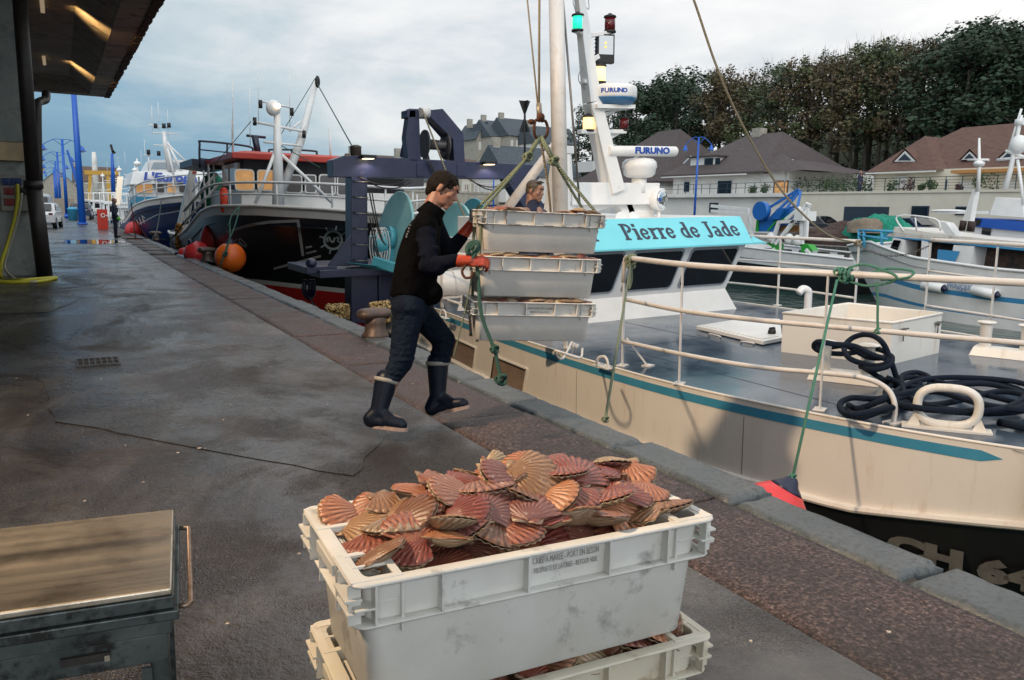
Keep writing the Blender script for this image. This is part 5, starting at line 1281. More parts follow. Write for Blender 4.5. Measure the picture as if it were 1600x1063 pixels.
b1_, b2_ = Vector((1.72, .06, 0))+Matrix.Rotation(rad(-62), 3, 'Z') @ Vector((-.20, 0, 0)), Vector((1.72, .06, 0))+Matrix.Rotation(rad(-62), 3, 'Z') @ Vector((.20, 0, 0))
def by_(x, y, Y_): return B2W(bY(x, y, Y_))
g.tube(curve([bp(1440, 600, .08), by_(1408, 600, -.50), by_(1394, 570, -.42), by_(1382, 540, -.35), by_(1368, 527, -.22), by_(1350, 523, -.08), by_(1331, 529, .04), by_(1319, 543, .02), by_(1326, 559, -.16), by_(1347, 568, -.26), by_(1370, 572, -.40), by_(1388, 566, -.46), by_(1386, 552, -.30), by_(1366, 545, -.14), by_(1346, 549, .06), by_(1320, 553, .16), by_(1296, 552, .24), by_(1277, 547, .22), by_(1272, 540, .14), by_(1280, 534, .02), by_(1305, 538, -.08), by_(1335, 541, -.20), by_(1362, 554, -.36), by_(1384, 561, -.50)], 6), .026, 9)
g.tube(curve([by_(1278, 540, .24), by_(1296, 543, .30), by_(1322, 541, .14), by_(1350, 556, -.12), by_(1372, 560, -.30), by_(1392, 556, -.42), by_(1390, 571, -.5), by_(1362, 578, -.42), by_(1345, 573, -.20)], 6), .025, 9)
g.tube(curve([by_(1352, 576, -.25), by_(1375, 590, -.45), bp(1400, 604, .06), bp(1440, 618, .05)], 6), .026, 8)
tag(build('mooring_rope', g, M_rn), 'thick dark navy mooring rope wound round the cream bitts and heaped on the deck', 'rope')
g = MB(); g.tube(curve([bp(1560, 660, .05), B2W((1.35, -2.1, .05)), B2W((1.10, -2.15, .04)), B2W((.93, -2.2, -.04)), B2W((.80, -2.6, -.4)), B2W((.6, -4, -.5))], 6), .03, 8); tag(build('mooring_rope', g, M_rn), 'end of dark mooring rope running over the deck edge beside the cream fairlead', 'rope')
# red and navy fender on its green line, wedged under the coping
fc = B2W((-.62, -.93, -.98))
fd = thing('fender_buoy', fc, 'red inflatable fender with navy neck squeezed between the cream boat and the quay', 'fender')
M_fr = mat('fluorescent_red_pvc', (.72, .045, .05), .35, c2=(.66, .04, .045), sc=5); M_fn = mat('navy_pvc', (.012, .016, .05), .35)
tp_ = B2W(bX(1238, 750, -.25))
ax = (tp_-fc); L_ = ax.length
g = MB(); g.lathe([(.03, -.40), (.22, -.30), (.33, -.08), (.36, .08), (.34, .26), (.285, L_-.26), (.20, L_-.15), (.13, L_-.085)], fc, ax, 28); build('ball', g, M_fr, fd)
g = MB(); g.lathe([(.134, L_-.09), (.10, L_-.06), (.065, L_-.03), (.05, L_-.0), (.03, L_+.02)], fc, ax, 24); build('neck', g, M_fn, fd)
g = MB(); rk = B2W(bY(1335, 428, -.75)); 
g.tube([tp_+Vector((0, 0, .01)), B2W((.56, -.70, 1.12))], .011, 8); knot(g, tp_+Vector((0, 0, .02)), .022, 2)
tag(build('fender_line', g, rope_mat('bright_green_rope', (.02, .16, .10), (.16, .42, .30), 75)), 'bright green rope from the rail down to the red fender', 'rope')
g = MB(); rc_ = B2W((.66, -.66, 1.16)); dr = (B2W((1.22, -1.9, 1.16))-B2W((.62, -.56, 1.16))).normalized(); s, _, u = basis(dr)
for k in range(3):
    pts = [rc_+dr*(.03*k+.004*a)+(s*math.cos(a*.785)+u*math.sin(a*.785))*.044 for a in range(9)]; g.tube(curve(pts, 3), .011, 7)
knot(g, rc_+dr*.03-u*.03, .035, 5); knot(g, rc_-dr*.02+u*.02, .03, 6)
lp = [rc_+dr*.05+u*.05, rc_+dr*.16+u*.085, rc_+dr*.30+u*.05, rc_+dr*.42+s*.03, rc_+dr*.36-u*.05, rc_+dr*.2-u*.085, rc_+dr*.06-u*.055]; g.tube(curve(lp, 5), .011, 7)
lp = [rc_+dr*.02-u*.02, rc_+dr*.20+u*.01, rc_+dr*.34+u*.06, rc_+dr*.52+u*.05, rc_+dr*.5+s*.03, rc_+dr*.3-u*.03]; g.tube(curve(lp, 5), .011, 7)
pe = rc_+dr*.27-u*.05; g.tube(curve([pe, pe-u*.15+dr*.02, pe-u*.30+dr*.03, pe-u*.38+dr*.04], 4), .010, 7); knot(g, pe-u*.39+dr*.04, .02, 9)
tag(build('rail_lashing', g, rope_mat('green_lashing', (.02, .14, .09), (.15, .38, .28), 75)), 'green rope lashing with loose loops knotted round the middle of the near top rail', 'rope')
g = MB(); a = B2W((.31, 1.66, 1.15)); knot(g, a, .045, 3); knot(g, a-Vector((0, 0, .05)), .04, 5)
g.tube(curve([a, a-Vector((.02, .02, .25)), a-Vector((.03, .03, .30)), a-Vector((-.02, .0, .2)), a], 5), .011, 7); e_ = PZ(946, 655, .03)
g.tube([a-Vector((0, 0, .03)), a.lerp(e_, .5)-Vector((0, 0, .02)), e_], .011, 8); knot(g, e_, .02, 8)
tag(build('rail_line', g, M_rg), 'faded green line from the corner of the near rail down to the coping stone', 'rope')
g = MB(); g.tube(curve([B2W((3.1, -1.2, 5.4)), B2W(bY(1140, 160, 1.2)), B2W(bY(1230, 300, 2.2)), B2W(bY(1290, 372, 2.9)), B2W((5.5, 2.88, 1.15))], 10), .013, 7)
# long grey-tan stay from above to the far rail
bpy.data.objects
g = MB(); pts = [B2W(bY(x, y, Y_)) for x, y, Y_ in ((1068, -30, 2.2), (1084, 0, 2.25), (1120, 105, 2.35), (1160, 195, 2.5), (1215, 290, 2.7), (1265, 345, 2.8), (1300, 370, 2.86), (1340, 380, 2.88))]
g.tube(curve(pts, 6), .014, 7); knot(g, pts[-1], .035, 4); tag(build('stay_rope', g, M_ro), 'long tan rope curving down the sky to the far rail post', 'rope')
# netting bundles used as fenders at the stern
M_net = mat('gold_rope_netting', (.42, .26, .07), .8, c2=(.75, .60, .30), sc=60, lo=.4, hi=.6, bump=1, bsc=50, dirt=(.05, .035, .02), dsc=34, dlo=.46, dhi=.54, bd=.03)
for (x, y, Yv, lb) in ((432, 485, 0, 'tan netting bundle hanging below the quay edge, left of the gantry foot'), (640, 505, 0, 'tan netting bundle behind the big mushroom bollard, below the gantry')):
    pass
from mathutils.bvhtree import BVHTree
# ================================================================== fish hall: canopy, column, pipe, panel
M_conc = mat('dark_board_marked_concrete', (.27, .30, .285), .75, c2=(.36, .38, .35), sc=1.2, bump=.4, bsc=11, dirt=(.15, .165, .155), dsc=2.5, dlo=.52, dhi=.72, bd=.02)
M_conc2 = mat('canopy_concrete', (.20, .17, .13), .7, c2=(.30, .26, .20), sc=.8, sc3=(.35, 1.4, 1), bump=.5, bsc=6, dirt=(.03, .025, .02), dsc=2, dlo=.5, dhi=.7, bd=.03)
M_tile = mat('mossy_tile_edge', (.03, .022, .018), .9, c2=(.08, .04, .025), sc=9, bump=1, bsc=12, bd=.05)
M_pipe = mat('brown_black_pipe', (.018, .015, .014), .5, c2=(.03, .024, .022), sc=8, dirt=(.06, .04, .03), dsc=14, dlo=.6, dhi=.75)
hall = thing('fish_hall', (-6, 15, 0), 'concrete fish hall canopy on a broad column at the left edge, tiled roof rim', 'building')
g = MB()
Z6, ZS = 6.0, 6.5
def P6(a, b_): return PZ(a, b_, Z6)
oF, iF, cF = P6(165, 152), P6(139, 149), PZ(108, 118, ZS)
YN = -7.; XO0, XI0 = 2.32, 1.66
# soffit (flat), slanted face, rim beam, end beam
g.prism([(-9, YN, ZS), (.69, YN, ZS), (.66, 37.6, ZS), (-9, 37.6, ZS)], (0, 0, .3))
g.add([(.69, YN, ZS-.001), (XI0, YN, Z6+.02), (iF.x, iF.y-.6, Z6+.02), (.66, 37.6, ZS-.001)], [(0, 1, 2, 3)])
g.add([(XI0, YN, Z6), (XO0, YN, Z6), (oF.x, 39.6, Z6), (iF.x, iF.y-.6, Z6)], [(0, 1, 2, 3)]); g.add([(XO0, YN, Z6), (XO0, YN, Z6+.8), (oF.x, 39.6, Z6+.8), (oF.x, 39.6, Z6)], [(0, 1, 2, 3)])
g.add([(XI0, YN, Z6), (XI0, YN, Z6+.02), (iF.x, iF.y-.6, Z6+.02), (iF.x, iF.y-.6, Z6)], [(0, 1, 2, 3)])
g.add([(-9, 37.6, ZS), (.66, 37.6, ZS), (iF.x, iF.y-.6, Z6), (oF.x, 39.6, Z6), (-9, 39.6, Z6)], [(0, 1, 2, 3, 4)])
g.add([(-9, 39.6, Z6), (oF.x, 39.6, Z6), (oF.x, 39.6, Z6+.8), (-9, 39.6, Z6+.8)], [(0, 1, 2, 3)])
g.prism([(-9, YN, 7.6), (XO0-.01, YN, 6.78), (oF.x-.01, 39.55, 6.78), (-9, 39.55, 7.6)], (0, 0, .05))
build('canopy', g, M_conc2, hall)
g = MB(); q = random.Random(3)
for k in range(130):
    y = YN+k*.36; x = XO0+(oF.x-XO0)*(y-YN)/(39.6-YN); g.box((x+.06, y+.17, Z6+.02+q.uniform(-.03, .03)), (.16+q.uniform(0, .07), .34, .10), q.uniform(-.08, .08))
g.bx(-9, oF.x, 39.55, 39.75, Z6+.02, Z6+.14); build('tile_rim', g, M_tile, hall)
g = MB()
x1b, x1t = PZ(61, 430).x, -.47
cy = 19.2
g.add([(-1.9, cy, 0), (x1b, cy, 0), (x1t-.12, cy, 6.5), (-1.9, cy, 6.5), (-1.9, cy+1.0, 0), (x1b, cy+1.0, 0), (x1t-.12, cy+1.0, 6.5), (-1.9, cy+1.0, 6.5)], [(0, 1, 2, 3), (1, 5, 6, 2), (5, 4, 7, 6), (4, 0, 3, 7)])
build('column', g, M_conc, hall, fix=True)
g = MB(); g.bx(-9, -8.6, YN, 39.6, 0, 6.5); g.bx(-9, 1.0, -7.3, -7, 0, 6.5) if False else None; build('unseen_back_wall', g, M_conc, hall)  # unseen wall added to block skylight from the left
g = MB(); pb, pm2, pt = PZ(70, 432), PY(52, 285, 18.5), PY(34, -40, 18.2)
g.tube([pb, pm2], .145, 16); g.tube([pm2-Vector((0, 0, .05)), Vector((pm2.x-.01, 18.5, 6.5))], .125, 16); g.tube([pm2-Vector((0, 0, .12)), pm2+Vector((0, 0, .03))], .17, 16)
p1 = PY(66, 168, 19.6); g.tube(curve([PY(72, 146, 20.4), PY(71, 156, 20.2), PY(61, 160, 19.9), PY(58, 175, 19.7), PY(60, 290, 19.6)], 5), .085, 10)
build('downpipe', g, M_pipe, hall)
lampp = [PZ(66, 8, ZS-.09), PZ(69, 95, ZS-.09)]; lampp += [Vector((lampp[0].x, y_, ZS-.09)) for y_ in (15.5, 8., .5)]  # last three carry the row on unseen, added for warm bounce on the bench
for pp in lampp:
    g = MB()
    g.box(pp, (.10, 1.5, .10)); o = build('tube_lamp', g, mat('tube_lamp_diffuser', (.6, .55, .45), .5, emis=(1, .75, .45), es=.25), hall)
    sp = pp+Vector((.20, -.1, -.42)); ob = spot('canopy_lamp', sp, (1.15, pp.y+.5, 6.25), 420, (1, .62, .26), 66, .12, 1.)
# switch box, socket panel, hoses
M_pan = mat('cream_panel', (.30, .29, .25), .5, c2=(.22, .21, .18), sc=4); M_bs = mat('blue_socket', (.01, .04, .16), .5); M_rs = mat('red_socket', (.22, .02, .015), .5)
pn = thing('socket_panel', PY(22, 302, cy-.1), 'cream electrical panel with blue and red sockets mounted on the concrete column', 'socket panel')
a, b_ = PY(2, 330, cy-.14), PY(45, 274, cy-.14)
g = MB(); g.bx(a.x, b_.x, cy-.16, cy-.003, a.z, b_.z); build('box', g, M_pan, pn, bevel=.02)
for i, (x, y, m) in enumerate(((10, 284, M_bs), (26, 284, M_bs), (14, 299, M_rs), (34, 299, M_blk), (15, 316, M_rs))):
    g = MB(); p = PY(x, y, cy-.19); g.box(p, (.17, .05, .14)); g.cyl(p+Vector((0, .0, 0)), p+Vector((0, -.06, -.01)), .05, n=12); build('socket', g, m, pn, bevel=.01)
g = MB(); a, b_ = PY(-12, 251, cy-.1), PY(36, 223, cy-.1); g.bx(a.x, b_.x, cy-.18, cy-.003, a.z, b_.z); tag(build('junction_box', g, mat('aged_metal_box', (.30, .22, .12), .4, .6, c2=(.2, .16, .1), sc=3), bevel=.015), 'brassy metal junction box on the column above the socket panel', 'junction box')
g = MB(); g.tube(curve([PY(27, 288, cy-.24), PY(27, 315, cy-.3), PY(22, 345, cy-.3), PY(12, 380, cy-.3), PY(2, 412, cy-.4), PY(4, 435, cy-.5), PZ(30, 438, .04), PZ(60, 436, .04), PZ(88, 434, .03), PZ(60, 440, .03), PZ(5, 441, .03), PZ(-30, 438, .03)], 6), .034, 8)
tag(build('hose', g, mat('yellow_hose', (.50, .46, .03), .5)), 'yellow hose plugged into the socket panel and trailing along the column foot', 'hose')
g = MB(); g.tube(curve([PY(34, 302, cy-.24), PY(31, 325, cy-.3), PY(24, 355, cy-.3), PY(12, 395, cy-.3), PY(8, 420, cy-.4), PZ(25, 437, .03), PZ(50, 441, .03), PZ(66, 438, .03)], 6), .026, 8)
tag(build('cable', g, mat('cream_cable', (.35, .34, .26), .5)), 'cream power cable dropping beside the yellow hose to the ground', 'cable')
# ================================================================== bollards
M_boll = mat('worn_cast_iron', (.070, .050, .042), .45, .3, c2=(.13, .09, .075), sc=6, bump=.4, bsc=20, rv=.12, bd=.01)
def bollard(x, y, yaw, label, sc=1):
    g = MB(); M = Matrix.Translation((x, y, 0)) @ Matrix.Rotation(yaw, 4, 'Z') @ Matrix.Scale(sc, 4)
    gg = MB(); gg.lathe([(.16, .0), (.155, .03), (.125, .06), (.115, .16), (.125, .23), (.10, .24)], (0, 0, 0), n=24); 
    rings = []
    for k in range(13):
        t = k/12; c = -.19+.44*t-.04; r = .085*math.sqrt(max(.02, 1-(2*t-1)**4))*(1.05-.1*t)
        rings.append([Vector((c, math.cos(a)*r*1.45, .268+math.sin(a)*r*.86)) for a in [2*math.pi*i/18 for i in range(18)]])
    gg.loft(rings, caps=(True, True)); 
    g.add(gg.v, gg.f, 0, True, M)
    o = build('mooring_bollard', g, M_boll); return tag(o, label, 'bollard', 'iron mooring bollards along the quay edge')
bollard(3.19, 8.95, rad(8), 'worn iron mushroom bollard on the coping beside the striding man', 1.02)
bollard(3.42, 22.9, rad(10), 'dark iron bollard on the quay edge beside the orange buoy', 1.15)
bollard(3.45, 36.6, rad(0), 'rusty bollard farther along, by the navy hulled boat', 1.15)
bollard(3.43, 46.8, rad(0), 'farthest visible bollard, near the red buoy of the navy hulled boat', 1.15)
g = MB(); p = PZ(212, 374); g.beam(p, p+Vector((-.1, 0, 1.55)), .06, .04); g.beam(p+Vector((-.35, 0, .02)), p+Vector((.55, .1, .02)), .06, .05); g.beam(p+Vector((.5, .1, 0)), p+Vector((.0, 0, .8)), .05, .04); tag(build('stand', g, M_rust), 'rusty triangular steel stand by the coping, right of the waiting man', 'stand')
# ================================================================== generic hull
def hull(parent, bow, ang, L_, B_, zs, bands, zw=-1.75, flare=.45, rake=1.4, full=.42, pw=2.1, nt=40, deckm=None, dz=.45):
    """bow: tip position; ang: heading angle from +Y backwards; zs(t) sheer height; bands: [(v0, v1, name, material)]"""
    hx_ = Vector((math.sin(ang), -math.cos(ang), 0)); sx_ = Vector((math.cos(ang), math.sin(ang), 0))    # heading (towards bow), starboard-ish
    bow = Vector((bow[0], bow[1], 0)); out = {}
    def pt(t, v, sg):
        b0 = B_/2*(1-(1-min(1, t/full))**pw)
        fl = flare*(1-min(1, t/.5))**1.1+.10
        hb = b0*(1-fl*v**1.15)*(1-.12*max(0, t-.8)/.2); hb = max(hb, .015)
        z = zs(t)*(1-v)+zw*v
        return bow-hx_*(t*L_+rake*v*(1-t)**4)+sx_*sg*hb+Vector((0, 0, z))
    for v0, v1, nm, m in bands:
        g = MB(); nv = 5
        for sg in (-1, 1):
            g.loft([[pt((i/nt)**1.35, v0+(v1-v0)*j/nv, sg) for i in range(nt+1)] for j in range(nv+1)], closed=False)
        g.add([pt(1, v0, -1), pt(1, v0, 1), pt(1, v1, 1), pt(1, v1, -1)], [(0, 1, 2, 3)])
        o = build(nm, g, m, parent, fix=True); out[nm] = (g, o)
    g = MB(); l_ = [pt((i/nt)**1.35, 0, -1)-Vector((0, 0, dz)) for i in range(nt+1)]; r_ = [pt((i/nt)**1.35, 0, 1)-Vector((0, 0, dz)) for i in range(nt+1)]
    for i in range(nt): g.add([l_[i], r_[i], r_[i+1], l_[i+1]], [(0, 1, 2, 3)])
    build('deck', g, deckm or M_deck, parent)
    g = MB()
    for sg in (-1, 1): g.tube([pt((i/nt)**1.35, 0, sg)+Vector((0, 0, .02)) for i in range(nt+1)], .05, 6)
    build('capping_rail', g, bands[0][3], parent)
    return pt, out
def bvh(outs):
    v = []; f = []
    for g, o in outs.values():
        b_ = len(v); v += g.v; f += [[i+b_ for i in q] for q in g.f]
    return BVHTree.FromPolygons([tuple(p) for p in v], f)
def onto(tree, x, y, off=.015):
    r = ray(x, y).normalized(); h = tree.ray_cast(EYE, r)
    if h[0] is None: return None
    n_ = h[1] if h[1].dot(r) < 0 else -h[1]
    return h[0]+n_*off
def decal(name, tree, polys, m, parent):
    g = MB()
    for P_ in polys:
        q = [onto(tree, x, y) for x, y in P_]
        if any(p is None for p in q): continue
        if len(q) == 4:     # subdivide long quads so they follow the plating
            a, b_, c, d = P_; n_ = 8; pts = []
            for i in range(n_+1):
                t = i/n_; u = (a[0]+(b_[0]-a[0])*t, a[1]+(b_[1]-a[1])*t); w_ = (d[0]+(c[0]-d[0])*t, d[1]+(c[1]-d[1])*t)
                pts.append((onto(tree, *u), onto(tree, *w_)))
            for i in range(n_):
                if None in pts[i] or None in pts[i+1]: continue
                g.add([pts[i][0], pts[i+1][0], pts[i+1][1], pts[i][1]], [(0, 1, 2, 3)])
        else: g.add(q, [list(range(len(q)))])
    return build(name, g, m, parent)
def lerpk(keys):
    def f(t):
        for (a, b_), (c, d) in zip(keys, keys[1:]):
            if t <= c: s = (t-a)/(c-a); s = s*s*(3-2*s) if False else s; return b_+(d-b_)*s
        return keys[-1][1]
    return f
M_wband = mat('white_bulwark', (.80, .78, .74), .35, c2=(.72, .70, .66), sc=1.5, dirt=(.40, .34, .28), dsc=4, dlo=.66, dhi=.8)
M_redb = mat('red_antifouling', (.62, .022, .018), .4, c2=(.52, .018, .015), sc=2)
M_redr = mat('red_roof_paint', (.45, .035, .02), .4)
M_navyh = mat('navy_hull_paint', (.006, .022, .085), .25, c2=(.008, .028, .10), sc=1)
M_sky = mat('sky_blue_paint', (.05, .30, .50), .4)
M_brail = mat('dark_blue_rail', (.012, .016, .035), .4)
M_warmw = mat('lit_window', (.12, .07, .03), .2, emis=(1, .50, .18), es=.34, c2=(.5, .3, .12), sc=3)
M_dimw = mat('dim_window', (.03, .035, .04), .08, emis=(.6, .5, .45), es=.06)
M_org = mat('orange_vinyl', (.85, .17, .015), .4, c2=(.66, .10, .01), sc=4)
M_lring = mat('orange_lifebuoy', (.70, .06, .02), .5)
# ------------------------------------------------------------------ black trawler
bk1 = thing('trawler', (6.9, 26, -1.5), 'black hulled trawler with white bulwark, red wheelhouse roof and ship wheel emblem', 'boat')
zs1 = lerpk([(0, 1.36), (.10, 1.46), (.20, 1.50), (.32, 1.46), (.40, 1.28), (.48, .98), (.56, .66), (.66, .40), (1, .35)])
pt1, o1 = hull(bk1, (6.95, 17.4), 0, 20, 6.6, zs1, [(0, .065, 'bulwark', M_wband), (.065, .565, 'hull', M_blackh), (.565, .60, 'boot_stripe', M_wband), (.60, 1, 'bottom', M_redb)], zw=-2.0, flare=.42, rake=2.2, full=.40)
tr1 = bvh(o1)
W_ = M_wband
def stroke(pts, w):
    out = []
    for (a, b_), (c, d) in zip(pts, pts[1:]):
        L_ = math.hypot(c-a, d-b_); nx_, ny_ = -(d-b_)/L_*w/2, (c-a)/L_*w/2
        out.append([(a+nx_, b_+ny_), (c+nx_, d+ny_), (c-nx_, d-ny_), (a-nx_, b_-ny_)])
    return out
polys = stroke([(354, 363), (385, 353), (420, 347), (466, 345)], 4.5)+stroke([(466, 343), (474, 400)], 4.5)+stroke([(478, 387), (488, 385)], 2.8)+stroke([(479, 396), (495, 392)], 2.8)+stroke([(428, 420), (502, 400)], 3.6)
decal('hull_marking', tr1, polys, mat('silver_marking', (.36, .35, .34), .5), bk1)
cx_, cy_ = 521, 375
wheel = []
for k in range(20):
    a, b_ = k*math.pi/10, (k+1)*math.pi/10; f_ = lambda q, r: (cx_+r*math.cos(q), cy_+r*1.02*math.sin(q))
    wheel.append([f_(a, 15.5), f_(b_, 15.5), f_(b_, 12), f_(a, 12)])
for k in range(8): a = k*math.pi/4+.25; wheel += stroke([f_(a, 15), f_(a, 22)], 2.2)
wheel += stroke([(513, 378), (511, 372), (515, 370), (517, 376), (521, 379), (524, 371)], 2.6)+stroke([(526, 371), (530, 371), (528, 376), (532, 379)], 2.2)
decal('wheel_emblem', tr1, wheel, mat('pale_emblem', (.40, .45, .45), .5), bk1)
num = stroke([(371, 374), (366, 377), (368, 383), (373, 389), (378, 386), (375, 381), (370, 380)], 1.8)+stroke([(375, 372), (380, 376), (386, 383), (384, 386), (379, 382), (374, 376), (375, 372)], 1.8)+stroke([(331, 398), (329, 390), (336, 397), (334, 389)], 1.6)+stroke([(339, 395), (338, 386)], 1.6)
decal('hull_number', tr1, num, mat('silver_number', (.38, .37, .35), .5), bk1)
g = MB()
def yy(a, b_, Y_): return PY(a, b_, Y_)
Yw = 23.4
a, b_ = yy(342, 316, Yw), yy(575, 325, Yw)
g.add([yy(300, 318, 26.5), (4.35, 26.5, 1.0)], []); 
g = MB(); g.bx(4.45, 9.3, Yw, 30, .9, 1.98); build('deckhouse', g, M_wband, bk1, bevel=.03)
g = MB(); g.prism([(4.55, Yw-.15, 2.78), (4.45, Yw, 1.98), (9.3, Yw, 1.98), (9.2, Yw-.15, 2.78)], (0, 3.2, 0)); build('wheelhouse', g, M_blk, bk1)
g = MB(); g.bx(4.15, 9.5, Yw-.45, Yw+4.2, 2.78, 2.93); g.prism([(4.15, Yw-.45, 2.93), (4.5, Yw-.3, 3.0), (9.3, Yw-.3, 3.0), (9.5, Yw-.45, 2.93)], (0, 4.4, 0)); build('roof', g, M_redr, bk1, bevel=.02)
def win(parent, pxs, Y_, m, mf, off=.02):
    x0_, y0_, x1_, y1_ = pxs; A_, B_ = PY(x0_, y1_, Y_-off), PY(x1_, y0_, Y_-off)
    cxm, czm, wx, wz = (A_.x+B_.x)/2, (A_.z+B_.z)/2, (B_.x-A_.x)/2, (B_.z-A_.z)/2
    def rr2(sx_, sz_, yv): 
        r = min(sx_, sz_)*.35; P_ = []
        for qx, qz, a0 in ((sx_-r, sz_-r, 0), (-sx_+r, sz_-r, 90), (-sx_+r, -sz_+r, 180), (sx_-r, -sz_+r, 270)):
            for k in range(4): an = rad(a0+30*k); P_.append((cxm+qx+r*math.cos(an), yv, czm+qz+r*math.sin(an)))
        return P_
    g = MB(); g.prism(rr2(wx+.035, wz+.035, Y_-off), (0, -.03, 0)); o = build('window', g, mf, parent); g = MB(); g.prism(rr2(wx, wz, Y_-off-.031), (0, -.012, 0)); build('pane', g, m, o)
for q_, m in (((369, 267, 395, 296), M_warmw), ((404, 268, 427, 296), M_warmw), ((447, 275, 470, 300), M_dimw), ((478, 275, 492, 300), M_dimw), ((500, 275, 522, 302), M_dimw), ((528, 278, 542, 304), M_dimw)): win(bk1, q_, Yw-.11, m, M_wband)
g = MB(); g.prism([(4.40, Yw+.3, 2.70), (4.40, Yw+1.3, 2.70), (4.40, Yw+1.3, 2.1), (4.40, Yw+.3, 2.1)], (.1, 0, 0)); g.prism([(4.40, Yw+1.6, 2.70), (4.40, Yw+2.6, 2.70), (4.40, Yw+2.6, 2.1), (4.40, Yw+1.6, 2.1)], (.1, 0, 0)); build('side_window', g, M_dimw, bk1)
g = MB(); p = PY(350, 313, Yw-.25); g.tube([p+Vector((0, 0, -.25)), p+Vector((0, 0, .25))], [.10, .10], 14); g.ell(p+Vector((0, 0, -.25)), .10); g.ell(p+Vector((0, 0, .25)), .10); build('life_ring_case', g, M_lring, bk1)
# mast, legs, boom, rails
def T(pts, r, Y_, g, n=8): g.tube([PY(a, b_, y_ if y_ else Y_) for a, b_, y_ in [(p+(None,))[:3] for p in pts]], r, n)
g = MB(); Ym = 21.8
T([(435, 320), (434, 240), (433, 178)], [.16, .12, .08], Ym, g, 14); T([(399, 318), (431, 235)], .045, Ym, g); T([(518, 316), (438, 240)], .045, Ym, g); T([(440, 300), (470, 220), (495, 122)], [.11, .11, .07], Ym+.3, g, 10)
T([(395, 190), (472, 205), (476, 196)], .035, Ym, g); T([(406, 158), (453, 168)], .025, Ym, g); T([(452, 205), (470, 190)], .03, Ym, g); T([(412, 222), (470, 228)], .03, Ym, g)
build('mast', g, M_white, bk1)
g = MB(); p = PY(427, 169, Ym); g.ell(p, (.19, .19, .21)); build('satellite_dome', g, M_white, bk1); g = MB(); p2 = PY(434, 166, Ym-.25); g.ell(p2, .07); build('mast_lamp', g, emit('warm_mast_lamp', (1, .7, .4), 4), bk1)
g = MB()
for a, b_, r in ((363, 122, .012), (403, 100, .010), (390, 135, .01), (452, 105, .01)): g = MB(); T([(a, b_), (a+1, b_+95)], r, Ym+1, g, 5); build('whip_antenna', g, M_white, bk1)
for q_ in ([(363, 185), (364, 248)], [(515, 200), (517, 255)]): g = MB(); T(q_, .03, Ym+1.5, g); build('antenna_pole', g, M_white, bk1)
for a, b_ in ((398, 190), (407, 163), (456, 175), (475, 210)):
    g = MB(); p = PY(a, b_, Ym); g.cyl(p-Vector((0, 0, .10)), p+Vector((0, 0, .10)), .05, n=8); build('mast_light', g, M_blk, bk1)
g = MB()
for q_ in ([(312, 262), (312, 226), (318, 221), (388, 229), (395, 238)], [(418, 262), (420, 238), (428, 234), (488, 236), (495, 242), (495, 268)]):
    for dz_ in (0, 13, 27): 
        if dz_ == 0: g.tube(curve([PY(a, b_, Yw+3) for a, b_ in q_], 4), .035, 6)
        else: g.tube([PY(q_[0][0], q_[0][1]-36+dz_+(8 if len(q_) == 5 else 0), Yw+3) if False else PY(q_[1][0], q_[2][1]+dz_, Yw+3), PY(q_[-2][0], q_[-2][1]+dz_, Yw+3)], .022, 6)
T([(355, 262), (355, 226)], .03, Yw+3, g); T([(456, 262), (456, 236)], .03, Yw+3, g)
build('roof_rail', g, M_brail, bk1)
g = MB(); T([(404, 245), (398, 212)], .10, Yw+2, g); T([(385, 212), (415, 215)], .04, Yw+2, g); g.prism([PY(392, 262, Yw+2), PY(418, 262, Yw+2), PY(412, 240, Yw+2), PY(396, 238, Yw+2)], (0, .4, 0)); build('radar_stand', g, M_brail, bk1)
g = MB(); g.prism([PY(300, 248, Yw+4), PY(350, 253, Yw+4), PY(350, 266, Yw+4), PY(300, 259, Yw+4)], (0, 3, 0)); build('gallows', g, M_brail, bk1)
g = MB()     # bow rail following the hull
for zz_, r in ((.62, .035), (.32, .025)):
    pts = [pt1(t, 0, -1)+Vector((0, 0, zz_)) for t in (.42, .36, .3, .22, .14, .08, .03, .0)]+[pt1(t, 0, 1)+Vector((0, 0, zz_)) for t in (.03, .08, .14, .22, .3)]
    g.tube(curve(pts, 3), r, 7)
for t in (.36, .26, .16, .08, .02):
    for s_ in (-1, 1): p = pt1(t, 0, s_); g.tube([p, p+Vector((0, 0, .63))], .025, 6)
build('bow_rail', g, M_white, bk1)
g = MB()
for k in range(7): p = PY(290+k*7.5, 352-k*9.5, 28.5-k*.3); g.beam(p, p+Vector((.0, 0, .95)), .14, .04)
g.tube([PY(288, 348, 28.5), PY(340, 290, 26.6)], .04, 6); g.tube([PY(288, 330, 28.5), PY(338, 272, 26.6)], .05, 6); build('side_rail', g, M_white, bk1)
g = MB(); g.prism([PY(278, 355, 31), PY(296, 350, 31), PY(308, 262, 31), PY(299, 262, 31)], (0, .5, 0)); g.prism([PY(276, 395, 31), PY(296, 398, 31), PY(296, 345, 31), PY(286, 345, 31)], (0, .5, 0)); build('stern_gantry', g, M_wband, bk1, bevel=.02)
g = MB(); g.prism([PY(300.5, 266, 30.97), PY(308, 266, 30.97), PY(308, 262, 30.97), PY(300.5, 262, 30.97)], (0, -.03, 0)); g.prism([PY(300, 271, 30.97), PY(307.5, 271, 30.97), PY(307.7, 268.5, 30.97), PY(300.3, 268.5, 30.97)], (0, -.03, 0)); build('red_band', g, M_redr, bk1)
g = MB(); c = PY(334, 305, 29); g.ell(c, (.45, .4, .75)); tag(build('net_heap', g, mat('green_netting', (.01, .10, .06), .9, c2=(.02, .2, .13), sc=30, bump=1, bsc=40)), 'dark green net bundle behind the white rail of the black trawler', 'net')
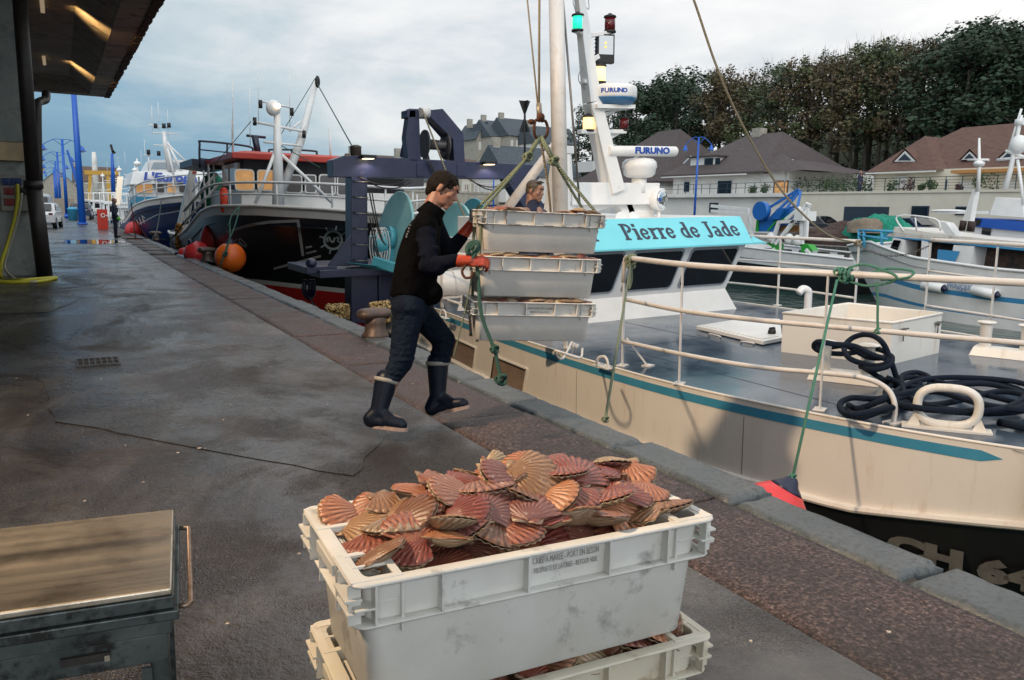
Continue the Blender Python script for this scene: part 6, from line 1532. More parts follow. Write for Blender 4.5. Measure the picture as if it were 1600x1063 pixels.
M_chn = mat('gold_chain', (.5, .25, .05), .5, .5, c2=(.2, .08, .02), sc=25, bump=1, bsc=40)  # gold mottled with rust brown
g = MB(); 
for k in range(12): g.ell(PY(279+2*math.sin(k*2), 353+k*3, 30.8), (.11, .1, .11), None, 8, 6)
tag(build('chain_bundle', g, M_chn), 'rusty gold chain bundle hanging at the trawler stern', 'chain')
g = MB(); g.tube([PY(435, 225, Ym), PY(500, 262, Ym-1)], .012, 5); g.tube([PY(495, 130, Ym), PY(552, 232, 15.5)], .014, 5); g.tube([PY(493, 122, Ym), PY(430, 225, Ym)], .010, 5); g.tube([PY(392, 190, Ym), PY(300, 300, 27)], .010, 5); tag(build('rigging', g, M_rt), 'thin green rigging lines from the black trawler mast', 'rigging')
g = MB(); g.ell(PY(496, 128, Ym), (.07, .07, .16)); tag(build('pulley_block', g, M_blk), 'small dark pulley block at the tip of the black trawler boom', 'pulley')
# buoys
def buoy(c, r, m, mn, label, tilt=(0, 0, 1), squash=1.0):
    t = thing('buoy', c, label, 'buoy', 'inflatable buoys between hulls and quay'); ax = Vector(tilt).normalized()
    g = MB(); prof = [(r*math.sin(math.pi*k/16)*squash, -r*math.cos(math.pi*k/16)) for k in range(1, 15)]; g.lathe(prof, c, ax, 26); build('ball', g, m, t)
    g = MB(); g.lathe([(r*.40, r*.90), (r*.22, r*1.05), (r*.16, r*1.22), (r*.1, r*1.25)], c, ax, 16); build('neck', g, mn, t); return t
c = PY(360, 403, 21.2); buoy(c, .385, M_org, M_fn, 'large orange ball buoy hanging against the black trawler hull')
g = MB(); e1 = pt1(.24, 0, -1)+Vector((0, 0, .03)); h0 = PY(375, 322, 21.6)
g.tube(curve([h0, PY(368, 350, 21.2), PY(357, 378, 20.9), PY(351, 396, 20.8), PY(344, 416, 20.85)], 5), .020, 6); g.tube(curve([h0, PY(360, 342, 21.2), PY(359, 372, 20.9), PY(352, 398, 20.78)], 5), .020, 6); knot(g, PY(352, 397, 20.8), .05, 2); knot(g, PY(358, 352, 21.1), .035, 3)
g.tube(curve([PY(350, 400, 20.8), PY(338, 410, 21.5), PZ(325, 408, .15)], 4), .018, 6)
tag(build('buoy_line', g, M_rt), 'teal lines holding the orange buoy to the black trawler', 'rope')
c = PY(308, 397, 24.6); buoy(c, .37, M_fr, M_fn, 'bright red buoy with navy top left of the dark bollard', (-.5, 0, 1))
M_dred = mat('dark_red_vinyl', (.20, .012, .012), .4)
c = PY(336, 372, 24.9); buoy(c, .52, M_dred, M_fn, 'dark red buoy tucked under the black trawler flank', (.3, 0, 1), .8)
c = PY(289, 399, 26.5); buoy(c, .24, M_fr, M_fn, 'small red fender with navy end low at the trawler stern', (-1, 0, .2))
c = PY(210, 360, 46); buoy(c, .46, M_fr, M_fn, 'red buoy between the navy hulled boat and the quay', (.2, 0, 1))
g = MB(); g.tube(sag(PY(288, 345, 30), PZ(250, 374, .3), .25), .025, 6); g.tube(sag(PZ(240, 372, .3), PY(252, 310, 42), .3), .02, 6); tag(build('mooring_line', g, M_blk), 'black mooring line sagging from the trawler stern to the rusty bollard', 'rope')
# gold netting bundles at the quay edge, near the stern gantry
def netbundle(cx0, cy0, Yv, sx_, label, z0):
    g = MB(); q = random.Random(int(cx0)); c0 = PY(cx0, cy0, Yv)
    for k in range(26):
        a = [c0+Vector((q.uniform(-sx_, sx_), q.uniform(-.18, .18), q.uniform(-.16, .16))) for _ in range(5)]
        g.tube(curve(a, 4), .028, 6)
    tag(build('net_bundle', g, M_net), label, 'netting')
netbundle(597, 489, 11.6, .16, 'gold rope netting bundle below the turquoise drum, behind the mushroom bollard', 0)
netbundle(526, 491, 12.8, .17, 'gold rope netting bundle at the waterline under the gantry platform', 0)
g = MB()
for dx_ in (0, 9): 
    a = PY(477+dx_, 437, 16); g.tube(curve([a, PY(475+dx_, 455, 16), PY(484, 466, 15.9), PY(490, 455, 16), PY(488, 437, 16)], 4), .05, 8)
g.tube(curve([PY(484, 465, 16), PY(492, 478, 15), PY(500, 486, 14)], 4), .02, 6); tag(build('shackle', g, M_gnavy), 'dark shackle hanging from the platform in front of the red hull bottom', 'shackle')
# ------------------------------------------------------------------ navy-hulled boat with lettered wheelhouse
bk2 = thing('trawler', (6.6, 50, -1.5), 'white topped trawler with navy hull and lettered wheelhouse, moored ahead of the black trawler', 'boat')
zs2 = lerpk([(0, 1.98), (.12, 1.9), (.25, 1.65), (.35, 1.35), (.45, .95), (.6, .55), (1, .5)])
pt2, o2 = hull(bk2, (6.7, 37.5), 0, 24, 6.9, zs2, [(0, .07, 'bulwark', M_wband), (.07, .9, 'hull', M_navyh), (.9, 1, 'bottom', M_blackh)], zw=-2, flare=.45, rake=2.5, full=.42)
tr2 = bvh(o2)
decal('hull_marking', tr2, stroke([(214, 352), (245, 336), (290, 328)], 1.6)+stroke([(262, 362), (285, 357)], 1.4), mat('pale_line', (.45, .47, .5), .5), bk2)
decal('hull_number', tr2, stroke([(216, 358), (211, 345), (218, 355), (214, 343)], 1.1)+stroke([(222, 352), (218, 340)], 1.1)+stroke([(226, 349), (222, 337), (227, 341)], 1.1), M_wband, bk2)
Y2 = 46
g = MB(); a, b_ = PY(212, 345, Y2), PY(335, 300, Y2); g.bx(a.x, 6.9, Y2, Y2+5, .6, PY(250, 308, Y2).z); build('deckhouse', g, M_sky, bk2)
g = MB(); g.bx(PY(215, 308, Y2).x, 6.85, Y2+.01, Y2+4.8, PY(250, 308, Y2).z, PY(250, 285, Y2).z); build('wheelhouse', g, M_white, bk2)
g = MB(); g.prism([PY(203, 289, Y2-.4), PY(332, 285, Y2-.4), PY(329, 268, Y2-.1), PY(208, 268, Y2-.1)], (0, 5, 0)); RF = build('roof', g, M_white, bk2, bevel=.05)
for x in (213, 226, 244, 262, 280): win(bk2, (x, 288, x+12, 301), Y2-.0, M_warmw if x in (213, 226, 262) else M_dimw, M_white)
p = PY(262, 279, Y2-.35); text('lettering', "L'Europa", .58, M_bluet, frame(PY(266, 278, Y2-.42), (1, 0, 0), (0, .2, 1)), RF, .025, .02, 1.25, shear=.15, world=True)
g = MB()
T([(268, 268), (258, 225), (256, 205)], [.22, .12, .08], Y2, g, 10); T([(290, 280), (261, 222)], .07, Y2, g); T([(238, 208), (278, 209)], .03, Y2, g); T([(232, 195), (262, 200)], .03, Y2, g); T([(240, 227), (268, 228)], .03, Y2, g); T([(300, 262), (262, 225)], .04, Y2-3, g); T([(275, 290), (262, 232)], .05, Y2-3, g); T([(232, 268), (232, 240)], .03, Y2, g); T([(224, 242), (240, 243)], .02, Y2, g)
for a, b_ in ((237, 165), (247, 160), (262, 172)): T([(a, b_), (a+1, b_+44)], .012, Y2, g, 4)
build('mast', g, M_white, bk2)
g = MB(); g.prism([PY(226, 268, Y2), PY(300, 268, Y2), PY(290, 250, Y2), PY(236, 250, Y2)], (0, 3, 0)); build('upper_house', g, M_white, bk2); g = MB(); g.prism([PY(236, 264, Y2-.02), PY(288, 264, Y2-.02), PY(283, 254, Y2-.02), PY(240, 254, Y2-.02)], (0, -.02, 0)); build('upper_window', g, mat('pale_glass', (.30, .36, .40), .1), bk2)
for a, b_ in ((243, 197), (256, 197), (264, 196), (232, 238), (248, 240)):
    g = MB(); p = PY(a, b_, Y2-.1); g.cyl(p-Vector((0, 0, .12)), p+Vector((0, 0, .12)), .09, n=8); build('mast_light', g, M_blk, bk2)
g = MB(); g.prism([PY(180, 320, 52), PY(188, 320, 52), PY(193, 276, 52), PY(184, 276, 52)], (0, .5, 0)); build('stern_gantry', g, mat('white_glow_paint', (.8, .72, .6), .5, emis=(1, .8, .55), es=.35), bk2)  # floodlight put into the paint as a faint warm self-glow
g = MB()
for zz_, r in ((.95, .04), (.5, .03)):
    pts = [pt2(t, 0, -1)+Vector((0, 0, zz_)) for t in (.40, .33, .26, .2, .14, .08, .03, .0)]+[pt2(t, 0, 1)+Vector((0, 0, zz_)) for t in (.03, .08, .14)]; g.tube(curve(pts, 3), r, 6)
for t in (.40, .33, .26, .2, .14, .08, .02): p = pt2(t, 0, -1); g.tube([p, p+Vector((0, -.0, .95))], .03, 5)
build('bow_rail', g, M_white, bk2)
g = MB()
for k in range(8): p = PY(190+k*3.6, 350-k*3.5, 52-k*.6); g.beam(p, p+Vector((.0, 0, 1.3)), .12, .04)
build('side_rail', g, M_white, bk2)
# ------------------------------------------------------------------ small craft farther along the quay
def small_boat(loc, label, hm, rz=0, s=1.0, cab=(.66, .66, .64)):
    t = thing('fishing_boat', (0, 0, 0), label, 'boat', 'fishing boats moored farther along the quay')
    hull(t, (0, 0), 0, 12, 4.2, lerpk([(0, 1.6), (.3, 1.0), (1, .7)]), [(0, .18, 'bulwark', M_wband), (.18, 1, 'hull', hm)], zw=-.5, nt=14)
    g = MB(); g.bx(-1.4, 1.4, 3.5, 7, .5, 2.6); g.bx(-1.6, 1.6, 3.2, 7.2, 2.6, 2.75); build('cabin', g, M_white, t, local=True)
    g = MB(); g.bx(-1.2, 1.2, 3.47, 3.49, 1.8, 2.4); build('window', g, M_glass, t, local=True)
    g = MB(); g.tube([(0, 5, 2.7), (0, 5, 6.5)], [.12, .05], 8); g.tube([(-1, 5, 5.2), (1, 5, 5.2)], .04, 6); g.tube([(-.7, 5, 4.2), (.7, 5, 4.2)], .04, 6); g.tube([(0, 5, 5.8), (.4, 10, 1.5)], .03, 5); g.tube([(0, 5, 5.8), (-.4, .6, 1.6)], .02, 5)
    g.tube([(-1.9, 11, .8), (-1.9, 11, 3.8), (1.9, 11, 3.8), (1.9, 11, .8)], .08, 6); g.tube([(.6, 5, 6), (.6, 5, 8)], .015, 4); build('mast', g, M_white, t, local=True)
    g = MB(); g.ell((0, 5, 6.1), (.28, .28, .2)); build('radar_dome', g, M_white, t, local=True)
    t.location = loc; t.rotation_euler.z = rz; t.scale = (s, s, s); return t
M_bh = mat('bright_blue_hull', (.015, .09, .32), .35); M_gh = mat('green_hull', (.01, .12, .07), .35)
sb = small_boat((5.6, 66, -1.45), 'white masted boat just beyond the waiting man, first of the far boats', M_bh)
spots = [((6.4, 80, -1.45), 1.0, 'second far boat along the quay, a little taller mast'), ((6.0, 97, -1.45), 1.1, 'third far boat along the quay, seen past the red board'), ((6.8, 118, -1.45), 1.15, 'fourth far boat along the quay, in the hazy cluster'), ((6.2, 142, -1.45), 1.2, 'fifth far boat along the quay, nearly lost in the cluster'), ((10.5, 90, -1.45), 1.0, 'outer far boat moored second abreast, behind the navy hulled trawler'), ((11.5, 128, -1.45), 1.2, 'outermost small far boat near the end of the harbour'), ((5.6, 175, -1.45), 1.3, 'last tiny boat of the row at the far quay end')]
for p, s, lb in spots: copy_tree(sb, p, (0, 0, R.uniform(-.05, .05)), lb, scale=s)
# blue street lamps
M_lampb = mat('royal_blue_paint', (.006, .085, .42), .35, c2=(.008, .10, .46), sc=3); M_bulb = mat('lamp_glass', (.45, .5, .5), .2)
def street_lamp(loc, h, label, rz=0):
    t = thing('street_lamp', (0, 0, 0), label, 'street lamp', 'blue twin street lamps')
    g = MB(); g.tube([(0, 0, 0), (0, 0, h)], [.13, .09], 12); g.tube([(0, 0, 0), (0, 0, .5)], .18, 12); build('pole', g, M_lampb, t, local=True)
    for s_ in (-1, 1):
        g = MB(); g.tube(curve([(0, 0, h), (s_*.55, 0, h-.02), (s_*1.15, 0, h-.55), (s_*1.3, 0, h-.75)], 4), .04, 6); g.tube([(s_*.02, 0, h-.7), (s_*.6, 0, h-.05)], .03, 5); a_ = build('arm', g, M_lampb, t, local=True)
        g = MB(); g.lathe([(.06, 0), (.14, -.1), (.18, -.32), (.30, -.48), (.31, -.52), (.2, -.5)], (s_*1.3, 0, h-.75), n=16); sh = build('lamp_shade', g, M_lampb, t, local=True)
        g = MB(); g.ell((s_*1.3, 0, h-1.27), (.17, .17, .16)); build('bulb', g, M_bulb, sh, local=True)
    t.location = loc; t.rotation_euler.z = rz; return t
rz_l = rad(-8)
def gz0(a, b_, Y_): p = PY(a, b_, Y_); return p
for i, (x, yt, Y_) in enumerate(((97, 218, 88), (89, 238, 118), (86, 252, 150), (84, 262, 185), (83.5, 268, 225))):
    top = PY(x, yt, Y_); nm = ['nearest blue twin lamp of the row by the parked cars', 'second blue twin lamp of the left row', 'third blue twin lamp of the left row', 'fourth blue twin lamp of the left row', 'farthest blue twin lamp of the left row'][i]
    if i == 0: L0 = street_lamp((top.x, Y_, 0), 9.3, nm); zz0 = top.z; L0.scale = (1.25, 1.25, top.z/9.3)
    else: copy_tree(L0, (top.x, Y_, 0), None, nm, scale=(1.25, 1.25, top.z/9.3))
top = PX(1092, 215, 44); copy_tree(L0, (44, top.y, .25), (0, 0, rad(-55)), 'blue twin street lamp on the far quay, in front of the cream house', scale=(.78, .78, (top.z-.25)/9.3))
top = PY(772, 250, 78); copy_tree(L0, (top.x, 78, .25), (0, 0, rad(-20)), 'blue lamp post in front of the white house, seen beneath the gantry', scale=(.8, .8, .62))
# tall blue pole
g = MB(); b0, t0_ = PZ(129, 352), PY(117, 120, 65.2); pole_y = 46
b0 = PY(129.5, 350, 46); b0.z = 0
g.tube([PZ(129, 351), Vector((PZ(129, 351).x, 65.2, 12.5))], [.24, .15], 14); g.tube([PZ(129, 351), PZ(129, 351)+Vector((0, 0, .12))], .34, 14)
g.beam(PY(126, 300, 65.2), PY(105, 235, 66), .2, .2, w2=.1); tag(build('mast_pole', g, M_lampb), 'tall leaning bright blue pole standing on the quay past the canopy', 'pole')
for (a, b_, Yq, lb) in ((106, 232, 66, 'black seagull shaped clamp head on the blue hoist arm beside the tall pole'),):
    pass
g = MB(); g.tube([PY(177, 300, 75), PY(176, 262, 75), PY(175, 240, 75)], [.16, .14, .10], 8, 0); tag(build('slim_hoist', g, M_lampb), 'slim blue hoist arm with dark head rising among the far boats', 'hoist')
g = MB(); g.beam(PY(173, 226, 75), PY(177, 240, 75), .18); g.beam(PY(176, 236, 75), PY(180, 240, 75), .18); tag(build('grab', g, M_blk), 'dark grab on the slim blue hoist arm among the far boats', 'grab')
# red board, bins, planter
g = MB(); p = PY(161, 349, 52); p.z = 0
pa_, pb_ = PY(151, 327, 52), PY(169, 350, 52); ob = thing('notice_board', (pa_.x, 52, 0), 'red board with white round logo leaning beside the waiting man', 'board')
g = MB(); g.bx(pa_.x, pb_.x, 52, 52.06, 0, pa_.z); build('panel', g, mat('red_board', (.50, .035, .02), .5), ob)
g = MB(); cc = PY(161, 337, 51.98); g.tube([cc+Vector((.10*math.cos(a*.5236), 0, .10*math.sin(a*.5236))) for a in range(12)], .028, 5, closed=True); g.bx(cc.x+.17, cc.x+.3, 51.97, 51.99, cc.z-.04, cc.z+.04); build('logo', g, M_white, ob)
g = MB(); c = PY(110, 330, 100); g.bx(c.x-1.5, c.x+.4, 100, 101.5, 0, 1.9); tag(build('stone_block', g, mat('tan_block', (.22, .19, .15), .8, c2=(.28, .24, .2), sc=3)), 'tan concrete block at the foot of the blue lamps', 'block')
g = MB(); c = PY(111, 320, 78); g.lathe([(.35, 0), (.42, .9), (.46, .92), (.3, 1.1)], (c.x+.1, 78, 0), n=12); tag(build('litter_bin', g, M_sky), 'light blue bin beside the tan concrete block', 'bin')
# cars
def car(loc, rz, col, label, s=1.0, van=False):
    t = thing('van' if van else 'parked_car', (0, 0, 0), label, 'van' if van else 'car', None)
    m = mat('car_paint_'+('white' if col[0] > .4 else 'dark'), col, .25, coat=.6)
    prof = [(-2.1, .35), (-2.15, .8), (-1.95, .95), (-1.5, 1.0), (-.9, 1.42), (.6, 1.45), (1.2, 1.0), (1.95, .85), (2.12, .6), (2.1, .35)] if not van else [(-2.4, .35), (-2.45, 1.9), (-2.2, 2.05), (1.0, 2.0), (1.7, 1.25), (2.35, 1.05), (2.45, .6), (2.42, .35)]
    g = MB(); rings = []
    for y, k in ((-.84, .90), (-.80, .98), (-.5, 1), (.5, 1), (.80, .98), (.84, .90)): rings.append([Vector((x*(1 if z < 1.0 else (.985 if k == 1 else .93)), y*(1 if z < 1.02 else .88), .35+(z-.35)*k)) for x, z in prof])
    g.loft(rings, caps=(True, True), sm=False); build('body', g, m, t, local=True, bevel=.03)
    for s_ in (-1, 1):
        g = MB(); W_p = [(-1.35, 1.04), (-.86, 1.34), (.52, 1.36), (1.0, 1.04)] if not van else [(.2, 1.3), (.2, 1.85), (.95, 1.85), (1.5, 1.3)]
        g.prism([(x, s_*(.775 if z > 1.2 else .852), z) for x, z in W_p], (0, s_*.012, 0)); build('side_window', g, M_glass, t, local=True)
    g = MB(); g.prism([(1.28, -.66, 1.02), (1.28, .66, 1.02), (.68, .6, 1.39), (.68, -.6, 1.39)] if not van else [(1.78, -.7, 1.25), (1.78, .7, 1.25), (1.10, .65, 1.9), (1.10, -.65, 1.9)], (.03, 0, .02)); g.prism([(-1.62, -.66, 1.02), (-1.62, .66, 1.02), (-1.0, .6, 1.37), (-1.0, -.6, 1.37)] if not van else [(-2.47, -.6, 1.3), (-2.47, .6, 1.3), (-2.46, .6, 1.8), (-2.46, -.6, 1.8)], (-.03, 0, .02)); build('windscreen', g, M_glass, t, local=True)
    for x in (-1.35, 1.35):
        for s_ in (-1, 1):
            g = MB(); g.lathe([(.2, -.1), (.32, -.1), (.33, 0), (.32, .1), (.2, .1)], (x, s_*.76, .33), (0, 1, 0), 18); w_ = build('wheel', g, M_blk, t, local=True); g = MB(); g.lathe([(.2, -.11), (.2, .11)], (x, s_*.76, .33), (0, 1, 0), 12); build('rim', g, M_gasket, w_, local=True)
    for s_ in (-1, 1):
        g = MB(); g.box((2.06 if not van else 2.42, s_*.6, .68), (.1, .3, .14)); build('headlight', g, M_bulb, t, local=True); g = MB(); g.box((-2.1 if not van else -2.44, s_*.66, .82), (.09, .2, .14)); build('tail_light', g, M_lred, t, local=True)
    t.location = loc; t.rotation_euler.z = rz; t.scale = (s, s, s); return t
p = PY(70, 345, 54); car((p.x-.1, 54, 0), rad(84), (.55, .56, .57), 'white car behind the drainpipe, nearest of the parked cars on the left')
p = PY(72, 330, 66); car((p.x-.35, 66, 0), rad(88), (.30, .33, .36), 'silver grey van behind the white car on the left quay', van=True)
p = PZ(118, 340, 0); car((1.8, 84, 0), rad(85), (.012, .03, .07), 'dark blue car parked between the tall blue pole and the boats')
# ================================================================== far side of the basin
M_stuc = mat('cream_stucco', (.64, .60, .50), .85, c2=(.58, .54, .45), sc=.8, dirt=(.33, .30, .25), dsc=2, dlo=.6, dhi=.8, bump=.2, bsc=8)
M_wst = mat('white_stucco', (.68, .67, .63), .85, c2=(.60, .59, .56), sc=.8)
M_stone = mat('grey_brown_stone', (.26, .245, .21), .9, c2=(.38, .355, .30), sc=2.2, bump=.8, bsc=6, bd=.08)
def rooftile(name, a, b_):
    m, n, l, bs = new_mat(name); tc = n.new('ShaderNodeTexCoord')
    w_ = n.new('ShaderNodeTexWave'); w_.bands_direction = 'Z'; w_.inputs['Scale'].default_value = 3.2; w_.inputs['Distortion'].default_value = 1.2; w_.inputs['Detail'].default_value = 3; l.new(tc.outputs['Object'], w_.inputs['Vector'])
    t = nz(n, l, tc.outputs['Object'], 2.6, 8, .7); r = ramp(n, [(.3, a), (.7, b_)]); l.new(t.outputs['Fac'], r.inputs[0])
    r2 = ramp(n, [(.2, .72), (.7, 1.08)]); l.new(w_.outputs['Fac'], r2.inputs[0]); l.new(mixc(n, l, 1, r.outputs[0], r2.outputs[0], 'MULTIPLY'), bs.inputs['Base Color'])
    bp = n.new('ShaderNodeBump'); bp.inputs['Strength'].default_value = .6; bp.inputs['Distance'].default_value = .06; l.new(w_.outputs['Fac'], bp.inputs['Height']); l.new(bp.outputs[0], bs.inputs['Normal']); setin(bs, 'Roughness', .8); return m
M_rt1 = rooftile('red_brown_tiles', (.095, .045, .034), (.16, .085, .062)); M_rt2 = rooftile('plum_slate', (.055, .042, .045), (.10, .078, .075)); M_rt3 = rooftile('blue_slate', (.045, .06, .075), (.09, .11, .13)); M_rt4 = rooftile('brown_tiles', (.08, .05, .035), (.14, .09, .065))
M_dkdoor = mat('dark_blue_shutter', (.018, .03, .05), .5, c2=(.025, .04, .06), sc=2, sc3=(.1, .1, 8)); M_shred = mat('red_shutter', (.16, .03, .025), .6); M_wfr = mat('white_window_frame', (.6, .6, .58), .5)
def hip(g, x0, x1, y0, y1, ze, zr, hx0, hy, mi=0, rx=None, over=.5):
    """hipped roof: eaves rectangle, ridge along Y at x=rx between y0+hy0 and y1-hy"""
    rx = rx or (x0+x1)/2; a = [(x0-over, y0-over, ze), (x1+over, y0-over, ze), (x1+over, y1+over, ze), (x0-over, y1+over, ze)]; b_ = [(rx, y0+hy[0], zr), (rx, y1-hy[1], zr)]
    g.add(a+b_, [(0, 1, 4), (1, 2, 5, 4), (2, 3, 5), (3, 0, 4, 5)], mi); g.add([(p[0], p[1], ze-.18) for p in a]+a, [(3, 2, 1, 0), (0, 1, 5, 4), (1, 2, 6, 5), (2, 3, 7, 6), (3, 0, 4, 7)], mi)
def xwin(parent, pxs, X_, m, fr=None, nm='window', d=.05):
    a, b_ = PX(pxs[0], pxs[3], X_-d), PX(pxs[2], pxs[1], X_-d)
    g = MB(); g.bx(X_-d-.03, X_-.003, b_.y, a.y, a.z, b_.z); f_ = build(nm, g, fr or M_wfr, parent)
    g = MB(); g.bx(X_-d-.05, X_-d-.031, b_.y+.08, a.y-.08, a.z+.06, b_.z-.08); build('pane', g, m, f_)
# terrace block with garages
TX = 50.
tb1 = thing('terrace_block', (TX, 40, .25), 'long cream retaining block with blue garage door and railed terrace on top', 'building')
ya, yb = PX(1243, 303, TX).y, 14.
g = MB(); g.bx(TX, TX+14, yb, ya, .25, 3.35); g.bx(TX-.08, TX+.4, yb, ya, 3.352, 3.50); build('wall', g, M_stuc, tb1)
a, b_ = PX(1316, 366, TX), PX(1390, 322, TX); g = MB(); g.bx(TX-.03, TX-.002, b_.y, a.y, .25, 2.42); build('garage_door', g, M_dkdoor, tb1)
for q_ in ((1423, 322, 1452, 343), (1492, 323, 1525, 336)): xwin(tb1, q_, TX, M_glass, M_dkdoor)
g = MB()
for k in range(40):
    y = ya-k*1.1
    if y > yb: g.bx(TX+.03, TX+.07, y-.02, y+.02, 3.5, 4.35)
for z in (3.62, 3.80, 3.98, 4.16): g.bx(TX+.04, TX+.06, yb, ya, z, z+.02)
g.bx(TX+.02, TX+.08, yb, ya, 4.35, 4.39); build('terrace_rail', g, mat('green_grey_rail', (.03, .05, .045), .5), tb1)
# right-hand house
h2 = thing('house', (58, 30, 3.4), 'big red brown tiled house with triangular dormers on the terrace at the right', 'house')
e = PX(1362, 285, 54); yw = PX(1363, 300, 54).y
g = MB(); g.bx(54, 66, 14, yw, 3.36, 5.12); build('wall', g, M_stuc, h2)
g = MB(); hip(g, 55.0, 66, 14, 40.6, 5.1, PX(1500, 200, 59.5).z, 0, (0, 3.4), rx=59.5, over=.6)
zA = PX(1445, 213, 57.0); a0 = PX(1353, 272, 53.3); a1 = PX(1462, 270, 53.3)
g.add([(53.3, a0.y, 5.05), (53.3, a1.y, 5.05), (57.0, zA.y, zA.z), (63, a0.y, 5.05), (60.5, zA.y, zA.z), (56.5, a1.y-.8, 5.05)], [(0, 1, 2), (0, 2, 4, 3), (1, 5, 4, 2)])
build('roof', g, M_rt1, h2)
def tridorm(px, py, w_, X_, hgt, parent):
    a, b_, t_ = PX(px-w_, py, X_), PX(px+w_, py, X_), PX(px, py-hgt, X_); g = MB(); bk_ = Vector((3.2, 0, .1)); g.add([a+Vector((-.1, .15, 0)), b_+Vector((-.1, -.15, 0)), t_+Vector((-.1, 0, .18)), a+bk_, b_+bk_, t_+Vector((3.2, 0, .18))], [(0, 2, 5, 3), (1, 4, 5, 2), (0, 3, 4, 1)]); o = build('dormer', g, M_rt1, parent)
    g = MB(); g.prism([a, b_, t_], (-.08, 0, 0)); f_ = build('window_frame', g, M_wfr, o); g = MB(); k = .62; c = (a+b_+t_)/3; g.prism([c.lerp(p, k)+Vector((-.09, 0, 0)) for p in (a, b_, t_)], (-.02, 0, 0)); build('pane', g, M_dkdoor, o)
g = MB(); g.bx(54.25, 54.37, 14, 40, 4.93, 5.03); g.bx(53.2, 53.32, a1.y, a0.y, 4.9, 5.0); g.tube([(53.9, a0.y-.3, 4.95), (53.9, a0.y-.3, 3.5)], .05, 6); build('gutter', g, M_wfr, h2)
g = MB(); g.bx(59, 60, 25, 26.2, 8.5, 10.2); build('chimney', g, M_stone, h2)
tridorm(1415, 253, 17, 54.3, 17, h2); tridorm(1516, 250, 13, 55.2, 13, h2); tridorm(1578, 249, 17, 55.2, 15, h2)
for q_, m in (((1396, 275, 1418, 296), M_wfr), ((1475, 279, 1483, 303), M_dkdoor), ((1497, 283, 1522, 300), M_wfr), ((1568, 282, 1590, 300), M_wfr)): xwin(h2, q_, 54, m)
g = MB(); a, b_ = PX(1490, 277, 53.4), PX(1600, 273, 53.4); g.bx(53.0, 54, b_.y-5, a.y, 4.75, 4.95); build('awning', g, mat('orange_awning', (.42, .20, .06), .7), h2)
# middle house
h1 = thing('house', (58, 56, 3.4), 'cream house with plum slate hipped roof behind the blue street lamp', 'house')
y0_, y1_ = PX(1232, 285, 54).y, PX(1052, 285, 54).y
g = MB(); g.bx(54, 65, y0_, y1_, 3.36, 5.5); build('wall', g, M_wst, h1)
g = MB(); hip(g, 54, 65, y0_+3, y1_, 5.48, PX(1165, 212, 59.5).z, 0, (3.0, 4.2), rx=59.5, over=.9)
zB = PX(1216, 234, 57.5); g.add([(53.2, y0_+4.5, 5.4), (53.2, y0_-2.4, 5.4), (57.5, zB.y, zB.z), (63, y0_-2.4, 5.4), (60, zB.y+3, zB.z), (57.5, zB.y+4, zB.z)], [(0, 1, 2), (1, 3, 4, 2), (0, 2, 5)])
build('roof', g, M_rt2, h1)
g = MB(); g.bx(53.05, 53.17, y0_+4, y1_+.8, 5.22, 5.32); g.tube([(53.9, y0_+.3, 5.3), (53.9, y0_+.3, 3.5)], .05, 6); build('gutter', g, M_wfr, h1)
g = MB(); g.bx(59, 60, 57, 58, 8.2, 10.0); build('chimney', g, M_stone, h1)
a, b_ = PX(1087, 263, 55.3), PX(1128, 245, 55.3); g = MB(); g.bx(54.6, 58, b_.y, a.y, a.z, b_.z); o = build('dormer', g, M_wst, h1); g = MB(); g.bx(54.3, 58, b_.y-.3, a.y+.2, b_.z, b_.z+.12); build('dormer_roof', g, M_rt2, o)
for k in range(2): 
    aa, bb = PX(1100+k*17, 262, 54.55), PX(1108+k*17 if k else 1114, 247, 54.55); g = MB(); g.bx(54.55, 54.59, bb.y, aa.y, aa.z, bb.z); build('pane', g, M_glass, o)
for (x0_, y0p, x1_, y1p) in ((1076, 244, 1086, 256), (1140, 245, 1158, 254), (1235, 250, 1243, 258)):
    a, b_ = PX(x0_, y1p, 56.0), PX(x1_, y0p, 57.0); g = MB(); g.add([(a.x-.6, a.y, a.z), (a.x-.6, b_.y, a.z), (b_.x-.6, b_.y, b_.z), (b_.x-.6, a.y, b_.z)], [(3, 2, 1, 0)]); build('skylight', g, mat('skylight_glass', (.25, .33, .38), .05, .3), h1)
for q_, m in (((1068, 283, 1079, 301), M_glass), ((1120, 281, 1145, 304), M_glass), ((1177, 281, 1188, 300), M_wfr)): xwin(h1, q_, 54, m)
xwin(h1, (1208, 282, 1232, 303), 54, M_warmw, M_rt4)
g = MB(); a = PX(1052, 305, 50); yq = PX(1243, 305, 50).y
g.bx(50, 64, yq+.01, 66, .25, 3.15); g.bx(49.6, 50.4, yq+.01, 66, 3.152, 3.45); b1_ = thing('terrace_block', (50, 60, .25), 'lower white garage block with parapet beneath the slate roofed house', 'building'); build('wall', g, M_wst, b1_)
for q_ in ((1108, 317, 1122, 332),): xwin(b1_, q_, 50, M_glass, M_dkdoor)
g = MB()
for k in range(14): g.bx(50.1, 50.14, yq+.2+k*1.05, yq+.24+k*1.05, 3.45, 4.3)
for z in (3.9, 4.3): g.bx(50.1, 50.13, yq, 66, z, z+.04)
build('terrace_rail', g, M_dkdoor, b1_)
h0 = thing('house', (52, 84, 1), 'house with steep brown roof and white dormer, half hidden by the radar scanner', 'house')
y0_, y1_ = PX(1040, 285, 58).y, PX(905, 285, 58).y
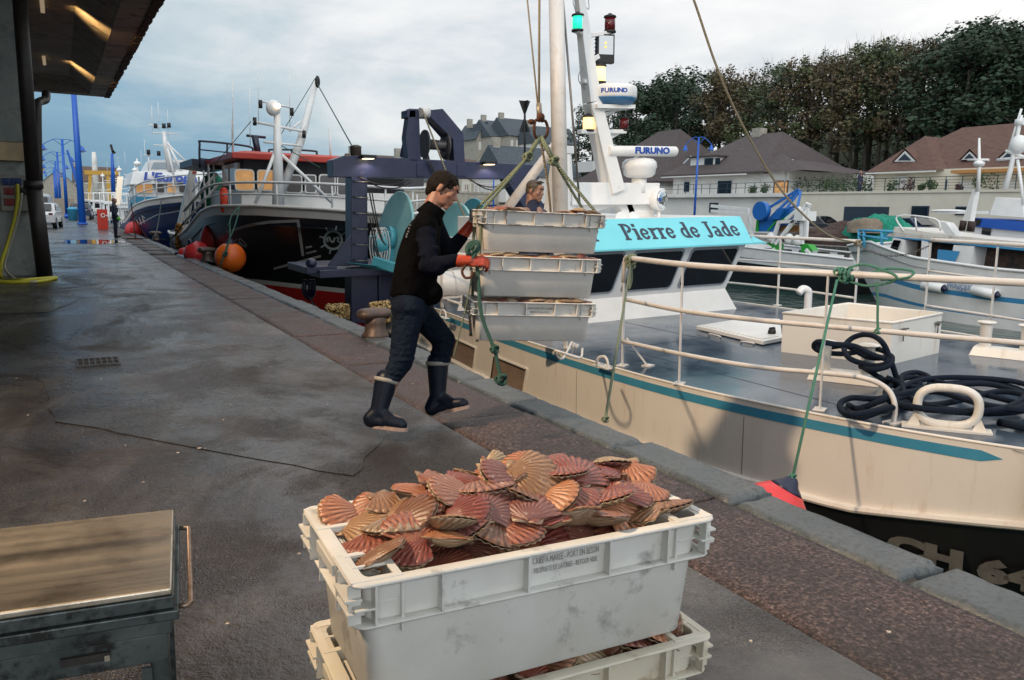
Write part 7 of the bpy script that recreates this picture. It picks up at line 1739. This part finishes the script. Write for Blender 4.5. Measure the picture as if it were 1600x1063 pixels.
g = MB(); g.bx(58, 70, y0_, y1_, .3, 5.2); build('wall', g, M_wst, h0); g = MB(); hip(g, 58, 70, y0_, y1_, 5.2, PX(960, 214, 64).z, 0, (5, 8), rx=64, over=.8); build('roof', g, M_rt2, h0)
a, b_ = PX(906, 270, 60), PX(932, 252, 60); g = MB(); g.bx(59.5, 64, b_.y, a.y, a.z, b_.z); o = build('dormer', g, M_wfr, h0)
# houses at the head of the basin (faces towards the camera)
def yhouse(name, px0, px1, pe, pb, pr, Y_, wm_, rm, label, wins=(), depth=9, gable=False, wm2=None, prx=None):
    a, b_ = PY(px0, pb, Y_), PY(px1, pb, Y_); ze = PY((px0+px1)/2, pe, Y_).z; zr = PY((px0+px1)/2, pr, Y_+depth/2).z; zb = PY((px0+px1)/2, pb, Y_).z
    t = thing('house', ((a.x+b_.x)/2, Y_, zb), label, 'house', 'houses around the head of the harbour')
    g = MB(); g.bx(a.x, b_.x, Y_, Y_+depth, zb, ze)
    if gable: g.prism([(a.x, Y_, ze), (b_.x, Y_, ze), ((a.x+b_.x)/2, Y_, zr)], (0, depth, 0))
    build('wall', g, wm_, t)
    g = MB()
    if gable:
        m_ = (a.x+b_.x)/2; g.add([(a.x-.4, Y_-.3, ze-.3), (m_, Y_-.3, zr+.15), (m_, Y_+depth, zr+.15), (a.x-.4, Y_+depth, ze-.3), (b_.x+.4, Y_-.3, ze-.3), (b_.x+.4, Y_+depth, ze-.3)], [(0, 3, 2, 1), (1, 2, 5, 4)])
    else: g.add([(a.x-.3, Y_-.4, ze-.05), (b_.x+.3, Y_-.4, ze-.05), (b_.x+.3, Y_+depth/2, zr), (a.x-.3, Y_+depth/2, zr), (a.x-.3, Y_+depth+.4, ze), (b_.x+.3, Y_+depth+.4, ze)], [(0, 1, 2, 3), (3, 2, 5, 4), (0, 3, 4), (1, 5, 2)])
    rf = build('roof', g, rm, t)
    for k in (0, 1):
        g = MB(); x = a.x+.8 if k == 0 else b_.x-.8; y = Y_+depth/2; 
        if k == 0: g.bx(x-.5, x+.5, y-.4, y+.4, zr-.8, zr+1.0); build('chimney', g, M_stone, rf)
    for (x0_, y0p, x1_, y1p, m) in wins:
        p, q_ = PY(x0_, y1p, Y_-.03), PY(x1_, y0p, Y_-.03); g = MB(); g.bx(p.x, q_.x, Y_-.06, Y_-.003, p.z, q_.z); w_ = build('window', g, M_wfr, t); g = MB(); dx_ = (q_.x-p.x)*.12; g.bx(p.x+dx_, q_.x-dx_, Y_-.075, Y_-.061, p.z+dx_, q_.z-dx_); build('pane', g, m, w_)
    return t
G_, RS_ = M_glass, M_shred
yhouse('house', 560, 633, 279, 335, 243, 104, M_stuc, M_rt4, 'cream house with brown tiled roof under the left half of the gantry beam', ((604, 291, 613, 300, G_), (617, 292, 622, 300, G_)))
yhouse('house', 634, 662, 262, 312, 246, 96, mat('slate_cladding', (.04, .042, .048), .8, c2=(.06, .062, .07), sc=4), M_rt3, 'dark slate clad building with steep gable behind the man\'s shoulder', ((642, 296, 650, 304, G_),), gable=True)
yhouse('house', 662, 722, 284, 335, 258, 108, M_wst, M_rt3, 'house with blue grey slate roof right behind the man\'s head', ((676, 292, 684, 302, G_), (700, 292, 706, 302, G_)))
yhouse('house', 722, 768, 272, 300, 250, 100, M_stuc, M_rt4, 'cream house with red shutters beneath the gantry beam', ((726, 288, 731, 297, RS_), (750, 286, 755, 297, RS_), (755, 287, 758, 297, G_), (759, 286, 762, 297, RS_), (744, 271, 750, 276, G_), (756, 271, 761, 276, G_)))
yhouse('house', 766, 832, 279, 302, 262, 97, M_wst, M_rt3, 'white house with grey roof beside the slanting gantry leg', ((787, 281, 792, 297, M_wfr), (808, 283, 814, 296, G_)))
yhouse('house', 790, 905, 276, 318, 232, 90, M_wst, M_rt3, 'white house with large slate roof behind the bearded man', ((838, 288, 846, 300, G_), (868, 288, 874, 300, G_), (888, 290, 894, 300, G_)))
g = MB(); a, b_ = PY(560, 304, 92), PY(905, 306, 92); g.bx(a.x, b_.x, 92, 93, .05, PY(740, 303, 92).z); g.bx(a.x, b_.x, 91.9, 92.2, PY(740, 303, 92).z, PY(740, 303, 92).z+.25)
vw = thing('terrace_wall', (35, 92, 0), 'long stone promenade wall with white railing below the houses at the harbour head', 'wall'); build('wall', g, M_stone, vw)
g = MB(); zt_ = PY(740, 303, 92).z+.25
for k in range(40): x = PY(722, 300, 92).x+k*.55; g.bx(x, x+.09, 92, 92.08, zt_, zt_+1.1)
g.bx(PY(722, 300, 92).x, PY(722, 300, 92).x+22, 92, 92.07, zt_+1.05, zt_+1.15); build('railing', g, M_wfr, vw)
g = MB()
for k in range(9): x = PY(735, 320, 91.9).x+k*2.6; g.bx(x, x+1.2, 91.85, 91.995, .3, 2.4)
build('arch_opening', g, M_dkdoor, vw)
# stone houses on the hill
for i, (x0_, x1_, pe, pb, pr, Y_, lb) in enumerate(((744, 772, 216, 256, 196, 150, 'first stone house of the hilltop row, smallest gable'), (766, 800, 214, 258, 190, 146, 'middle stone house of the hilltop row, with tall chimney'), (794, 836, 213, 262, 187, 142, 'nearest stone house of the hilltop row, left of the crane line'))):
    yhouse('house', x0_, x1_, pe, pb+30, pr, Y_, M_stone, M_rt3, lb, tuple((x0_+4+k*8, pe+6, x0_+8+k*8, pe+18, M_wfr) for k in range(int((x1_-x0_-4)/8))), depth=10, gable=(i == 0))
yhouse('house', 838, 905, 225, 262, 200, 135, M_wst, M_rt3, 'pale house with slate roof on the slope behind the derrick post', ((846, 232, 852, 242, G_), (858, 232, 864, 242, G_)))
# far end behind the small boats
yhouse('house', 64, 120, 288, 318, 268, 250, M_stone, M_rt3, 'grey stone building behind the row of blue lamps', (), depth=20, gable=True)
yhouse('house', 118, 190, 284, 318, 261, 300, M_stone, M_rt4, 'long stone building behind the far boats', (), depth=16)
g = MB(); c = PY(148, 262, 260); g.tube([(c.x, 260, 0), (c.x, 260, PY(148, 252, 260).z), (c.x, 260, PY(148, 238, 260).z)], [1.0, .7, .5], 12); tag(build('harbour_beacon', g, M_wst), 'slim white harbour beacon tower far behind the boats', 'tower')
M_yel = mat('yellow_crane', (.50, .28, .03), .5)
g = MB(); a, b_, c = PY(138, 312, 180), PY(141, 270, 180), PY(168, 270, 180); g.beam((a.x, 180, 0), b_, .6); g.beam((c.x, 180, 0), c, .6); g.beam(b_-Vector((1, 0, 0)), c+Vector((2, 0, 0)), .9, .8); tag(build('boat_hoist', g, M_yel), 'yellow boat hoist frame beyond the far boats', 'hoist')
yl = [(-22, 118), (-12, 160)]
# ================================================================== boats on the far side
pb_ = thing('fishing_boat', (24.8, 14, -1.5), 'small white fishing boat with blue stripes and open cabin across the basin', 'boat')
zs3 = lerpk([(0, PX(1322, 385, 24.8).z), (.15, .75), (.35, .35), (.6, .18), (1, .12)])
bow3 = PX(1322, 384, 24.8)
M_sblue = mat('sky_blue_stripe', (.05, .25, .48), .4)
pt3, o3 = hull(pb_, (24.9, bow3.y), math.pi, 10.5, 3.5, zs3, [(0, .06, 'bulwark', M_white), (.06, .42, 'hull', M_white), (.42, .50, 'stripe', M_sblue), (.50, .72, 'lower_hull', M_white), (.72, .77, 'stripe', M_sblue), (.77, 1, 'bottom', M_white)], zw=-1.62, flare=.35, rake=1.6, full=.5, dz=.25)
tr3 = bvh(o3)
g = MB(); X3 = 23.9
def q3(a, b_, X_=X3): return PX(a, b_, X_)
ztop = q3(1400, 372).z
g = MB(); a = q3(1386, 380); g.prism([q3(1378, 370), q3(1600, 392), q3(1640, 396), q3(1640, 388), q3(1600, 384), q3(1388, 362)], (2.4, 0, 0)); build('cabin_roof', g, M_sblue, pb_)
g = MB(); g.prism([q3(1385, 369), q3(1600, 388), q3(1600, 378), q3(1480, 368), q3(1400, 355)], (2.2, 0, .0)); build('roof_top', g, M_cream, pb_)
g = MB(); g.prism([q3(1388, 425), q3(1408, 425), q3(1414, 375), q3(1395, 371)], (2.3, 0, 0)); g.prism([q3(1437, 435), q3(1450, 435), q3(1450, 378), q3(1440, 376)], (.1, 0, 0)); g.prism([q3(1480, 440), q3(1512, 440), q3(1522, 385), q3(1490, 383)], (2.2, 0, 0)); build('cabin_wall', g, M_white, pb_)
g = MB(); g.prism([q3(1412, 432, 24.6), q3(1600, 450, 24.6), q3(1600, 388, 24.6), q3(1414, 374, 24.6)], (1.2, 0, 0)); build('cabin_interior', g, mat('dark_interior', (.02, .02, .022), .8, c2=(.08, .05, .04), sc=6), pb_)
g = MB(); g.prism([q3(1390, 391, 23.85), q3(1402, 392, 23.85), q3(1408, 376, 23.85), q3(1397, 375, 23.85)], (-.02, 0, 0)); build('window', g, M_glass, pb_)
g = MB(); g.prism([q3(1462, 440, 23.86), q3(1478, 440, 23.86), q3(1500, 393, 23.86), q3(1466, 390, 23.86)], (-.02, 0, 0)); build('blue_panel', g, M_sblue, pb_)
for a, b_ in (((1448, 445), (1478, 450)), ((1524, 452), (1560, 460))):
    p, q_ = onto(tr3, *a, .14), onto(tr3, *b_, .14)
    if p and q_:
        t_ = thing('fender', p, 'white sausage fender with navy end, '+('ahead of the boat name' if a[0] < 1500 else 'behind the boat name')+' on the small white boat', 'fender', 'white fenders on the small boat')
        g = MB(); d = (q_-p); g.tube([p-d*.08, p, q_, q_+d*.05], [.05, .14, .14, .10], 12); build('tube', g, M_white, t_); g = MB(); g.tube([q_+d*.05, q_+d*.2], [.125, .03], 12); build('end_cap', g, M_fn, t_)
p = onto(tr3, 1504, 455, .02)
if p:
    for i, s_ in enumerate(('PRINCESSE', 'DES', 'MERS')): text('boat_name', s_, .19, mat('faded_blue_name', (.12, .22, .42), .5), frame(onto(tr3, 1504, 448+i*6.5, .06), (0, -1, 0), (0, 0, 1)), pb_, .0, .003, world=True)
g = MB(); g.tube([q3(1440, 352), q3(1446, 300), q3(1452, 262)], [.10, .06, .04], 8) if False else None
# wheelhouse mast things on the small boat: folded arm, exhausts
g = MB(); g.prism([q3(1498, 362), q3(1512, 362), q3(1524, 296), q3(1520, 296)], (.25, 0, 0)); g.tube([q3(1530, 216), q3(1530, 262), q3(1528, 300)], [.03, .05, .06], 8); g.tube([q3(1512, 250), q3(1545, 250)], .04, 6); g.ell(q3(1530, 256), (.16, .16, .10)); build('mast_arm', g, M_white, pb_)
g = MB(); g.tube([q3(1503, 360), q3(1506, 345)], .10, 10); g.tube([q3(1516, 362), q3(1519, 346)], .11, 10); build('exhaust', g, mat('sooty_exhaust', (.03, .015, .012), .7), pb_)
g = MB(); g.tube(curve([q3(1412, 362), q3(1402, 338), q3(1460, 342), q3(1470, 360)], 4), .03, 6); g.tube([q3(1432, 360), q3(1430, 340)], .025, 6); build('roof_rail', g, M_white, pb_)
g = MB(); g.prism([q3(1462, 345), q3(1478, 348), q3(1496, 372), q3(1482, 372)], (.4, 0, 0)); build('roof_fairing', g, M_white, pb_)
g = MB()
for a, b_ in (((1342, 368), (1388, 374)), ((1342, 360), (1396, 362))): g.tube([q3(*a), q3(*b_)], .05, 6)
for x in (1342, 1350, 1378): g.tube([q3(x, 390), q3(x, 360)], .05, 6)
build('bow_rail', g, M_sky, pb_)
# second boat behind
w2 = thing('fishing_boat', (28, 10, -1.5), 'white boat with royal blue wheelhouse band and tall lattice mast at the right edge', 'boat')
hull(w2, (28.5, PX(1500, 400, 28).y+3), math.pi, 12, 3.8, lerpk([(0, 1.2), (.3, .7), (1, .5)]), [(0, .2, 'bulwark', M_white), (.2, .3, 'stripe', M_sblue), (.3, 1, 'hull', M_white)], zw=-1.6, nt=16)
X4 = 27.
g = MB(); g.prism([q3(1515, 385, X4), q3(1640, 395, X4), q3(1640, 365, X4), q3(1520, 352, X4)], (2.4, 0, 0)); build('wheelhouse', g, M_white, w2)
g = MB(); g.prism([q3(1508, 353, X4-.1), q3(1640, 366, X4-.1), q3(1640, 350, X4-.1), q3(1516, 340, X4-.1)], (2.7, 0, 0)); build('roof_band', g, mat('royal_blue_band', (.01, .08, .38), .4), w2)
g = MB(); g.prism([q3(1534, 366, X4-.01), q3(1548, 368, X4-.01), q3(1549, 356, X4-.01), q3(1536, 354, X4-.01)], (-.03, 0, 0)); g.prism([q3(1510, 351, X4-.12), q3(1530, 353, X4-.12), q3(1534, 343, X4-.12), q3(1516, 341, X4-.12)], (-.02, 0, 0)); build('window', g, M_glass, w2)
g = MB(); g.prism([q3(1546, 336, X4), q3(1600, 340, X4), q3(1596, 312, X4), q3(1556, 308, X4)], (1.4, 0, 0)); g.tube([q3(1570, 296, X4), q3(1580, 262, X4), q3(1592, 200, X4), q3(1596, 180, X4)], [.09, .08, .06, .05], 8); g.tube([q3(1600, 320, X4), q3(1590, 250, X4)], .05, 6); g.tube([q3(1575, 238, X4), q3(1596, 170, X4)], .04, 6); g.tube([q3(1572, 236, X4), q3(1600, 246, X4)], .06, 6); g.tube([q3(1558, 250, X4), q3(1600, 246, X4)], .05, 6)
g.ell(q3(1592, 226, X4), (.26, .26, .30)); g.tube([q3(1588, 192, X4), q3(1600, 190, X4)], .12, 8); g.box(q3(1505, 332, X4), (.2, 1.7, .10)); g.ell(q3(1482, 330, X4), (.15, .7, .06)); build('mast', g, M_white, w2)
# green and blue trawler against the far quay
m3 = thing('fishing_boat', (29, 25, -1.5), 'cluttered little trawler with blue winch, green fittings and angled blue frame against far quay', 'boat')
X5 = 28.
def q5(a, b_, X_=X5): return PX(a, b_, X_)
hull(m3, (29.2, q5(1100, 400).y+2), 0 if False else math.pi, 11, 3.6, lerpk([(0, .9), (.3, .2), (1, -.1)]), [(0, .4, 'bulwark', M_white), (.4, 1, 'hull', M_blackh)], zw=-1.6, nt=14)
M_gp = mat('bright_green_paint', (.02, .30, .03), .5); M_bp = mat('blue_machinery', (.01, .12, .42), .4)
g = MB()
for a, b_, c, d in ((1184, 336, 1248, 296), (1200, 344, 1246, 300), (1226, 330, 1250, 298), (1246, 325, 1251, 300), (1212, 330, 1248, 322)): g.beam(q5(a, b_), q5(c, d, X5+.5), .10)
g.prism([q5(1186, 362), q5(1208, 362), q5(1212, 342), q5(1186, 342)], (1, 0, 0)); g.prism([q5(1204, 343, X5-.15), q5(1216, 343, X5-.15), q5(1226, 326, X5-.15), q5(1218, 325, X5-.15)], (.5, 0, 0)); g.bx(X5+.06, X5+.8, q5(1232, 345).y, q5(1212, 330).y, q5(1220, 345).z, q5(1220, 326).z)
g.lathe([(.42, -.35), (.42, -.05)], q5(1195, 330), (1, 0, 0), 20); build('winch_frame', g, M_bp, m3)
g = MB(); g.beam(q5(1183, 362), q5(1186, 335), .12); g.beam(q5(1222, 345), q5(1248, 326), .08); g.beam(q5(1200, 361), q5(1214, 345), .08); g.prism([q5(1195, 379), q5(1215, 381), q5(1213, 406), q5(1203, 404), q5(1206, 386)], (.4, 0, 0)); g.prism([q5(1238, 380), q5(1262, 382), q5(1270, 392), q5(1260, 388), q5(1258, 408), q5(1251, 406), q5(1252, 386)], (.4, 0, 0)); build('green_fitting', g, M_gp, m3)
g = MB()
for a, b_, c, d in ((1170, 340, 1176, 372), (1206, 380, 1218, 345), (1218, 347, 1244, 346), (1253, 382, 1253, 345), (1212, 382, 1262, 318), (1262, 320, 1266, 322), (1262, 322, 1259, 372), (1260, 390, 1273, 408), (1209, 388, 1213, 405), (1170, 384, 1172, 402), (1228, 344, 1250, 325), (1112, 322, 1170, 328), (1112, 330, 1170, 333)): g.beam(q5(a, b_), q5(c, d), .14)
g.bx(X5-.25, X5+.6, q5(1260, 345).y, q5(1248, 330).y, q5(1250, 345).z, q5(1250, 330).z); g.bx(X5+.11, X5+1.5, q5(1282, 400).y, q5(1222, 400).y, q5(1250, 425).z, q5(1250, 397).z); g.bx(X5-.3, X5+1.2, q5(1192, 400).y, q5(1150, 400).y, q5(1170, 430).z, q5(1170, 400).z)
for a, b_ in ((1205, 371), (1246, 376), (1233, 374)): g.ell(q5(a, b_), (.2, .22, .25))
build('white_framework', g, M_white, m3)
g = MB(); g.prism([q5(1176, 390), q5(1188, 388), q5(1205, 408), q5(1185, 408)], (.3, 0, 0)); g.prism([q5(1217, 362, X5+.3), q5(1250, 362, X5+.3), q5(1248, 352, X5+.3), q5(1222, 353, X5+.3)], (.6, 0, 0)); build('rusty_plate', g, mat('rusty_plate', (.16, .07, .03), .8, c2=(.3, .15, .04), sc=5), m3)
# nets, mounds, cars, bits on the far quay
def mound(c, r, m, label, seed):
    g = MB(); vs = []; n_, k_ = 22, 8
    for j in range(k_+1):
        for i in range(n_):
            th = math.pi/2*j/k_; a = 2*math.pi*i/n_; p = Vector((math.cos(a)*math.cos(th)*r[0], math.sin(a)*math.cos(th)*r[1], math.sin(th)*r[2])); d = 1+.22*noise.noise(p*1.8+Vector((seed, 0, 0)))+.1*noise.noise(p*5); vs.append(Vector(c)+p*d)
    g.add(vs, [(j*n_+i, j*n_+(i+1) % n_, (j+1)*n_+(i+1) % n_, (j+1)*n_+i) for j in range(k_) for i in range(n_)], 0, True); tag(build('net_heap', g, m), label, 'net', 'nets heaped on the far quay')
M_nb = mat('brown_netting', (.05, .028, .022), .95, c2=(.10, .06, .05), sc=8, bump=1, bsc=18, bd=.1); M_ng = mat('green_netting_pile', (.01, .20, .13), .95, c2=(.02, .34, .22), sc=8, bump=1, bsc=18, bd=.1); M_nt = mat('tan_netting', (.16, .12, .09), .95, c2=(.22, .18, .13), sc=8, bump=1, bsc=18)
c = PX(1372, 375, 34); mound((34, c.y, .25), (1.2, 2.2, 1.45), M_ng, 'green net heap on the far quay in front of the garage door', 1)
c = PX(1365, 352, 33.6); mound((33.0, c.y, .9), (.7, .9, .75), M_nt, 'tan net folded on top of the green net heap', 2)
c = PX(1325, 375, 36); mound((36, c.y, .25), (1.3, 2.2, 1.15), M_nb, 'dark brown net heap left of the green one', 3)
c = PX(1290, 375, 33.5); mound((33.5, c.y, .25), (1.1, 2.6, .75), M_nb, 'low brown net heap spread along the far quay edge', 4)
c = PX(1245, 372, 36); mound((36, c.y, .25), (1.1, 2.2, .9), mat('grey_netting', (.06, .05, .05), .95, c2=(.11, .10, .10), sc=8, bump=1, bsc=18), 'grey net heap behind the little trawler', 5)
c = PX(1275, 340, 45); car((45, c.y, .25), rad(-80), (.02, .022, .03), 'black car parked by the cream wall, left of the garage')
c = PX(1438, 340, 45); car((44, c.y, .25), rad(-92), (.015, .03, .07), 'dark blue car with red tail lights parked in front of the terrace block')
c = PX(978, 330, 50); car((50, c.y, .25), rad(-105), (.6, .62, .63), 'white van under the mast tower on the far quay', van=True)
c = PX(925, 335, 50); car((49, c.y+2, .25), rad(-100), (.5, .55, .6), 'pale car left of the white van on the far quay')
c = PY(658, 328, 88); car((c.x, 88, .05), rad(-150), (.55, .56, .56), 'white car between the black trawler bow and the man')
# somebody on the terrace
pp = PX(1342, 305, 51.5); standing((51.5, pp.y, 3.36), 1.7, (0, -1, 0), 'white haired person in dark coat walking along the terrace', M_skin2, M_wfr, M_navyj, M_navyj, 0, 2, vox=.03)
# pots on the terrace
M_bush = mat('shrub_leaves', (.025, .05, .015), .8, c2=(.05, .09, .025), sc=3); M_bushp = mat('purple_leaves', (.06, .02, .035), .8, c2=(.10, .04, .05), sc=3)
# ------------------------------------------------------------------ vegetation
M_bark = mat('bark', (.045, .038, .030), .9, c2=(.085, .075, .06), sc=6, bump=.8, bsc=12, bd=.05)
def leafmat(name, a, b_): return mat(name, a, .7, c2=b_, sc=.9, lo=.35, hi=.65)
M_lf = [leafmat('autumn_brown_leaves', (.055, .043, .017), (.105, .078, .032)), leafmat('olive_leaves', (.038, .055, .017), (.080, .098, .033)), leafmat('dark_evergreen_leaves', (.010, .027, .013), (.028, .058, .026)), leafmat('grey_green_leaves', (.030, .050, .022), (.062, .086, .040)), leafmat('russet_leaves', (.055, .038, .016), (.100, .068, .030))]
def leafcloud(clumps, nper, sz, q):
    g = MB()
    for c, r in clumps:
        for _ in range(int(nper*r[0]*r[2])):
            d = Vector((q.gauss(0, 1), q.gauss(0, 1), q.gauss(0, 1))).normalized()*(q.random()**.42)
            p = c+Vector((d.x*r[0], d.y*r[1], d.z*r[2])); n_ = (d*1.1+Vector((q.gauss(0, .55), q.gauss(0, .55), q.gauss(0, .55)+.35))).normalized(); s, _, u = basis(n_); k = sz*q.uniform(.5, 1.3)
            g.v += [p-s*k, p-u*k*.7, p+s*k, p+u*k*.7]; o = len(g.v)-4; g.f.append([o, o+1, o+2, o+3]); g.m.append(0); g.s.append(False)
    return g
def tree(kind, seed, ht, m, label, cr=(.42, 1.0), width=2.7, dens=26, lsz=.17, twigs=True):
    q = random.Random(seed); t = thing('tree', (0, 0, 0), label, 'tree', 'trees on the wooded hillside')
    g = MB(); trunk = curve([(0, 0, -1.5), (q.uniform(-.2, .2), q.uniform(-.2, .2), ht*.3), (q.uniform(-.4, .4), q.uniform(-.4, .4), ht*.6), (q.uniform(-.5, .5), q.uniform(-.5, .5), ht*.95)], 4); nT = len(trunk)
    g.tube(trunk, [.24*(1-i/nT)+.03 for i in range(nT)], 7); clumps = []
    for k in range(13):
        i = int(nT*(cr[0]*.85+(.9-cr[0]*.85)*k/13)); b0 = trunk[min(nT-1, i)]; a = k*2.4+q.random(); f_ = 1-.55*abs(k/13-.35); L_ = width*f_*q.uniform(.7, 1.1)
        e_ = b0+Vector((math.cos(a)*L_, math.sin(a)*L_, q.uniform(.6, 2.0))); mid = b0.lerp(e_, .5)+Vector((0, 0, -.15))
        g.tube([b0, mid, e_], [.08, .05, .02], 5); clumps.append((e_, Vector((1, 1, .8))*q.uniform(.7, 1.25)*width/2.7)); clumps.append((mid+Vector((0, 0, .4)), Vector((1, 1, .7))*q.uniform(.5, .9)*width/2.7))
        for _ in range(3): d = e_+Vector((q.uniform(-.9, .9), q.uniform(-.9, .9), q.uniform(.3, 1.3))); g.tube([e_, d], [.02, .006], 4)
    clumps.append((trunk[-1], Vector((.9, .9, .9)))); clumps.append((trunk[-1]+Vector((0, 0, -1.2)), Vector((1.4, 1.4, 1.0))))
    if twigs:
        for _ in range(26): a = q.uniform(0, 6.28); p = trunk[-1]+Vector((math.cos(a)*q.uniform(0, 1.6), math.sin(a)*q.uniform(0, 1.6), q.uniform(-1.2, .3))); g.tube([p, p+Vector((q.uniform(-.4, .4), q.uniform(-.4, .4), q.uniform(.6, 1.5)))], [.018, .004], 4)
    build('trunk', g, M_bark, t, local=True)
    build('crown', leafcloud(clumps, dens, lsz, q), m, t, local=True)
    return t
kinds = {
 'brown': [tree(0, 11, 12, M_lf[0], 'x', (.45, 1), 2.8, 105, .16), tree(0, 12, 12, M_lf[4], 'x', (.48, 1), 2.5, 80, .16), tree(0, 15, 12, M_lf[0], 'x', (.48, 1), 2.6, 62, .16)],
 'olive': [tree(0, 13, 12, M_lf[1], 'x', (.42, 1), 2.9, 110, .16), tree(0, 14, 12, M_lf[3], 'x', (.45, 1), 2.6, 88, .16)],
 'dark': [tree(0, 16, 12, M_lf[2], 'x', (.12, 1), 3.3, 120, .16, False), tree(0, 17, 12, M_lf[2], 'x', (.3, 1), 3.2, 120, .16, False)]}
protoT = [t for l_ in kinds.values() for t in l_]; usedT = set()
def put_tree(kind, loc, ht, w_, label, q):
    src = q.choice(kinds[kind])
    if src.name not in usedT: usedT.add(src.name); t = src; 
    else: t = copy_tree(src)
    t.location = loc; t.rotation_euler = (0, 0, q.uniform(0, 6.28)); t.scale = (w_, w_, ht/(12.4 if kind == 'dark' else 13.)); t['label'] = label; return t
prof = [(960, 150), (985, 128), (1010, 112), (1040, 106), (1075, 112), (1090, 100), (1130, 96), (1165, 104), (1200, 92), (1250, 80), (1290, 70), (1330, 58), (1365, 50), (1400, 46), (1440, 48), (1480, 44), (1510, 34), (1545, 24), (1600, 22), (1660, 25)]
def ptop(x):
    for (a, b_), (c, d) in zip(prof, prof[1:]):
        if a <= x <= c: return b_+(d-b_)*(x-a)/(c-a)
    return prof[-1][1] if x > 1600 else 150
q = random.Random(77)
NMK = {'brown': 'autumn brown', 'olive': 'olive green', 'dark': 'dark evergreen'}
rows = [(74, 27, 0, 'front'), (80, 24, 13, 'second'), (90, 20, 5, 'rear')]
for X_, cnt, off_, rn in rows:
    for i in range(cnt):
        x = 985+off_+(1655-985)*i/(cnt-1)+q.uniform(-7, 7)
        k = 'dark' if (x < 1112 or x > 1485) else ('olive' if q.random() < .58 else 'brown')
        if x < 1015 and rn == 'front' and False: continue
        yt_ = ptop(x)+q.uniform(-3, 16)+(10 if k == 'brown' and q.random() < .3 else 0)
        top = PX(x, yt_, X_+q.uniform(-1.5, 1.5)); zb = hillz(top.x, top.y)
        put_tree(k, (top.x, top.y, zb-.1), max(5, top.z-zb), q.uniform(.95, 1.25)*(1.25 if k == 'dark' else 1), f'{NMK[k]} tree, {ORD[i] if i < 14 else ORD[i-14]} of the {rn} row counted {"from the left" if i < 14 else "from mid slope rightwards"}', q)
for i, (x, yt_, X_, k) in enumerate(((905, 175, 78, 'dark'), (930, 158, 80, 'dark'), (955, 150, 78, 'dark'), (742, 222, 110, 'olive'), (728, 226, 112, 'olive'), (756, 228, 108, 'olive'), (1243, 262, 57, 'olive'))):
    top = PX(x, yt_, X_); zb = hillz(top.x, top.y); put_tree(k, (top.x, top.y, zb), max(3, top.z-zb), 1.1 if i != 6 else .5, ['dark tree just right of the derrick post', 'dark tree behind the amber lamp', 'dark tree behind the radome', 'round green tree left of the hilltop houses', 'leftmost small tree on the ridge beside the gantry frame', 'low green tree against the hilltop houses', 'bushy shrub between the slate roofed house and the terrace'][i], q)
def bush(c, r, m, label, n_=500, sz=.08, cat='bush', grp=None):
    qq = random.Random(int(c[1]*10)); cl = [(Vector(c)+Vector((qq.uniform(-.5, .5)*r[0], qq.uniform(-.6, .6)*r[1], qq.uniform(.2, .7)*r[2])), Vector((r[0]*.6, r[1]*.5, r[2]*.5))) for _ in range(7)]
    g = leafcloud(cl, n_/7/(r[0]*.6*r[2]*.5), sz, qq); return tag(build('bush', g, m), label, cat, grp)
for x, y, r, m, lb in ((1394, 300, .55, M_bush, 'potted green shrub on the terrace in front of the white door'), (1419, 299, .6, M_bushp, 'purple leaved potted shrub on the terrace beside the green one'), (1438, 301, .35, M_bush, 'small terrace pot plant right of the white screen'), (1456, 299, .5, M_bush, 'green pot plant near the dark terrace door'), (1499, 299, .35, M_bushp, 'small purple pot plant left of the mast'), (1538, 294, .8, M_bush, 'largest potted shrub on the right of the terrace'), (1176, 300, .45, M_bush, 'tan leaved pot on the lower terrace'), (1195, 300, .5, M_bush, 'green climber by the lit window of the slate roofed house')):
    p = PX(x, y, 51.2); bush((51.2, p.y, 3.5), (r, r, r*1.5), m, lb, 260, .08, 'pot plant', 'potted shrubs on the terrace')
g = leafcloud([(Vector((55.5+q.uniform(-1, 1), y_, 3.9+q.uniform(0, .5))), Vector((1.1, .9, .9))) for y_ in [41.5+k*.8 for k in range(9)]], 180, .09, q); tag(build('hedge', g, M_bush), 'clipped green hedge between the two terrace houses', 'hedge')
g = leafcloud([(Vector((x_, y_, hillz(x_, y_)+.4)), Vector((2.4, 2.4, 1.6))) for x_, y_ in [(q.uniform(62, 86), q.uniform(30, 112)) for _ in range(170)]], 24, .2, q); tag(build('undergrowth', g, M_lf[2]), kind='stuff')
for p_ in protoT:
    if p_.name not in usedT: 
        for c_ in list(p_.children): bpy.data.objects.remove(c_)
        bpy.data.objects.remove(p_)
